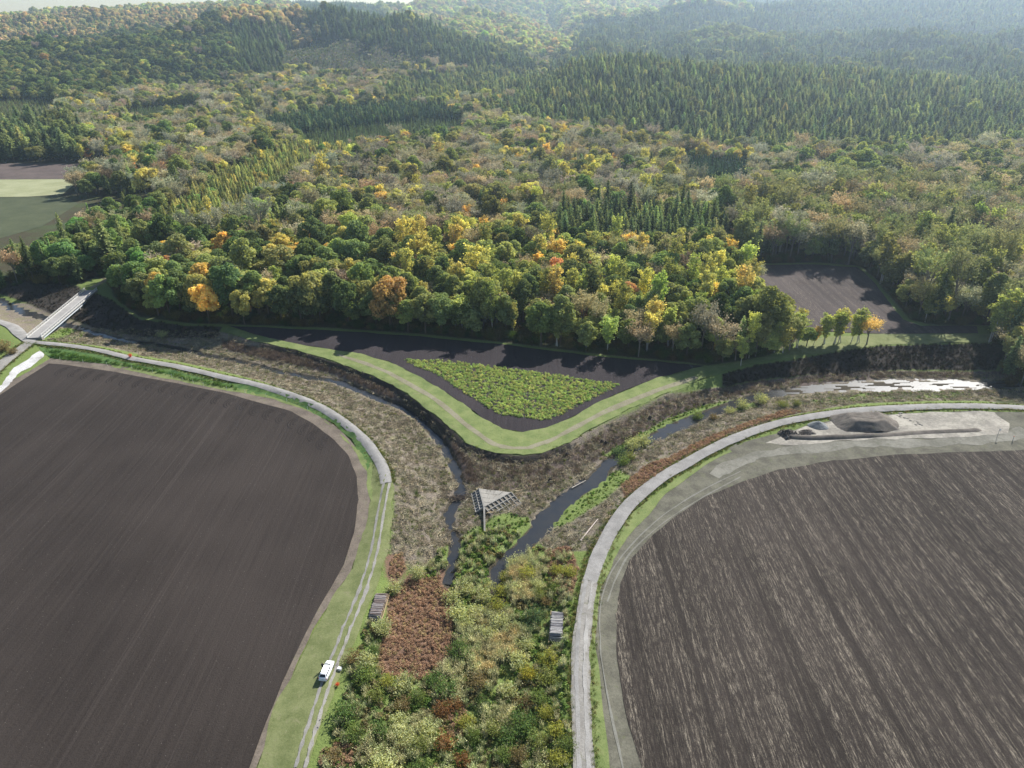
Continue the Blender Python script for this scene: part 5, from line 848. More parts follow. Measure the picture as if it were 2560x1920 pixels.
rest(3000, 4550, 17, lambda x, y: np.where(x > 900, 'far_right', 'far_centre'))
for k in T: T[k] = np.concatenate(T[k])
T['sz'] = T['sc'] * rngT.normal(1.05, .07, len(T['sc'])); T['sc'] *= np.where(T['kind'] <= BARE, np.interp(T['y'], [260, 450, 900, 1500], [1.22, 1.4, 1.45, 1.55]), np.where(T['sc'] < .62, 1.0, np.interp(T['y'], [400, 700, 1500, 2500], [1.0, 1.28, 1.35, 1.5])))
T['sz'] *= np.where(T['kind'] >= LARCH, np.where(T['sc'] < .62, 1.0, np.interp(T['y'], [400, 700, 1500], [1.0, .80, .85])), np.where(T['y'] > 1400, 1.2, 1.1)) * rngT.normal(1, .1, len(T['sz'])).clip(.75, 1.3); _f = np.where(T['y'] > 3000, 1.35, 1.0); T['sc'] *= _f; T['sz'] *= _f
T['z'] = zat(T['x'], T['y']) - .1
NT = len(T['x']); T['rot'] = rngT.uniform(0, 6.283, NT)
T['tint'] = PV[T['pal']] * rngT.normal(1, np.where(T['kind'] >= LARCH, .26, .18)[:, None], (NT, 1)).clip(.45, 1.6) * rngT.normal(1, .05, (NT, 3))
_zn = np.array(ORDER + ['mixed', 'far_left', 'far_centre', 'far_right'])[T['zone']]
T['tint'] *= np.where(_zn == 'oak_hill', .85, np.where(_zn == 'far_left', 1.3, np.where(_zn == 'far_centre', 1.3, np.where(_zn == 'far_right', .9, 1.0))))[:, None]  # far left and centre tints raised: distance haze put into the leaf colour
T['var'] = np.array([rngT.integers(0, len(KINDS[KN[k]])) for k in T['kind']])
ZNAMES = ORDER + ['mixed', 'far_left', 'far_centre', 'far_right']

# ---- geometry-nodes scatter for what nobody could count
def scatter(name, xyz, rot, sc, tint, idx, meshes, label=None, tilt=None):
    me = bpy.data.meshes.new(name); n = len(xyz)
    me.vertices.add(n); me.vertices.foreach_set('co', np.asarray(xyz, np.float32).ravel()); me.update()
    def at(nm, t, v, key='value'): a = me.attributes.new(nm, t, 'POINT'); a.data.foreach_set(key, np.ascontiguousarray(v).ravel())
    r = np.zeros((n, 3), np.float32); r[:, 2] = rot
    if tilt is not None: r[:, :2] = tilt
    at('rot', 'FLOAT_VECTOR', r, 'vector'); sc = np.asarray(sc, np.float32); at('scl', 'FLOAT_VECTOR', np.column_stack([sc, sc, sc]) if sc.ndim == 1 else sc, 'vector'); at('idx', 'INT', np.asarray(idx, np.int32))
    at('tint', 'FLOAT_COLOR', np.column_stack([tint, np.ones(n)]).astype(np.float32), 'color')
    ob = link(name, me, kind='stuff', label=label)
    g = bpy.data.node_groups.new(name, 'GeometryNodeTree'); g.interface.new_socket('Geometry', in_out='INPUT', socket_type='NodeSocketGeometry'); g.interface.new_socket('Geometry', in_out='OUTPUT', socket_type='NodeSocketGeometry')
    N, L = g.nodes, g.links; gi = N.new('NodeGroupInput'); go = N.new('NodeGroupOutput'); ip = N.new('GeometryNodeInstanceOnPoints'); gj = N.new('GeometryNodeGeometryToInstance')
    for m in reversed(meshes):
        src = bpy.data.objects.new(name + '_source', m); oi = N.new('GeometryNodeObjectInfo'); oi.inputs['Object'].default_value = src; L.new(oi.outputs['Geometry'], gj.inputs[0])
    def named(nm, t): a = N.new('GeometryNodeInputNamedAttribute'); a.data_type = t; a.inputs['Name'].default_value = nm; return a.outputs['Attribute']
    L.new(gi.outputs[0], ip.inputs['Points']); L.new(gj.outputs[0], ip.inputs['Instance']); ip.inputs['Pick Instance'].default_value = True
    L.new(named('idx', 'INT'), ip.inputs['Instance Index']); L.new(named('rot', 'FLOAT_VECTOR'), ip.inputs['Rotation']); L.new(named('scl', 'FLOAT_VECTOR'), ip.inputs['Scale'])
    L.new(ip.outputs[0], go.inputs[0])
    md = ob.modifiers.new('scatter', 'NODES'); md.node_group = g
    return ob

# ---- the single trees: the ones that show largest, up to 300 of a kind
KWORD = ['leafy tree', 'birch', 'half-bare tree', 'larch', 'spruce']
PWORD = dict(green='green', deep='dark green', olive='olive green', lime='bright yellow-green', yellow='yellow', gold='golden', orange='orange', rust='rust red', brown='brown', grey='greyish', mauve='mauve-brown', larch='mid green', larchy='yellow-green', larchd='dark green', spruce='very dark green', lush='lush green')
ZWORD = dict(oak_front='the wood behind the dark field', yellow_mid='the wood behind the crop wedge', left_green='the wood beyond the bridge', right_bare='the wood behind the terrace field', bare_mid='the leafless middle forest', conifer_row='the dark conifer row', young_larch='the young conifer plantation', spruce_pocket='the dark spruce pocket', right_green='the wood below the conifer hill', larch_hill='the conifer hill', mixed='the mixed forest')
GWORD = ['leafy trees of the forest', 'birches of the forest', 'half-bare trees of the forest', 'larches of the forest', 'spruces of the forest']
PROTO = {}
def single_tree(kind, var, loc, rot, sc, tint, label, group, sz=None):
    if (kind, var) not in PROTO:
        cm, tm, _ = KINDS[KN[kind]][var]; r = empty(KN[kind], (0, 0, 0)); c = link('crown', cm, r); t = link('trunk', tm, r); PROTO[kind, var] = (r, c, t); fresh = True
    else:
        r0, c0, t0 = PROTO[kind, var]; r = r0.copy(); COL.objects.link(r); c = c0.copy(); COL.objects.link(c); c.parent = r; t = t0.copy(); COL.objects.link(t); t.parent = r
    r.location = loc; r.rotation_euler = (0, 0, rot); r.scale = (sc, sc, sz or sc); c['tint'] = [float(v) for v in tint]
    tag(r, label, 'tree', group); return r

def in_frame(x, y, z):
    cp_, sp_ = math.cos(math.radians(26.75)), math.sin(math.radians(26.75)); dz = z - 112
    dep = y * cp_ - dz * sp_; u = x / dep; v = (y * sp_ + dz * cp_) / dep
    return (np.abs(u) < .70) & (np.abs(v) < .525), dep
fr, dep = in_frame(T['x'], T['y'], T['z'] + 10)
solo = np.zeros(NT, bool)
for k in range(5):
    i = np.nonzero((T['kind'] == k) & fr & (T['y'] < 900))[0]; i = i[np.argsort(dep[i] / T['sc'][i])][:282]; solo[i] = True
ZQ = {}
for z_ in set(T['zone'][solo]):
    k = solo & (T['zone'] == z_); ZQ[z_] = (np.quantile(T['x'][k], [.2, .4, .6, .8]), np.quantile(T['y'][k], [.25, .5, .75]))
XW = ['far left', 'left', 'middle', 'right', 'far right']; YW = ['front', 'second', 'third', 'back']
def spot(i):
    a, b = ZQ[T['zone'][i]]; return YW[int(np.searchsorted(b, T['y'][i]))] + ' ' + XW[int(np.searchsorted(a, T['x'][i]))]
SZW = lambda s: 'small ' if s < .9 else 'tall ' if s > 1.12 else ''
for i in np.nonzero(solo)[0]:
    k = int(T['kind'][i]); zn = ZNAMES[T['zone'][i]]; zw = ZWORD.get(zn, 'the mixed forest')
    single_tree(k, int(T['var'][i]), (T['x'][i], T['y'][i], T['z'][i]), T['rot'][i], T['sc'][i], T['tint'][i], SZW(T['sz'][i] / 1.1) + PWORD[PN[T['pal'][i]]] + ' ' + KWORD[k] + ', ' + spot(i) + ' of ' + zw, PWORD[PN[T['pal'][i]]] + ' ' + GWORD[k], T['sz'][i])
SNAME = ['broadleaf_forest', 'birch_wood', 'bare_forest', 'larch_forest', 'spruce_forest']
SLAB = ['green and yellowing broadleaf forest covering the valley and hills', 'yellow birches scattered deeper in the forest', 'grey-brown half-bare trees deeper in the forest', 'larch and pine plantations covering the far hills', 'dark spruce stands among the far woods']
for k in range(5):
    i = np.nonzero((T['kind'] == k) & ~solo)[0]
    scatter(SNAME[k], np.column_stack([T['x'][i], T['y'][i], T['z'][i]]), T['rot'][i], np.column_stack([T['sc'][i], T['sc'][i], T['sz'][i]]), T['tint'][i], T['var'][i], [m[2] for m in KINDS[KN[k]]], SLAB[k])
print('trees', NT, 'single', solo.sum())

# ------------------------------------------------------------------ trees on the valley edge, one by one
KI = dict(oak=OAK, birch=BIRCH, bare=BARE, larch=LARCH, spruce=SPRUCE)
def one(e, label, group, rng):
    x, y, k, c, s = e; k = KI[k]; v = int(rng.integers(0, len(KINDS[KN[k]])))
    return single_tree(k, v, (x, y, float(zat(x, y)) - .1), rng.uniform(0, 6.28), s * 1.7, np.array(PAL[c]) * rng.uniform(.9, 1.2), label, group, s * 1.25)
rE = np.random.default_rng(5)
for i, e in enumerate(EDGE_TREES):
    where = 'in the row on the terrace edge above the right stream' if i < 18 else 'in the clump at the right end of the terrace grass' if i < 34 else 'standing along the far side of the stubble terrace'
    one(e, PWORD.get(e[3], e[3]) + ' ' + KWORD[KI[e[2]]] + ' ' + where, PWORD.get(e[3], e[3]) + ' trees ' + where, rE)
MW = ['round golden crown standing out of the grey middle of the forest', 'tall wide-branched conifer at the forest edge beyond the bridge', 'orange crowned tree at the top of the oak wood', 'low orange bushy tree at the foot of the oak wood', 'rust coloured crown just behind the oak wood', 'pointed golden birch right of the forest centre']
for i, e in enumerate(MARK_TREES):
    one(e, MW[i] if i < len(MW) else PWORD.get(e[3], e[3]) + ' ' + KWORD[KI[e[2]]] + ' in the front rows behind the crop wedge', 'trees standing out of the forest by their colour' if i < len(MW) else PWORD.get(e[3], e[3]) + ' trees of the front rows', rE)

# ------------------------------------------------------------------ shrubs and ground plants
M_DRY = leaf_mat('dry_stems', .2, .9, (1.1, 1.0, .85)); M_HERB = leaf_mat('herbs', .4, .9)
def make_shrub(rng, H=2.6, R=2.0, n=900, leaf=.26, up=.5):
    Q, var, tr = [], [], []
    ns = 16
    for i in range(ns):
        a = i * 2.4 + rng.normal() * .3; rr = R * math.sqrt((i + .5) / ns) * .85; h = H * (1 - .45 * (rr / R) ** 2) * rng.uniform(.8, 1.1)
        b = np.array([math.cos(a) * rr * .2, math.sin(a) * rr * .2, -.1]); e = np.array([math.cos(a) * rr, math.sin(a) * rr, h]); tr.append(tube_quads([b], [e], .035, .012, 3))
        k = n // ns; u = rng.uniform(.25, 1.08, (k, 1)); p = b + (e - b) * u + rng.normal(size=(k, 3)) * np.array([.34, .34, .24]) * R / 2
        p[:, 2] = np.maximum(p[:, 2], .05); d = unit(e - b)
        nn = unit(rng.normal(size=(k, 3)) + np.array([0, 0, .6])); Q.append(leaf_quads(p, nn, leaf * rng.uniform(.6, 1.3, k), rng, .55)); v = rng.uniform()
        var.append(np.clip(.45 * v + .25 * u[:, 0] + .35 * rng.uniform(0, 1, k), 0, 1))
    return np.concatenate(Q), np.concatenate(var), np.concatenate(tr)
SHV = []
for i, (h, r) in enumerate(((2.6, 2.0), (2.2, 2.1), (3.0, 2.0), (2.4, 2.3), (2.0, 1.9))):
    q, v, t = make_shrub(np.random.default_rng(900 + i), h, r)
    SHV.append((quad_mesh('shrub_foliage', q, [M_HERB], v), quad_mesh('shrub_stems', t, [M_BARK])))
SHK = 1.5
SHP = dict(teal=(.06, .095, .055), yellowish=(.20, .20, .055), yellow=(.26, .23, .05), olive=(.13, .145, .055), lush=(.085, .13, .05), green=(.105, .14, .05), brown=(.15, .115, .07), rust=(.17, .09, .05), pale=(.30, .31, .185), red=(.45, .07, .04))
SHW = dict(teal='dark bluish green', yellowish='yellow-green', yellow='bright yellow', olive='olive green', lush='deep green', green='fresh green', brown='brown withered', rust='rust brown', pale='pale silvery green', red='red-leaved')
SPROTO = {}
def shrub(x, y, r, c, label, group, rng, hs=1.0):
    v = int(rng.integers(0, 5))
    if v not in SPROTO:
        R_ = empty('willow_shrub', (0, 0, 0)); f = link('foliage', SHV[v][0], R_); s = link('stems', SHV[v][1], R_); SPROTO[v] = (R_, f, s)
    else:
        a, b, d = SPROTO[v]; R_ = a.copy(); COL.objects.link(R_); f = b.copy(); COL.objects.link(f); f.parent = R_; s = d.copy(); COL.objects.link(s); s.parent = R_
    R_.location = (x, y, float(zat(x, y)) - .05); R_.rotation_euler = (0, 0, rng.uniform(0, 6.28)); k = r / 2 * 1.15; R_.scale = (k, k, k * hs)
    f['tint'] = [float(q) for q in np.array(SHP[c]) * SHK * rng.uniform(.85, 1.15)]; tag(R_, label, 'shrub', group); return R_
rS = np.random.default_rng(12)
for i, (x, y, r, c) in enumerate(SHRUBS):
    if i < 17: w = 'in the overgrown channel left of the right-hand track'
    elif i < 31: w = 'in the overgrown ground right of the parked car'
    elif i < 40: w = 'beside the dark pool below the concrete spur'
    else: w = 'along the right stream above the brown weeds'
    shrub(x, y, r, c, SHW[c] + ' rounded shrub ' + w, SHW[c] + ' shrubs ' + w, rS)
EX = []
for t_ in range(400):
    lo, hi = np.array(HERB_POLY).min(0), np.array(HERB_POLY).max(0); q = rS.uniform(lo, hi)
    if not inside(HERB_POLY, q[:1], q[1:])[0] or q[1] > 128 or inside(RUST_POLYS[0], q[:1], q[1:])[0] or inside(GRASS_L_POLY, q[:1], q[1:])[0]: continue
    if min([np.hypot(*(q - np.array(e[:2]))) for e in EX + SHRUBS]) < 2.9 or min(np.hypot(q[0] + 28.5, (q[1] - 115.6) / 2.2), np.hypot(q[0] - 9.3, (q[1] - 110.6) / 2.2)) < 3.2: continue
    if dist_line(DIRT_R, q[:1], q[1:])[0] < 4 or dist_line(O['TRACK_L'], q[:1], q[1:])[0] < 5: continue
    EX.append([q[0], q[1], rS.uniform(1.3, 2.4), ['pale', 'pale', 'pale', 'olive', 'lush', 'yellowish', 'brown', 'pale', 'green'][int(rS.integers(0, 9))]])
for x, y, r, c in EX[:46]: shrub(x, y, r, c, SHW[c] + (' low' if r < 1.8 else ' tall') + ' shrub among the reeds ' + ('near the left track' if x < -22 else 'in the middle of the channel' if x < -4 else 'near the right-hand dirt road'), SHW[c] + ' shrubs among the reeds', rS)
for x, y, r, c in CORNER: shrub(x, y, r, c, 'large brown leafless shrub in the corner of the farm lanes at the left edge', 'brown shrubs by the farm lanes', rS)
sp = SPOT['redsign']; shrub(sp[0], sp[1], .75, 'red', 'small red-leaved shrub on the verge of the left gravel road', 'red shrubs', rS, 1.2)
sp = SPOT['redbag']; shrub(sp[0], sp[1], .42, 'red', 'tiny red-leaved shrub in the weeds right behind the parked white car', 'red shrubs', rS, 1.1)
sp = SPOT['white_heap']; shrub(sp[0], sp[1], 2.2, 'pale', 'whitish dry shrub in the shade between the left stream and the dark field', 'pale shrubs by the left stream', rS, .7)

def blades(rng, n, h, spread, w, bend=.35, base=.3, plume=0):
    """grass or reed tuft of n bent blades"""
    a = rng.uniform(0, 6.283, n); b = rng.normal(size=(n, 2)) * base; L = h * rng.uniform(.65, 1.1, n)
    p0 = np.column_stack([b, np.full(n, -.05)]); o = np.column_stack([np.cos(a), np.sin(a)]) * (spread * rng.uniform(.2, 1, n))[:, None]
    p1 = np.column_stack([b + o * .4, L * .62]); p2 = np.column_stack([b + o * (1 + bend), L])
    s = np.column_stack([-np.sin(a), np.cos(a), 0 * a]) * (w * rng.uniform(.6, 1.2, n))[:, None]
    Q = [np.stack([p0 - s, p0 + s, p1 + s * .8, p1 - s * .8], 1), np.stack([p1 - s * .8, p1 + s * .8, p2 + s * .25, p2 - s * .25], 1)]; v = [rng.uniform(0, .6, n), rng.uniform(.3, .9, n)]
    if plume:
        k = rng.uniform(size=n) < plume; Q.append(leaf_quads(p2[k], unit(rng.normal(size=(k.sum(), 3))), rng.uniform(.08, .16, k.sum()), rng, 1.2)); v.append(np.full(k.sum(), 1.0))
    return np.concatenate(Q), np.concatenate(v)
def litter(rng, n, L, w, spread, lift=.12):
    """mown stems lying about"""
    c = np.column_stack([rng.normal(size=(n, 2)) * spread, rng.uniform(.02, lift * 2, n)]); a = rng.normal(.4, .8, n)
    d = np.column_stack([np.cos(a), np.sin(a), rng.normal(size=n) * .35]) * (L * rng.uniform(.5, 1.1, n) * .5)[:, None]; s = np.column_stack([-np.sin(a), np.cos(a), rng.normal(size=n) * .6]) * w
    return np.stack([c - d - s, c - d + s, c + d + s * .7, c + d - s * .7], 1), rng.uniform(0, 1, n)
def dome(rng, n, r, h, leaf, asp=.8):
    d = unit(rng.normal(size=(n, 3))); d[:, 2] = np.abs(d[:, 2]); p = d * rng.uniform(.3, 1, (n, 1)) ** .5 * np.array([r, r, h])
    return leaf_quads(p, unit(d * .4 + rng.normal(size=(n, 3)) * .7 + np.array([0, 0, .6])), leaf * rng.uniform(.6, 1.3, n), rng, asp), np.clip(p[:, 2] / h * .5 + rng.uniform(0, .5, n), 0, 1)
def variants(name, fn, mat, k=3, **kw):
    o = []
    for i in range(k):
        q, v = fn(np.random.default_rng(len(name) * 31 + i), **kw); o.append(quad_mesh(name, q, [mat], v))
    return o
V_REED = variants('reed_tuft', blades, M_DRY, 4, n=38, h=2.0, spread=.55, w=.045, base=.28, plume=.3)
V_WEED = variants('weed_plant', dome, M_DRY, 4, n=70, r=.6, h=1.0, leaf=.2)
V_HERB = variants('herb_plant', dome, M_HERB, 4, n=60, r=.5, h=.6, leaf=.22)
V_GRASS = variants('grass_tuft', blades, M_HERB, 3, n=26, h=.55, spread=.35, w=.035, base=.22)
V_LITTER = variants('mown_stems', litter, M_DRY, 4, n=30, L=1.0, w=.028, spread=.42)
V_STALK = variants('dry_stalks', blades, M_DRY, 4, n=26, h=.95, spread=.22, w=.022, base=.36)
V_BRUSH = variants('brushwood', blades, M_TWIG, 3, n=40, h=1.7, spread=.8, w=.035, base=.4)
V_CROP = variants('crop_plant', dome, M_HERB, 3, n=60, r=.55, h=.9, leaf=.2, asp=.7)

rP = np.random.default_rng(77)
def in_poly(poly, n):
    p = np.array(poly); lo, hi = p.min(0), p.max(0); a = np.zeros((0, 2))
    area = .5 * abs(np.dot(p[:, 0], np.roll(p[:, 1], 1)) - np.dot(p[:, 1], np.roll(p[:, 0], 1)))
    k = int(n * area) if n < 40 else int(n)
    while len(a) < k:
        q = rP.uniform(lo, hi, (k * 3 + 10, 2)); a = np.vstack([a, q[inside(p, q[:, 0], q[:, 1])]])
    return a[:k]
def dry(a, m=.2):
    """keep points off the water"""
    p = zg_at(a[:, 0], a[:, 1]) > WATER_Z + m; return a[p]
def zg_at(x, y):
    ix = np.clip(np.searchsorted(XS, x) - 1, 0, NX - 2); iy = np.clip(np.searchsorted(YS, y) - 1, 0, NY - 2); return np.minimum.reduce([ZG[iy, ix], ZG[iy + 1, ix], ZG[iy, ix + 1], ZG[iy + 1, ix + 1]])
def strew(name, pts, meshes, cols, label, smin=.7, smax=1.3, off=0.0, var=.18, tilt=.12, patch=6.0):
    n = len(pts); u = (.5 + .5 * field_noise(pts[:, 0], pts[:, 1], patch, len(name)) + rP.normal(size=n) * .25).clip(0, .999); c = np.array(cols)[(u * len(cols)).astype(int)]
    scatter(name, np.column_stack([pts, zg_at(pts[:, 0], pts[:, 1]) + off]), rP.uniform(0, 6.283, n), rP.uniform(smin, smax, n), c * rP.normal(1, var, (n, 1)).clip(.5, 1.6), rP.integers(0, len(meshes), n), meshes, label, rP.normal(size=(n, 2)) * tilt)
def off_polys(a, polys):
    k = np.ones(len(a), bool)
    for q in polys: k &= ~inside(q, a[:, 0], a[:, 1])
    return a[k]
piles = [SPOT['pileL'], SPOT['pileR']]
cat_ = lambda L_, d: np.vstack([in_poly(q, d) for q in L_])
road_clear = lambda a: a[(dist_line(ROAD_R_LINE, a[:, 0], a[:, 1]) > 2.6) & (dist_line(O['TRACK_L'], a[:, 0], a[:, 1]) > 3.6)]
ROAD_R_LINE = DIRT_R[:-1] + GRAVEL_R
pile_clear = lambda a: a[(np.hypot(a[:, 0] + 28.5, (a[:, 1] - 115.6) / 2.6) > 2.0) & (np.hypot(a[:, 0] - 9.3, (a[:, 1] - 110.6) / 2.6) > 2.0)]
herb = pile_clear(road_clear(dry(off_polys(in_poly(HERB_POLY, 1.25), RUST_POLYS[:1] + [GRASS_L_POLY])))) 
strew('herb_layer', herb, V_HERB, [(.15, .23, .07), (.2, .26, .09), (.26, .28, .12), (.17, .24, .09), (.28, .24, .14), (.2, .17, .1)], 'green and withered herbs covering the overgrown channel', .7, 1.7)
reeds = pile_clear(dry(np.vstack([cat_(REED_POLYS, 1.5), off_polys(in_poly(HERB_POLY, .32), RUST_POLYS[:1] + [GRASS_L_POLY])])))
strew('reed_bed', road_clear(reeds), V_REED, [(.48, .48, .31), (.42, .45, .27), (.52, .49, .33), (.46, .43, .29)], 'pale feathery reeds filling the channel between the two tracks', .6, 1.1)
strew('tan_reeds', dry(cat_(TAN_POLYS, 1.6)), V_REED, [(.5, .41, .25), (.54, .44, .27)], 'tan coloured reed patch in the pale reed bed', .7, 1.15)
strew('rust_weeds', pile_clear(dry(cat_(RUST_POLYS, 5.5))), V_WEED, [(.37, .225, .165), (.40, .25, .185), (.34, .21, .155), (.42, .31, .18), (.38, .235, .17)], 'rust brown withered weeds in dense patches', .4, .9, patch=3.0, var=.1)
chan_pts = dry(in_poly(CHANNEL_POLY, 1.25))
chan_pts = chan_pts[(zat(chan_pts[:, 0], chan_pts[:, 1]) < .8)]
chan_pts = off_polys(road_clear(chan_pts), STALKS[:1] + RUST_POLYS + GREENS[:3])
dsl = np.minimum(dist_line(O['STREAM_L'], chan_pts[:, 0], chan_pts[:, 1]), dist_line(O['STREAM_R'], chan_pts[:, 0], chan_pts[:, 1])) + .5 * field_noise(chan_pts[:, 0], chan_pts[:, 1], 7, 3)
chan_pts = chan_pts[(np.abs((dsl / 2.3) % 1 - .5) < .31) | (rP.uniform(size=len(chan_pts)) < .3)]
strew('mown_litter', chan_pts, V_LITTER, [(.28, .225, .175), (.33, .275, .22), (.22, .175, .14), (.20, .185, .12), (.38, .325, .26)], 'mown straw and reed stems lying in swaths on the flood plain', .7, 1.6, .03)
strew('flood_plain_grass', dry(off_polys(in_poly(CHANNEL_POLY, .28), STALKS[:1])), V_GRASS, [(.14, .17, .05), (.20, .22, .08), (.10, .16, .045)], 'thin green grass sprouting between the mown stems', .5, 1.2)
strew('dry_stalk_strip', dry(np.vstack([in_poly(STALKS[0], 3.4), in_poly(STALKS[1], 1.1)])), V_STALK, [(.17, .125, .115), (.22, .165, .15), (.13, .095, .085), (.26, .2, .165)], 'cut mauve-brown stalks standing on the stream bank below the grass strip', .6, 1.25)
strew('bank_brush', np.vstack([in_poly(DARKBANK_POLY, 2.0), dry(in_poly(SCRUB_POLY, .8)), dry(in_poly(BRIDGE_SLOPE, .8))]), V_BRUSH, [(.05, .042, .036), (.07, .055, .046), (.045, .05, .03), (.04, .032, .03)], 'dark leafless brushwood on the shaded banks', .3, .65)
strew('tall_levee_grass', off_polys(in_poly(LEFTBANK_POLY, 1.6), []), V_GRASS, [(.08, .16, .04), (.14, .22, .06), (.06, .12, .035)], 'tall grass on the levee foot along the left field', 1.0, 2.2)
gp = dry(np.vstack([cat_(GREENS[:5], 1.3)])); strew('green_ground_cover', gp, V_HERB, [(.11, .21, .04), (.15, .25, .05), (.18, .22, .07), (.08, .15, .04)], 'fresh green plants on the bare banks by the water', .35, .8)
rows = in_poly(O['CROP'], 3.0); rot_ = .23; v_ = -rows[:, 0] * math.sin(rot_) - rows[:, 1] * math.cos(rot_); rows[:, 1] -= (((v_ / 2.1) % 1) - .5) * 1.25
strew('crop_rows', rows, V_CROP, [(.40, .48, .19), (.45, .50, .21), (.34, .45, .17), (.46, .43, .22), (.3, .42, .16)], 'yellow-green crop rows in the wedge of the dark field', .6, 1.25)
# tufts on the mown strips and weeds creeping over the road edges
gt = np.vstack([in_poly(GRASS_L_POLY, .5), in_poly(STRIP_POLY, .5), in_poly(O['GREEN_R'], .6), in_poly(O['GRASS_TR'], .3), in_poly(BENCH_POLY, .7)]); gt = gt[(dist_line(STRIP_PATH_L, gt[:, 0], gt[:, 1]) > 1.1) & (dist_line(O['TRACK_L'], gt[:, 0], gt[:, 1]) > 1.3)]
strew('mown_grass_tufts', gt, V_GRASS, [(.13, .17, .05), (.18, .21, .08), (.22, .21, .10), (.11, .16, .045)], 'short uneven grass tufts on the mown strips', .3, .75, patch=9)
ed_ = []
for ln, w in ((O['ROAD_L'], 1.7), (GRAVEL_R, 2.0), (DIRT_R, 1.9), (LANE_SW, 2.2)):
    q = smooth_line(ln, 24)
    for s in (-1, 1):
        for r_ in range(3): ed_.append(offset_line(q, s * (w + np.abs(rP.normal(size=len(q))) * .45 - .1)) + rP.normal(size=(len(q), 2)) * .3)
strew('verge_weeds', np.vstack(ed_), V_GRASS, [(.13, .18, .05), (.2, .2, .09), (.27, .23, .13), (.1, .15, .045)], 'weeds and dry grass fringing the gravel roads', .3, 1.0, off=.1, patch=5)
# young growth and scrub on the forest floor near the edges
fx, fy = rP.uniform(-330, 330, 26000), rP.uniform(225, 430, 26000); k = view_ok(fx, fy, 20) & ~blocked(fx, fy); fx, fy = fx[k], fy[k]
de = dist_line(np.vstack([Z['open_valley'], Z['open_valley'][:1]]), fx, fy); k = (de > .8) & ((de < 16) | (rP.uniform(size=len(fx)) < .3)); fp = np.column_stack([fx[k], fy[k]])
strew('forest_undergrowth', fp, [m[0] for m in SHV], [(.05, .08, .028), (.09, .09, .04), (.12, .09, .05), (.06, .10, .03), (.14, .12, .05)], 'bushy undergrowth along the forest edge', .6, 1.5, patch=14)

# ------------------------------------------------------------------ built things
def box(bm, c, s, rz=0.0, rx=0.0, bev=0.0):
    M = Matrix.Translation(c) @ Matrix.Rotation(rz, 4, 'Z') @ Matrix.Rotation(rx, 4, 'X') @ Matrix.Diagonal((s[0], s[1], s[2], 1))
    r = bmesh.ops.create_cube(bm, size=1.0, matrix=M)
    if bev: bmesh.ops.bevel(bm, geom=list({e for v in r['verts'] for e in v.link_edges}), offset=bev, segments=2, affect='EDGES')
    return r['verts']
def cyl(bm, p0, p1, r0, r1=None, k=10):
    p0, p1 = Vector(p0), Vector(p1); d = p1 - p0; M = Matrix.Translation((p0 + p1) / 2) @ d.to_track_quat('Z', 'Y').to_matrix().to_4x4()
    return bmesh.ops.create_cone(bm, cap_ends=True, segments=k, radius1=r0, radius2=r0 if r1 is None else r1, depth=d.length, matrix=M)['verts']
def part(name, mat, parent, *fns, smooth=False, label=None):
    bm = bmesh.new()
    for f in fns: f(bm)
    me = bpy.data.meshes.new(name); bm.to_mesh(me); bm.free(); me.materials.append(mat)
    if smooth: me.shade_smooth()
    return link(name, me, parent, label=label)
M_CONC = strip_mat('concrete', (.21, .2, .18), (.31, .295, .265), scale=1.5, dirt=(.25, .24, .21)); M_CONC_W = strip_mat('white_concrete', (.42, .41, .39), (.55, .54, .51), scale=1.5)
M_DECK = strip_mat('bridge_asphalt', (.26, .25, .235), (.34, .325, .31), scale=1.0); M_STEEL = simple('painted_steel', (.5, .53, .56), .5, noise=.15)

# ---- bridge
a, b = np.array(SPOT['bridge'][0]), np.array(SPOT['bridge'][1]); dv = b - a; LB = float(np.hypot(*dv)); rz = math.atan2(dv[1], dv[0]); mid = (a + b) / 2
br = empty('bridge', (mid[0], mid[1], 0), rz, 'narrow concrete farm bridge with white railings over the left stream', 'bridge')
DZ = 1.75
part('deck', M_DECK, br, lambda m: box(m, (0, 0, DZ - .2), (LB, 4.6, .4)))
for s in (-1, 1):
    part('kerb', M_CONC_W, br, lambda m: box(m, (0, s * 2.55, DZ + .02), (LB, .5, .5), bev=.03))
    part('girder', M_STEEL, br, lambda m: box(m, (0, s * 1.7, DZ - 1.05), (LB - 3, .35, 1.3)), lambda m: box(m, (0, s * 1.7, DZ - 1.72), (LB - 3, .6, .08)))
    rail = part('railing', M_CONC_W, br, lambda m: box(m, (0, s * 2.62, DZ + 1.15), (LB, .2, .16), bev=.02), lambda m: box(m, (0, s * 2.62, DZ + .78), (LB, .1, .1)))
    n = int(LB / 2); pm = None
    for i in range(n + 1):
        x = -LB / 2 + .2 + i * (LB - .4) / n
        if pm is None: p_ = part('post', M_CONC_W, rail, lambda m: box(m, (0, 0, .4), (.18, .18, .85))); pm = p_.data
        else: p_ = link('post', pm, rail)
        p_.location = (x, s * 2.62, DZ + .28)
for s in (-1, 1):
    part('abutment', M_CONC, br, lambda m: box(m, (s * (LB / 2 - .9), 0, DZ - 2.2), (1.8, 5.6, 3.4)))
part('pier', M_CONC, br, lambda m: box(m, (LB * .16, 0, DZ - 3.1), (1.1, 4.6, 3.0), bev=.2))

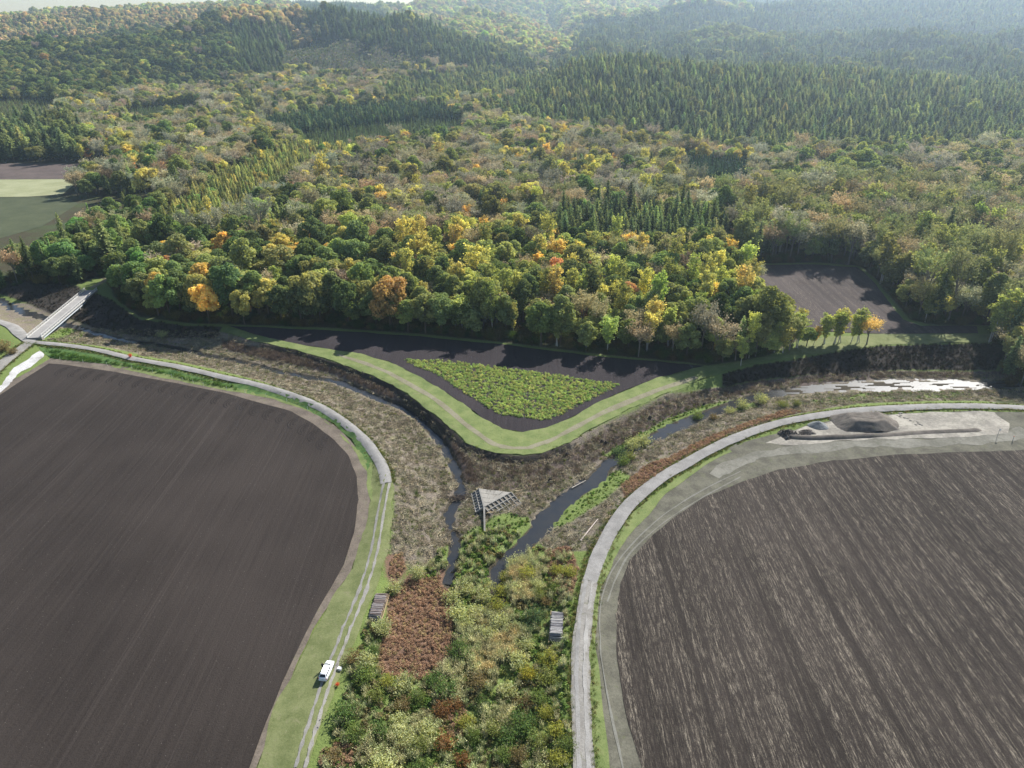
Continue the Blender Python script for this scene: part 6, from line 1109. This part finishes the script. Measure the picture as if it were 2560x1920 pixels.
# ---- log piles: every log a thing
M_LOGBARK = Mat('log_bark'); q_ = M_LOGBARK; tt = q_.attr('tint', 'OBJECT').outputs['Color']
nn_ = q_.noise(q_.map(q_.pos(), (1, 9, 9)), 2.5, 4, .7); q_.diffuse(q_.mix(nn_, tt, q_.n('VectorMath', {0: tt, 'Scale': .45}, operation='SCALE').outputs[0]), .95, nn_, .6, .03); M_LOGBARK = q_.m
M_LOGEND = simple('log_end', (.42, .30, .18), .9, noise=.3, nscale=9)
def log_mesh(seed, L=2.45):
    r = np.random.default_rng(seed); k, n = 9, 5; V, F, mi = [], [], []; r0 = r.uniform(.105, .155); r1 = r0 * r.uniform(.72, .98); bend = r.normal(size=2) * .035
    for i in range(n + 1):
        t = i / n
        for j in range(k):
            a = 2 * math.pi * j / k; rr = (r0 + (r1 - r0) * t) * r.uniform(.92, 1.08); V.append(((t - .5) * L, math.cos(a) * rr + bend[0] * math.sin(math.pi * t), math.sin(a) * rr + bend[1] * math.sin(math.pi * t)))
    for i in range(n):
        for j in range(k): F.append((i * k + j, i * k + (j + 1) % k, (i + 1) * k + (j + 1) % k, (i + 1) * k + j)); mi.append(0)
    F.append(tuple(range(k))[::-1]); mi.append(1); F.append(tuple(n * k + j for j in range(k))); mi.append(1)
    me = mesh_from('log', V, F, [M_LOGBARK, M_LOGEND]); me.polygons.foreach_set('material_index', mi); return me
LOGS = [log_mesh(s) for s in range(8)]
rL = np.random.default_rng(3)
PILES = [(-28.5, 115.6, 3.5, 'left', [(.36, .30, .27), (.5, .45, .41), (.25, .2, .175), (.42, .37, .35), (.30, .235, .205)]), (9.3, 110.6, 6.0, 'right', [(.5, .48, .46), (.32, .30, .30), (.6, .57, .53), (.22, .21, .215), (.42, .40, .39)])]
TONE = ['pale', 'brown', 'dark']
for px, py, deg, side, cols in PILES:
    ang = math.radians(deg); ux, uy = math.sin(ang), math.cos(ang); z0 = float(zg_at(np.array([px]), np.array([py]))[0]); z0 = max(z0, float(zat(px, py))) + .12
    for lay in range(5):
        n = 31 - lay * 2
        for i in range(n):
            t = (i - (n - 1) / 2) * .265 + rL.normal() * .02; sh = rL.normal() * .09
            o = link('log', LOGS[int(rL.integers(0, 8))]); o.location = (px + ux * t + uy * sh, py + uy * t - ux * sh, z0 + .13 + lay * .235 + rL.normal() * .025)
            o.rotation_euler = (rL.uniform(0, 6.28), rL.normal() * .012, -ang + rL.normal() * .03 + (math.pi if rL.uniform() < .5 else 0)); c = np.array(cols[int(rL.integers(0, len(cols)))]); o['tint'] = [float(v) for v in c]
            tone = 'pale grey' if c[0] > .4 else 'grey-brown' if c[0] > .28 else 'dark'
            tag(o, ('%s log in the %s layer of the stack by the %s' % (tone, ['bottom', 'second', 'middle', 'upper', 'top'][lay], 'grassy left track' if side == 'left' else 'right-hand dirt road')), 'log', '%s logs of the stack by the %s track' % (tone, side))
    for s in (-1, 1):
        o = part('bearer_pole', M_LOGEND, None, lambda m: cyl(m, (px + uy * s * 1.42 - ux * 4.4, py - ux * s * 1.42 - uy * 4.4, z0 + .06), (px + uy * s * 1.42 + ux * 4.4, py - ux * s * 1.42 + uy * 4.4, z0 + .1), .075, .06, 8))
        tag(o, 'long yellowish pole lying along the %s side of the %s log stack' % ('outer' if s > 0 else 'inner', side), 'pole')

# ---- fallen pole, driftwood, stumps
def log_thing(name, p, q, r0, r1, mat, label, cat, branches=0, seed=0):
    z = lambda u: float(zat(u[0], u[1])); A = Vector((p[0], p[1], max(z(p), WATER_Z) + r0 + .12)); B = Vector((q[0], q[1], max(z(q), WATER_Z) + r1 + .25)); r = np.random.default_rng(seed)
    fs = [lambda m: cyl(m, A, A.lerp(B, .5) + Vector((0, 0, .05)), r0, (r0 + r1) / 2, 9), lambda m: cyl(m, A.lerp(B, .5) + Vector((0, 0, .05)), B, (r0 + r1) / 2, r1, 9)]
    for i in range(branches):
        s = A.lerp(B, r.uniform(.3, .95)); e = s + Vector((r.normal() * .9, r.normal() * .9, r.uniform(.1, .8))); fs.append(lambda m, s=s, e=e: cyl(m, s, e, r1 * .5, r1 * .15, 6))
    o = part(name, mat, None, *fs, smooth=False); tag(o, label, cat); return o
M_POLE = simple('weathered_wood', (.55, .46, .40), .8, noise=.2, nscale=2); M_DRIFT = simple('driftwood', (.5, .44, .36), .9, noise=.3, nscale=2); M_STUMP = simple('stump_bark', (.05, .04, .035), .95, noise=.3)
log_thing('pole', SPOT['pole'][0], SPOT['pole'][1], .17, .11, M_POLE, 'long pale straight pole lying on the brown slope beside the right road', 'pole')
log_thing('driftwood', SPOT['drift'][0], SPOT['drift'][1], .16, .08, M_DRIFT, 'bleached driftwood trunk on the bank above the dark pool', 'driftwood', 5, 2)
d0 = SPOT['dam']; log_thing('driftwood', (d0[0] + 1.6, d0[1] - 2.4), (d0[0] + 3.6, d0[1] + 1.5), .12, .05, M_DRIFT, 'thin pale branch leaning at the brushwood dam in the left stream', 'driftwood', 3, 4)
for i, s in enumerate(SPOT['stumps']):
    rs = np.random.default_rng(40 + i); z = float(zat(*s)); h = rs.uniform(.8, 1.3)
    o = part('tree_stump', M_STUMP, None, lambda m: cyl(m, (0, 0, -.3), (0, .1, h), .42, .25, 8), lambda m: cyl(m, (.3, .1, -.2), (.5, .2, h * .7), .22, .12, 7), lambda m: cyl(m, (-.3, -.1, -.2), (-.45, .1, h * .6), .2, .1, 7)); o.location = (s[0], s[1], z)
    tag(o, ['dark split stump on the bank below the grass point', 'dark stump next to another on the bank below the grass point', 'dark stump on the cleared ground above the concrete spur', 'dark stump beside the small pool of the right stream', 'dark stump at the foot of the shaded right bank', 'dark stump by the upper end of the dark pool'][i], 'stump')
# brushwood dam across the left stream
rd = np.random.default_rng(8); Q = []
p0 = np.column_stack([rd.normal(size=240) * 2.0, rd.normal(size=240) * .75, rd.uniform(-.1, .75, 240)]); an = rd.normal(0, .5, 240); ln = rd.uniform(.7, 2.2, 240)
dd = np.column_stack([np.cos(an), np.sin(an), rd.normal(size=240) * .18]) * ln[:, None] * .5
dam = link('brushwood_dam', quad_mesh('brushwood_dam', tube_quads(p0 - dd, p0 + dd, .055, .03, 4), [simple('dam_sticks', (.17, .13, .10), .95, noise=.5, nscale=1.5)])); dam.location = (d0[0], d0[1], WATER_Z + .05); dam.rotation_euler = (0, 0, .15)
tag(dam, 'heap of grey-brown sticks damming the left stream', 'debris')

# ---- concrete spur with lattice slopes
A, B, Dp, Cc = [np.array(q) for q in SPOT['rev']]
rv = empty('concrete_revetment', (Cc[0], Cc[1], 0), 0, 'triangular concrete spur with lattice slopes where the two streams meet', 'revetment')
zt = -.35
def prism(m, pts, z0, z1):
    v0 = [m.verts.new((p[0] - Cc[0], p[1] - Cc[1], z0)) for p in pts]; v1 = [m.verts.new((p[0] - Cc[0], p[1] - Cc[1], z1)) for p in pts]
    m.faces.new(v1); m.faces.new(v0[::-1])
    for i in range(len(pts)): j = (i + 1) % len(pts); m.faces.new((v0[i], v0[j], v1[j], v1[i]))
ctr = (A + B + Cc) / 3; cuts = []
P = lambda s, t: Cc + (A - Cc) * s * (1 - t) + (B - Cc) * s * t
M_SLAB = strip_mat('spur_slab', (.25, .235, .205), (.35, .33, .29), scale=1.2, dirt=(.24, .21, .17))
for i in range(4):
    s0, s1 = i / 4, (i + 1) / 4; nseg = 2 * i + 1
    for j in range(max(1, i + 1)):
        k = max(1, i + 1); t0, t1 = j / k, (j + 1) / k; g = .006
        pts = [P(s1, t0 + g), P(s1, t1 - g), P(s0 + .012, t1 - g), P(s0 + .012, t0 + g)] if i else [P(s1, t0), P(s1, t1), P(.01, .5)]
        dz = float(rd.normal() * .015); part('slab', M_SLAB, rv, lambda m: prism(m, pts, zt - .5, zt + dz))
def beam(p, q, zp, zq, w=.28, h=.3):
    p3, q3 = Vector((p[0] - Cc[0], p[1] - Cc[1], zp)), Vector((q[0] - Cc[0], q[1] - Cc[1], zq)); d = q3 - p3; rzb = math.atan2(d.y, d.x); rx = -math.asin(d.z / d.length)
    bm = bmesh.new(); M = Matrix.Translation((p3 + q3) / 2) @ Matrix.Rotation(rzb, 4, 'Z') @ Matrix.Rotation(rx, 4, 'Y') @ Matrix.Diagonal((d.length, w, h, 1)); bmesh.ops.create_cube(bm, size=1, matrix=M)
    me = bpy.data.meshes.new('beam'); bm.to_mesh(me); bm.free(); me.materials.append(M_CONC); link('beam', me, rv)
def slope(p, q, out, w, zb, rows, cols, fill):
    """lattice on the slope that falls from edge p-q outwards by w down to zb"""
    o = np.array(out) / np.hypot(*out); E = lambda u, v: p + (q - p) * u + o * w * v; z = lambda v: zt - .06 + (zb - zt) * v
    V = [(*(E(0, 0) - Cc), z(0) - .16), (*(E(1, 0) - Cc), z(0) - .16), (*(E(1, 1) - Cc), z(1) - .16), (*(E(0, 1) - Cc), z(1) - .16)]
    V += [(x, y, zz - .5) for x, y, zz in V]
    link('slope_infill', mesh_from('slope_infill', V, [(0, 1, 2, 3), (7, 6, 5, 4), (0, 4, 5, 1), (1, 5, 6, 2), (2, 6, 7, 3), (3, 7, 4, 0)], fill), rv)
    for r in range(rows + 1):
        v = r / rows; beam(E(0, v), E(1, v), z(v) + .004 * r, z(v) + .004 * r, .24)
    for c in range(cols + 1):
        u = c / cols; beam(E(u, 0), E(u, 1), z(0) + .013, z(1) + .013, .22)
slope(Cc, B, (B - Cc)[::-1] * np.array([1, -1]), 3.9, -1.9, 3, 7, strip_mat('lattice_fill', (.13, .11, .085), (.24, .21, .17), scale=2.0, dirt=(.15, .17, .08)))
slope(Cc, A, (A - Cc)[::-1] * np.array([-1, 1]), 2.2, -1.8, 2, 7, strip_mat('lattice_fill_left', (.2, .19, .175), (.28, .27, .25), scale=2.0))  # paler fill on the left slope
part('coping', M_CONC, rv, lambda m: prism(m, [A + np.array([-.25, 0]), A + np.array([.22, .05]), Cc + np.array([.25, 0]), Cc + np.array([-.22, -.05])], zt - .6, zt + .08))
e3 = lambda m: [m.faces.new(f) for f in []]
V = [(-.22, 0, zt + .07), (.25, 0, zt + .07), (Dp[0] - Cc[0] + .22, Dp[1] - Cc[1], -1.85), (Dp[0] - Cc[0] - .22, Dp[1] - Cc[1], -1.85)]; V += [(x, y, z - .7) for x, y, z in V]
link('nose_beam', mesh_from('nose_beam', V, [(0, 3, 2, 1), (4, 5, 6, 7), (0, 1, 5, 4), (1, 2, 6, 5), (2, 3, 7, 6), (3, 0, 4, 7)], M_CONC), rv)

# ---- spoil heaps in the sand yard
def heap(name, c, sx, sy, h, mat, label, flat=0.0, seed=0, rz=0.0, rough=.12, n=40):
    r = np.random.default_rng(seed); u = np.linspace(-1, 1, n); U, Vv = np.meshgrid(u, u); ph = r.uniform(0, 6, 6)
    w = np.maximum(np.abs(U), np.abs(Vv)) ** .6 * np.hypot(U, Vv) ** .4 if flat else np.hypot(U, Vv)
    w = w * (1 + .06 * np.sin(3 * np.arctan2(Vv, U) + ph[0]) + .04 * np.sin(5 * np.arctan2(Vv, U) + ph[1]))
    z = np.clip((1 - w) / (1 - flat), 0, 1) ** (1.0) * h; g = r.normal(size=U.shape); q = np.pad(g, 1, mode='edge'); g = (g + q[:-2, 1:-1] + q[2:, 1:-1] + q[1:-1, :-2] + q[1:-1, 2:]) / 2.2
    z = z + g * rough * h * .35 * (z > .02 * h); z = np.where(w >= 1, -.15, z)
    x, y = U * sx, Vv * sy; ix = np.arange(n * n).reshape(n, n); F = np.stack([ix[:-1, :-1], ix[:-1, 1:], ix[1:, 1:], ix[1:, :-1]], -1).reshape(-1, 4)
    o = link(name, mesh_from(name, np.column_stack([x.ravel(), y.ravel(), z.ravel()]), F, mat, True)); o.location = (c[0], c[1], float(zat(*c)) + .1); o.rotation_euler = (0, 0, rz); tag(o, label, 'heap'); return o
M_SOIL = strip_mat('spoil_soil', (.10, .088, .075), (.19, .165, .14), scale=1.5, dirt=(.14, .14, .085)); M_GRAV = strip_mat('grey_gravel', (.13, .14, .14), (.21, .22, .22), scale=2.5); M_DSOIL = strip_mat('dark_spoil', (.05, .042, .038), (.13, .115, .10), scale=1.6, dirt=(.4, .38, .35))
heap('soil_mound', (110.0, 194.0), 10.2, 5.6, 2.5, M_SOIL, 'large flat-topped dark soil mound in the pale sand yard', .52, 1, .06, .06)
heap('gravel_heap', (SPOT['gravelm'][0], SPOT['gravelm'][1] + .5), 3.1, 2.7, 1.7, M_GRAV, 'small grey gravel heap left of the flat-topped soil mound', .0, 2, 0, .05)
heap('soil_heap', SPOT['darkm'], 2.5, 1.6, 1.0, M_DSOIL, 'small dark soil heap in front of the grey gravel heap', .1, 3, .2, .2)
heap('rubble_heap', (SPOT['darkm2'][0] + .4, SPOT['darkm2'][1] + .2), 3.0, 2.5, 1.4, M_DSOIL, 'dark rubble heap with pale stones at the left tip of the sand yard', .05, 4, .4, .5)
bp = smooth_line(SPOT['berm'], 6); n = len(bp); tk = np.gradient(bp, axis=0); tk /= np.linalg.norm(tk, axis=1)[:, None]; nk = np.stack([-tk[:, 1], tk[:, 0]], 1); V, F = [], []; prof = [(-1.3, -.2), (-.8, .45), (-.25, .9), (.25, .95), (.8, .4), (1.3, -.2)]
for i in range(n):
    e = min(1, i / 3, (n - 1 - i) / 3) if True else 1; hh = (.95 if i < n * .5 else .5) * max(.15, e) * rd.uniform(.85, 1.15)
    for o_, h_ in prof:
        p = bp[i] + nk[i] * o_ * rd.uniform(.92, 1.08); V.append((p[0], p[1], float(zat(*p)) + .08 + h_ * hh))
for i in range(n - 1):
    for j in range(5): F.append((i * 6 + j, i * 6 + j + 1, (i + 1) * 6 + j + 1, (i + 1) * 6 + j))
o = link('soil_berm', mesh_from('soil_berm', V, F, M_SOIL, True)); tag(o, 'long low dark earth ridge along the front of the pale sand yard', 'ridge')
ry = np.random.default_rng(14)
def stone_mesh(seed):
    r = np.random.default_rng(seed); bm = bmesh.new(); bmesh.ops.create_icosphere(bm, subdivisions=2, radius=1)
    for v in bm.verts: v.co *= r.uniform(.8, 1.1); v.co.z *= .45
    me = bpy.data.meshes.new('pale_stone'); bm.to_mesh(me); bm.free(); me.materials.append(M_SAND); return me
ST = [stone_mesh(i) for i in range(3)]
for i in range(16):
    t = ry.uniform(); x = 121.5 + t * 6 + ry.normal() * 1.2; y = 201.0 - t * 7.5 + ry.normal() * 1.0
    o = link('pale_stone', ST[i % 3]); s = ry.uniform(.2, .5); o.location = (x, y, float(zat(x, y)) + .12); o.scale = (s, s, s); o.rotation_euler = (0, 0, ry.uniform(0, 6)); tag(o, 'pale boulder strewn right of the flat-topped soil mound', 'stone', 'pale boulders in the sand yard')

# ---- fence posts and marker posts
M_FP = simple('fence_plastic', (.55, .56, .52), .6)
fm = None
for i, (x, y) in enumerate(FENCE):
    if fm is None: o = part('fence_post', M_FP, None, lambda m: cyl(m, (0, 0, -.3), (0, 0, 1.45), .045, .04, 6), lambda m: cyl(m, (0, 0, 1.2), (.1, 0, 1.2), .03, .03, 5)); fm = o.data
    else: o = link('fence_post', fm)
    o.location = (x, y, float(zat(x, y))); o.rotation_euler = (ry.normal() * .04, ry.normal() * .04, 0)
    tag(o, 'thin pale fence post at the levee foot above the left field', 'post', 'fence posts along the left field')
pm_ = empty('marker_post', (*SPOT['post1'], float(zat(*SPOT['post1']))), 0, 'tall thin pole with white plate at the end of the sand yard', 'post')
part('pole', simple('post_grey', (.3, .3, .3), .6), pm_, lambda m: cyl(m, (0, 0, -.3), (0, 0, 3.3), .06, .05, 8)); part('plate', simple('plate_white', (.8, .8, .78), .6), pm_, lambda m: box(m, (.2, -.08, 2.9), (.34, .03, .6)))
pm_ = empty('marker_post', (*SPOT['post2'], float(zat(*SPOT['post2']))), 0, 'short white marker post with orange cap beside the sand yard', 'post')
part('stake', simple('stake_cream', (.75, .66, .55), .6), pm_, lambda m: box(m, (0, 0, .6), (.2, .16, 1.8), bev=.02)); part('cap', simple('cap_orange', (.55, .16, .06), .6), pm_, lambda m: box(m, (0, 0, 1.62), (.24, .2, .26), bev=.02))

# ---- car: white estate seen from behind and above
M_PAINT = Mat('white_car_paint'); M_PAINT.done(M_PAINT.n('BsdfPrincipled', {'Base Color': (.82, .83, .84, 1), 'Roughness': .28, 'Coat Weight': .6, 'Coat Roughness': .08})); M_PAINT = M_PAINT.m
M_GLASS = Mat('car_glass'); M_GLASS.done(M_GLASS.n('BsdfPrincipled', {'Base Color': (.012, .018, .024, 1), 'Roughness': .06, 'Specular IOR Level': .7})); M_GLASS = M_GLASS.m
M_BLACK = simple('black_trim', (.02, .02, .02), .6); M_TYRE = simple('tyre_rubber', (.025, .025, .025), .9); M_RIM = simple('alloy_rim', (.55, .56, .58), .35, .8); M_RED = simple('tail_lamp_red', (.45, .02, .02), .25, spec=.6); M_LAMP = simple('head_lamp', (.7, .72, .75), .15, spec=.8)
cx, cy = -35.35, 97.7; gz = float(zat(cx, cy)) + .12; CA = math.radians(-7)
car = empty('estate_car', (cx, cy, gz), CA, 'white estate car parked on the grassy left track with its rear towards the camera', 'car')
# body: cross sections along y (rear -2.3 .. front 2.3): half width, bottom, shoulder, deck height
SECT = [(-2.30, .66, .38, .62, .80), (-2.22, .78, .26, .80, .98), (-1.9, .85, .22, .86, 1.02), (-1.0, .875, .2, .86, 1.0), (.2, .875, .2, .84, .97), (1.0, .87, .2, .82, .94), (1.6, .845, .22, .76, .86), (2.08, .76, .26, .66, .74), (2.30, .58, .36, .56, .6)]
def loft(m):
    R = []
    for y, w, b, s, d in SECT:
        pr = [(-w * .9, b), (-w, b + .16), (-w, s), (-w * .9, d - .02), (-w * .5, d + .015), (0, d + .02), (w * .5, d + .015), (w * .9, d - .02), (w, s), (w, b + .16), (w * .9, b)]
        R.append([m.verts.new((x, y, z)) for x, z in pr])
    k = len(R[0])
    for a, b in zip(R[:-1], R[1:]):
        for i in range(k): j = (i + 1) % k; m.faces.new((a[i], b[i], b[j], a[j]))
    m.faces.new(R[0]); m.faces.new(R[-1][::-1]); bmesh.ops.recalc_face_normals(m, faces=m.faces)
body = part('body', M_PAINT, car, loft, smooth=True)
CAB = [(-2.12, .73, .97, 1.02), (-1.72, .70, .97, 1.43), (-1.4, .69, .97, 1.48), (-.4, .69, .96, 1.50), (.35, .67, .95, 1.45), (.55, .66, .95, 1.40), (1.32, .72, .9, .94)]
def cabin(m):
    R = []
    for y, w, b, t in CAB:
        wt = w * (.80 if t > 1.1 else .97); pr = [(-w - .06, b - .04), (-w, b + .02), (-wt, t - .04), (-wt * .8, t), (0, t + .02), (wt * .8, t), (wt, t - .04), (w, b + .02), (w + .06, b - .04)]
        R.append([m.verts.new((x, y, z)) for x, z in pr])
    for a, b in zip(R[:-1], R[1:]):
        for i in range(len(a) - 1): m.faces.new((a[i], b[i], b[i + 1], a[i + 1]))
    bmesh.ops.recalc_face_normals(m, faces=m.faces)
part('cabin', M_PAINT, car, cabin, smooth=True)
def pane(name, pts, off=(0, 0, 0), mat=M_GLASS):
    V = [tuple(np.array(p) + np.array(off)) for p in pts]; return link(name, mesh_from(name, V, [tuple(range(len(V)))], mat), car)
pane('rear_window', [(-.60, -2.10, 1.075), (.60, -2.10, 1.075), (.50, -1.775, 1.41), (-.50, -1.775, 1.41)], (0, -.022, .022))
pane('windscreen', [(-.60, 1.20, .985), (.60, 1.20, .985), (.50, .60, 1.37), (-.50, .60, 1.37)], (0, .02, .03))
for s in (-1, 1):
    sw = lambda y, z: s * (.705 - (z - 1.0) * .30 + .028)
    for y0, y1, y2, y3 in ((-1.95, -1.1, -1.1, -1.62), (-1.03, -.1, -.1, -1.03), (-.03, .98, .48, -.03)):
        q = [(sw(y0, 1.03), y0, 1.03), (sw(y1, 1.03), y1, 1.03), (sw(y2, 1.36), y2, 1.36), (sw(y3, 1.36), y3, 1.36)]; pane('side_window', q if s > 0 else q[::-1])
    for wy in (-1.38, 1.38):
        wv = part('wheel', M_TYRE, car, lambda m: cyl(m, (s * .68, wy, .31), (s * .885, wy, .31), .315, .30, 20)); part('rim', M_RIM, wv, lambda m: cyl(m, (s * .886, wy, .31), (s * .9, wy, .31), .2, .18, 14))
    part('tail_light', M_RED, car, lambda m: box(m, (s * .72, -2.2, .84), (.18, .12, .3), bev=.03)); part('head_light', M_LAMP, car, lambda m: box(m, (s * .62, 2.14, .64), (.26, .2, .12), bev=.03))
    part('door_mirror', M_PAINT, car, lambda m: box(m, (s * .95, .82, 1.0), (.2, .1, .14), bev=.03)); part('roof_rail', M_RIM, car, lambda m: cyl(m, (s * .5, -1.45, 1.5), (s * .49, .2, 1.5), .018, .018, 6))
part('rear_bumper', M_PAINT, car, lambda m: box(m, (0, -2.28, .46), (1.5, .16, .26), bev=.05)); part('roof_spoiler', M_BLACK, car, lambda m: box(m, (0, -1.80, 1.455), (1.0, .1, .04), bev=.012)); part('number_plate', simple('plate_plain', (.7, .72, .7), .5), car, lambda m: box(m, (0, -2.372, .70), (.33, .02, .165)))
part('front_grille', M_BLACK, car, lambda m: box(m, (0, 2.26, .5), (.8, .1, .14), bev=.02))

# ---- white case on the verge
bx = SPOT['box']; cs = empty('case', (*bx, float(zat(*bx)) + .03), math.radians(-12), 'white plastic case standing on the verge right of the white car', 'box')
M_CASE = simple('white_plastic', (.84, .84, .82), .45)
part('case_body', M_CASE, cs, lambda m: box(m, (0, 0, .22), (.74, .56, .44), bev=.03)); part('lid', M_CASE, cs, lambda m: box(m, (0, 0, .48), (.78, .6, .08), bev=.025)); part('handle', M_BLACK, cs, lambda m: box(m, (0, -.305, .36), (.22, .03, .04)))

# ---- person standing at the front left of the car, looking down at a controller
def person(loc, rz):
    r_ = empty('person', loc, rz, 'person in dark clothes standing left of the bonnet of the white car', 'person')
    J = {'pel': (0, 0, .93), 'sp': (0, .0, 1.15), 'ch': (0, .01, 1.36), 'nk': (0, .02, 1.49), 'hd': (0, .05, 1.6), 'hd2': (0, .055, 1.71)}; E = [('pel', 'sp'), ('sp', 'ch'), ('ch', 'nk'), ('nk', 'hd'), ('hd', 'hd2')]
    R = {'pel': .15, 'sp': .135, 'ch': .155, 'nk': .06, 'hd': .095, 'hd2': .075}
    for s, n in ((-1, 'l'), (1, 'r')):
        J.update({n + 'hip': (s * .1, 0, .88), n + 'kn': (s * .12, .02, .48), n + 'an': (s * .13, -.02, .09), n + 'to': (s * .15, .14, .04), n + 'sh': (s * .19, 0, 1.41), n + 'el': (s * .25, -.02, 1.13), n + 'wr': (s * .12, .24, 1.12), n + 'pa': (s * .08, .31, 1.14)})
        R.update({n + 'hip': .105, n + 'kn': .07, n + 'an': .048, n + 'to': .04, n + 'sh': .075, n + 'el': .05, n + 'wr': .032, n + 'pa': .034})
        E += [('pel', n + 'hip'), (n + 'hip', n + 'kn'), (n + 'kn', n + 'an'), (n + 'an', n + 'to'), ('ch', n + 'sh'), (n + 'sh', n + 'el'), (n + 'el', n + 'wr'), (n + 'wr', n + 'pa')]
        for f in range(5):
            a = (f - 2) * .018; J[n + 'f%d' % f] = (s * (.08 - .02 * (f == 0)) + a, .37 - .012 * abs(f - 2) - (.03 if f == 0 else 0), 1.145 + .01 * f); J[n + 'g%d' % f] = (s * .045 + a, .40 - .02 * (f == 0), 1.12 + .01 * f); R[n + 'f%d' % f] = .009; R[n + 'g%d' % f] = .008; E += [(n + 'pa', n + 'f%d' % f), (n + 'f%d' % f, n + 'g%d' % f)]
    K = list(J); me = bpy.data.meshes.new('body'); me.from_pydata([J[k] for k in K], [(K.index(a), K.index(b)) for a, b in E], []); o = bpy.data.objects.new('body', me); COL.objects.link(o)
    md = o.modifiers.new('skin', 'SKIN'); sk = me.skin_vertices[0].data if me.skin_vertices else None
    if sk is None:
        bm = bmesh.new(); bm.from_mesh(me); bm.verts.layers.skin.verify(); bm.to_mesh(me); bm.free(); sk = me.skin_vertices[0].data
    for i, k in enumerate(K): sk[i].radius = (R[k], R[k] * (.75 if k in ('sp', 'ch', 'pel') else 1)); sk[i].use_root = k == 'pel'
    sb = o.modifiers.new('sub', 'SUBSURF'); sb.levels = 1; sb.render_levels = 1
    bpy.context.view_layer.update(); ev = o.evaluated_get(bpy.context.evaluated_depsgraph_get()); m2 = bpy.data.meshes.new_from_object(ev); o.modifiers.clear(); o.data = m2
    m2.materials.clear()
    for m in (simple('skin', (.45, .28, .2), .6), simple('dark_jacket', (.025, .028, .04), .9), simple('dark_trousers', (.03, .032, .04), .9), simple('boots', (.02, .018, .016), .8)): m2.materials.append(m)
    for p in m2.polygons:
        c = p.center; p.material_index = 3 if c.z < .13 else 2 if c.z < .93 else 0 if (c.z > 1.5 or c.y > .26) else 1
    m2.shade_smooth(); o.parent = r_
    part('hair', simple('dark_hair', (.02, .016, .012), .8), r_, lambda m: bmesh.ops.create_uvsphere(m, u_segments=14, v_segments=8, radius=.105, matrix=Matrix.Translation((0, .03, 1.69)) @ Matrix.Diagonal((1, 1.1, .8, 1))), smooth=True)
    part('controller', M_BLACK, None, lambda m: box(m, (0, 0, 0), (.2, .12, .05), bev=.01)).location = (loc[0] - math.sin(rz) * .42, loc[1] + math.cos(rz) * .42, loc[2] + 1.16)
    bpy.data.objects['controller']['label'] = 'small dark remote controller held by the person beside the car'; bpy.data.objects['controller']['category'] = 'controller'; bpy.data.objects['controller'].rotation_euler = (.3, 0, rz)
pp = SPOT['person']; person((pp[0], pp[1], float(zat(*pp)) + .06), math.radians(10))

# ---- the air: pale haze over the whole valley
bm = bmesh.new(); box(bm, (0, 2430, 100), (7400, 5100, 260)); me = bpy.data.meshes.new('haze'); bm.to_mesh(me); bm.free()
mh = Mat('haze'); vol = mh.n('VolumePrincipled', {'Color': (.66, .83, 1.0, 1), 'Density': HAZE_DENSITY, 'Anisotropy': .6}); mh.t.links.new(vol.outputs[0], mh.out.inputs['Volume']); me.materials.append(mh.m)
hz = link('haze', me, kind='stuff', label='pale blue autumn haze over the valley')
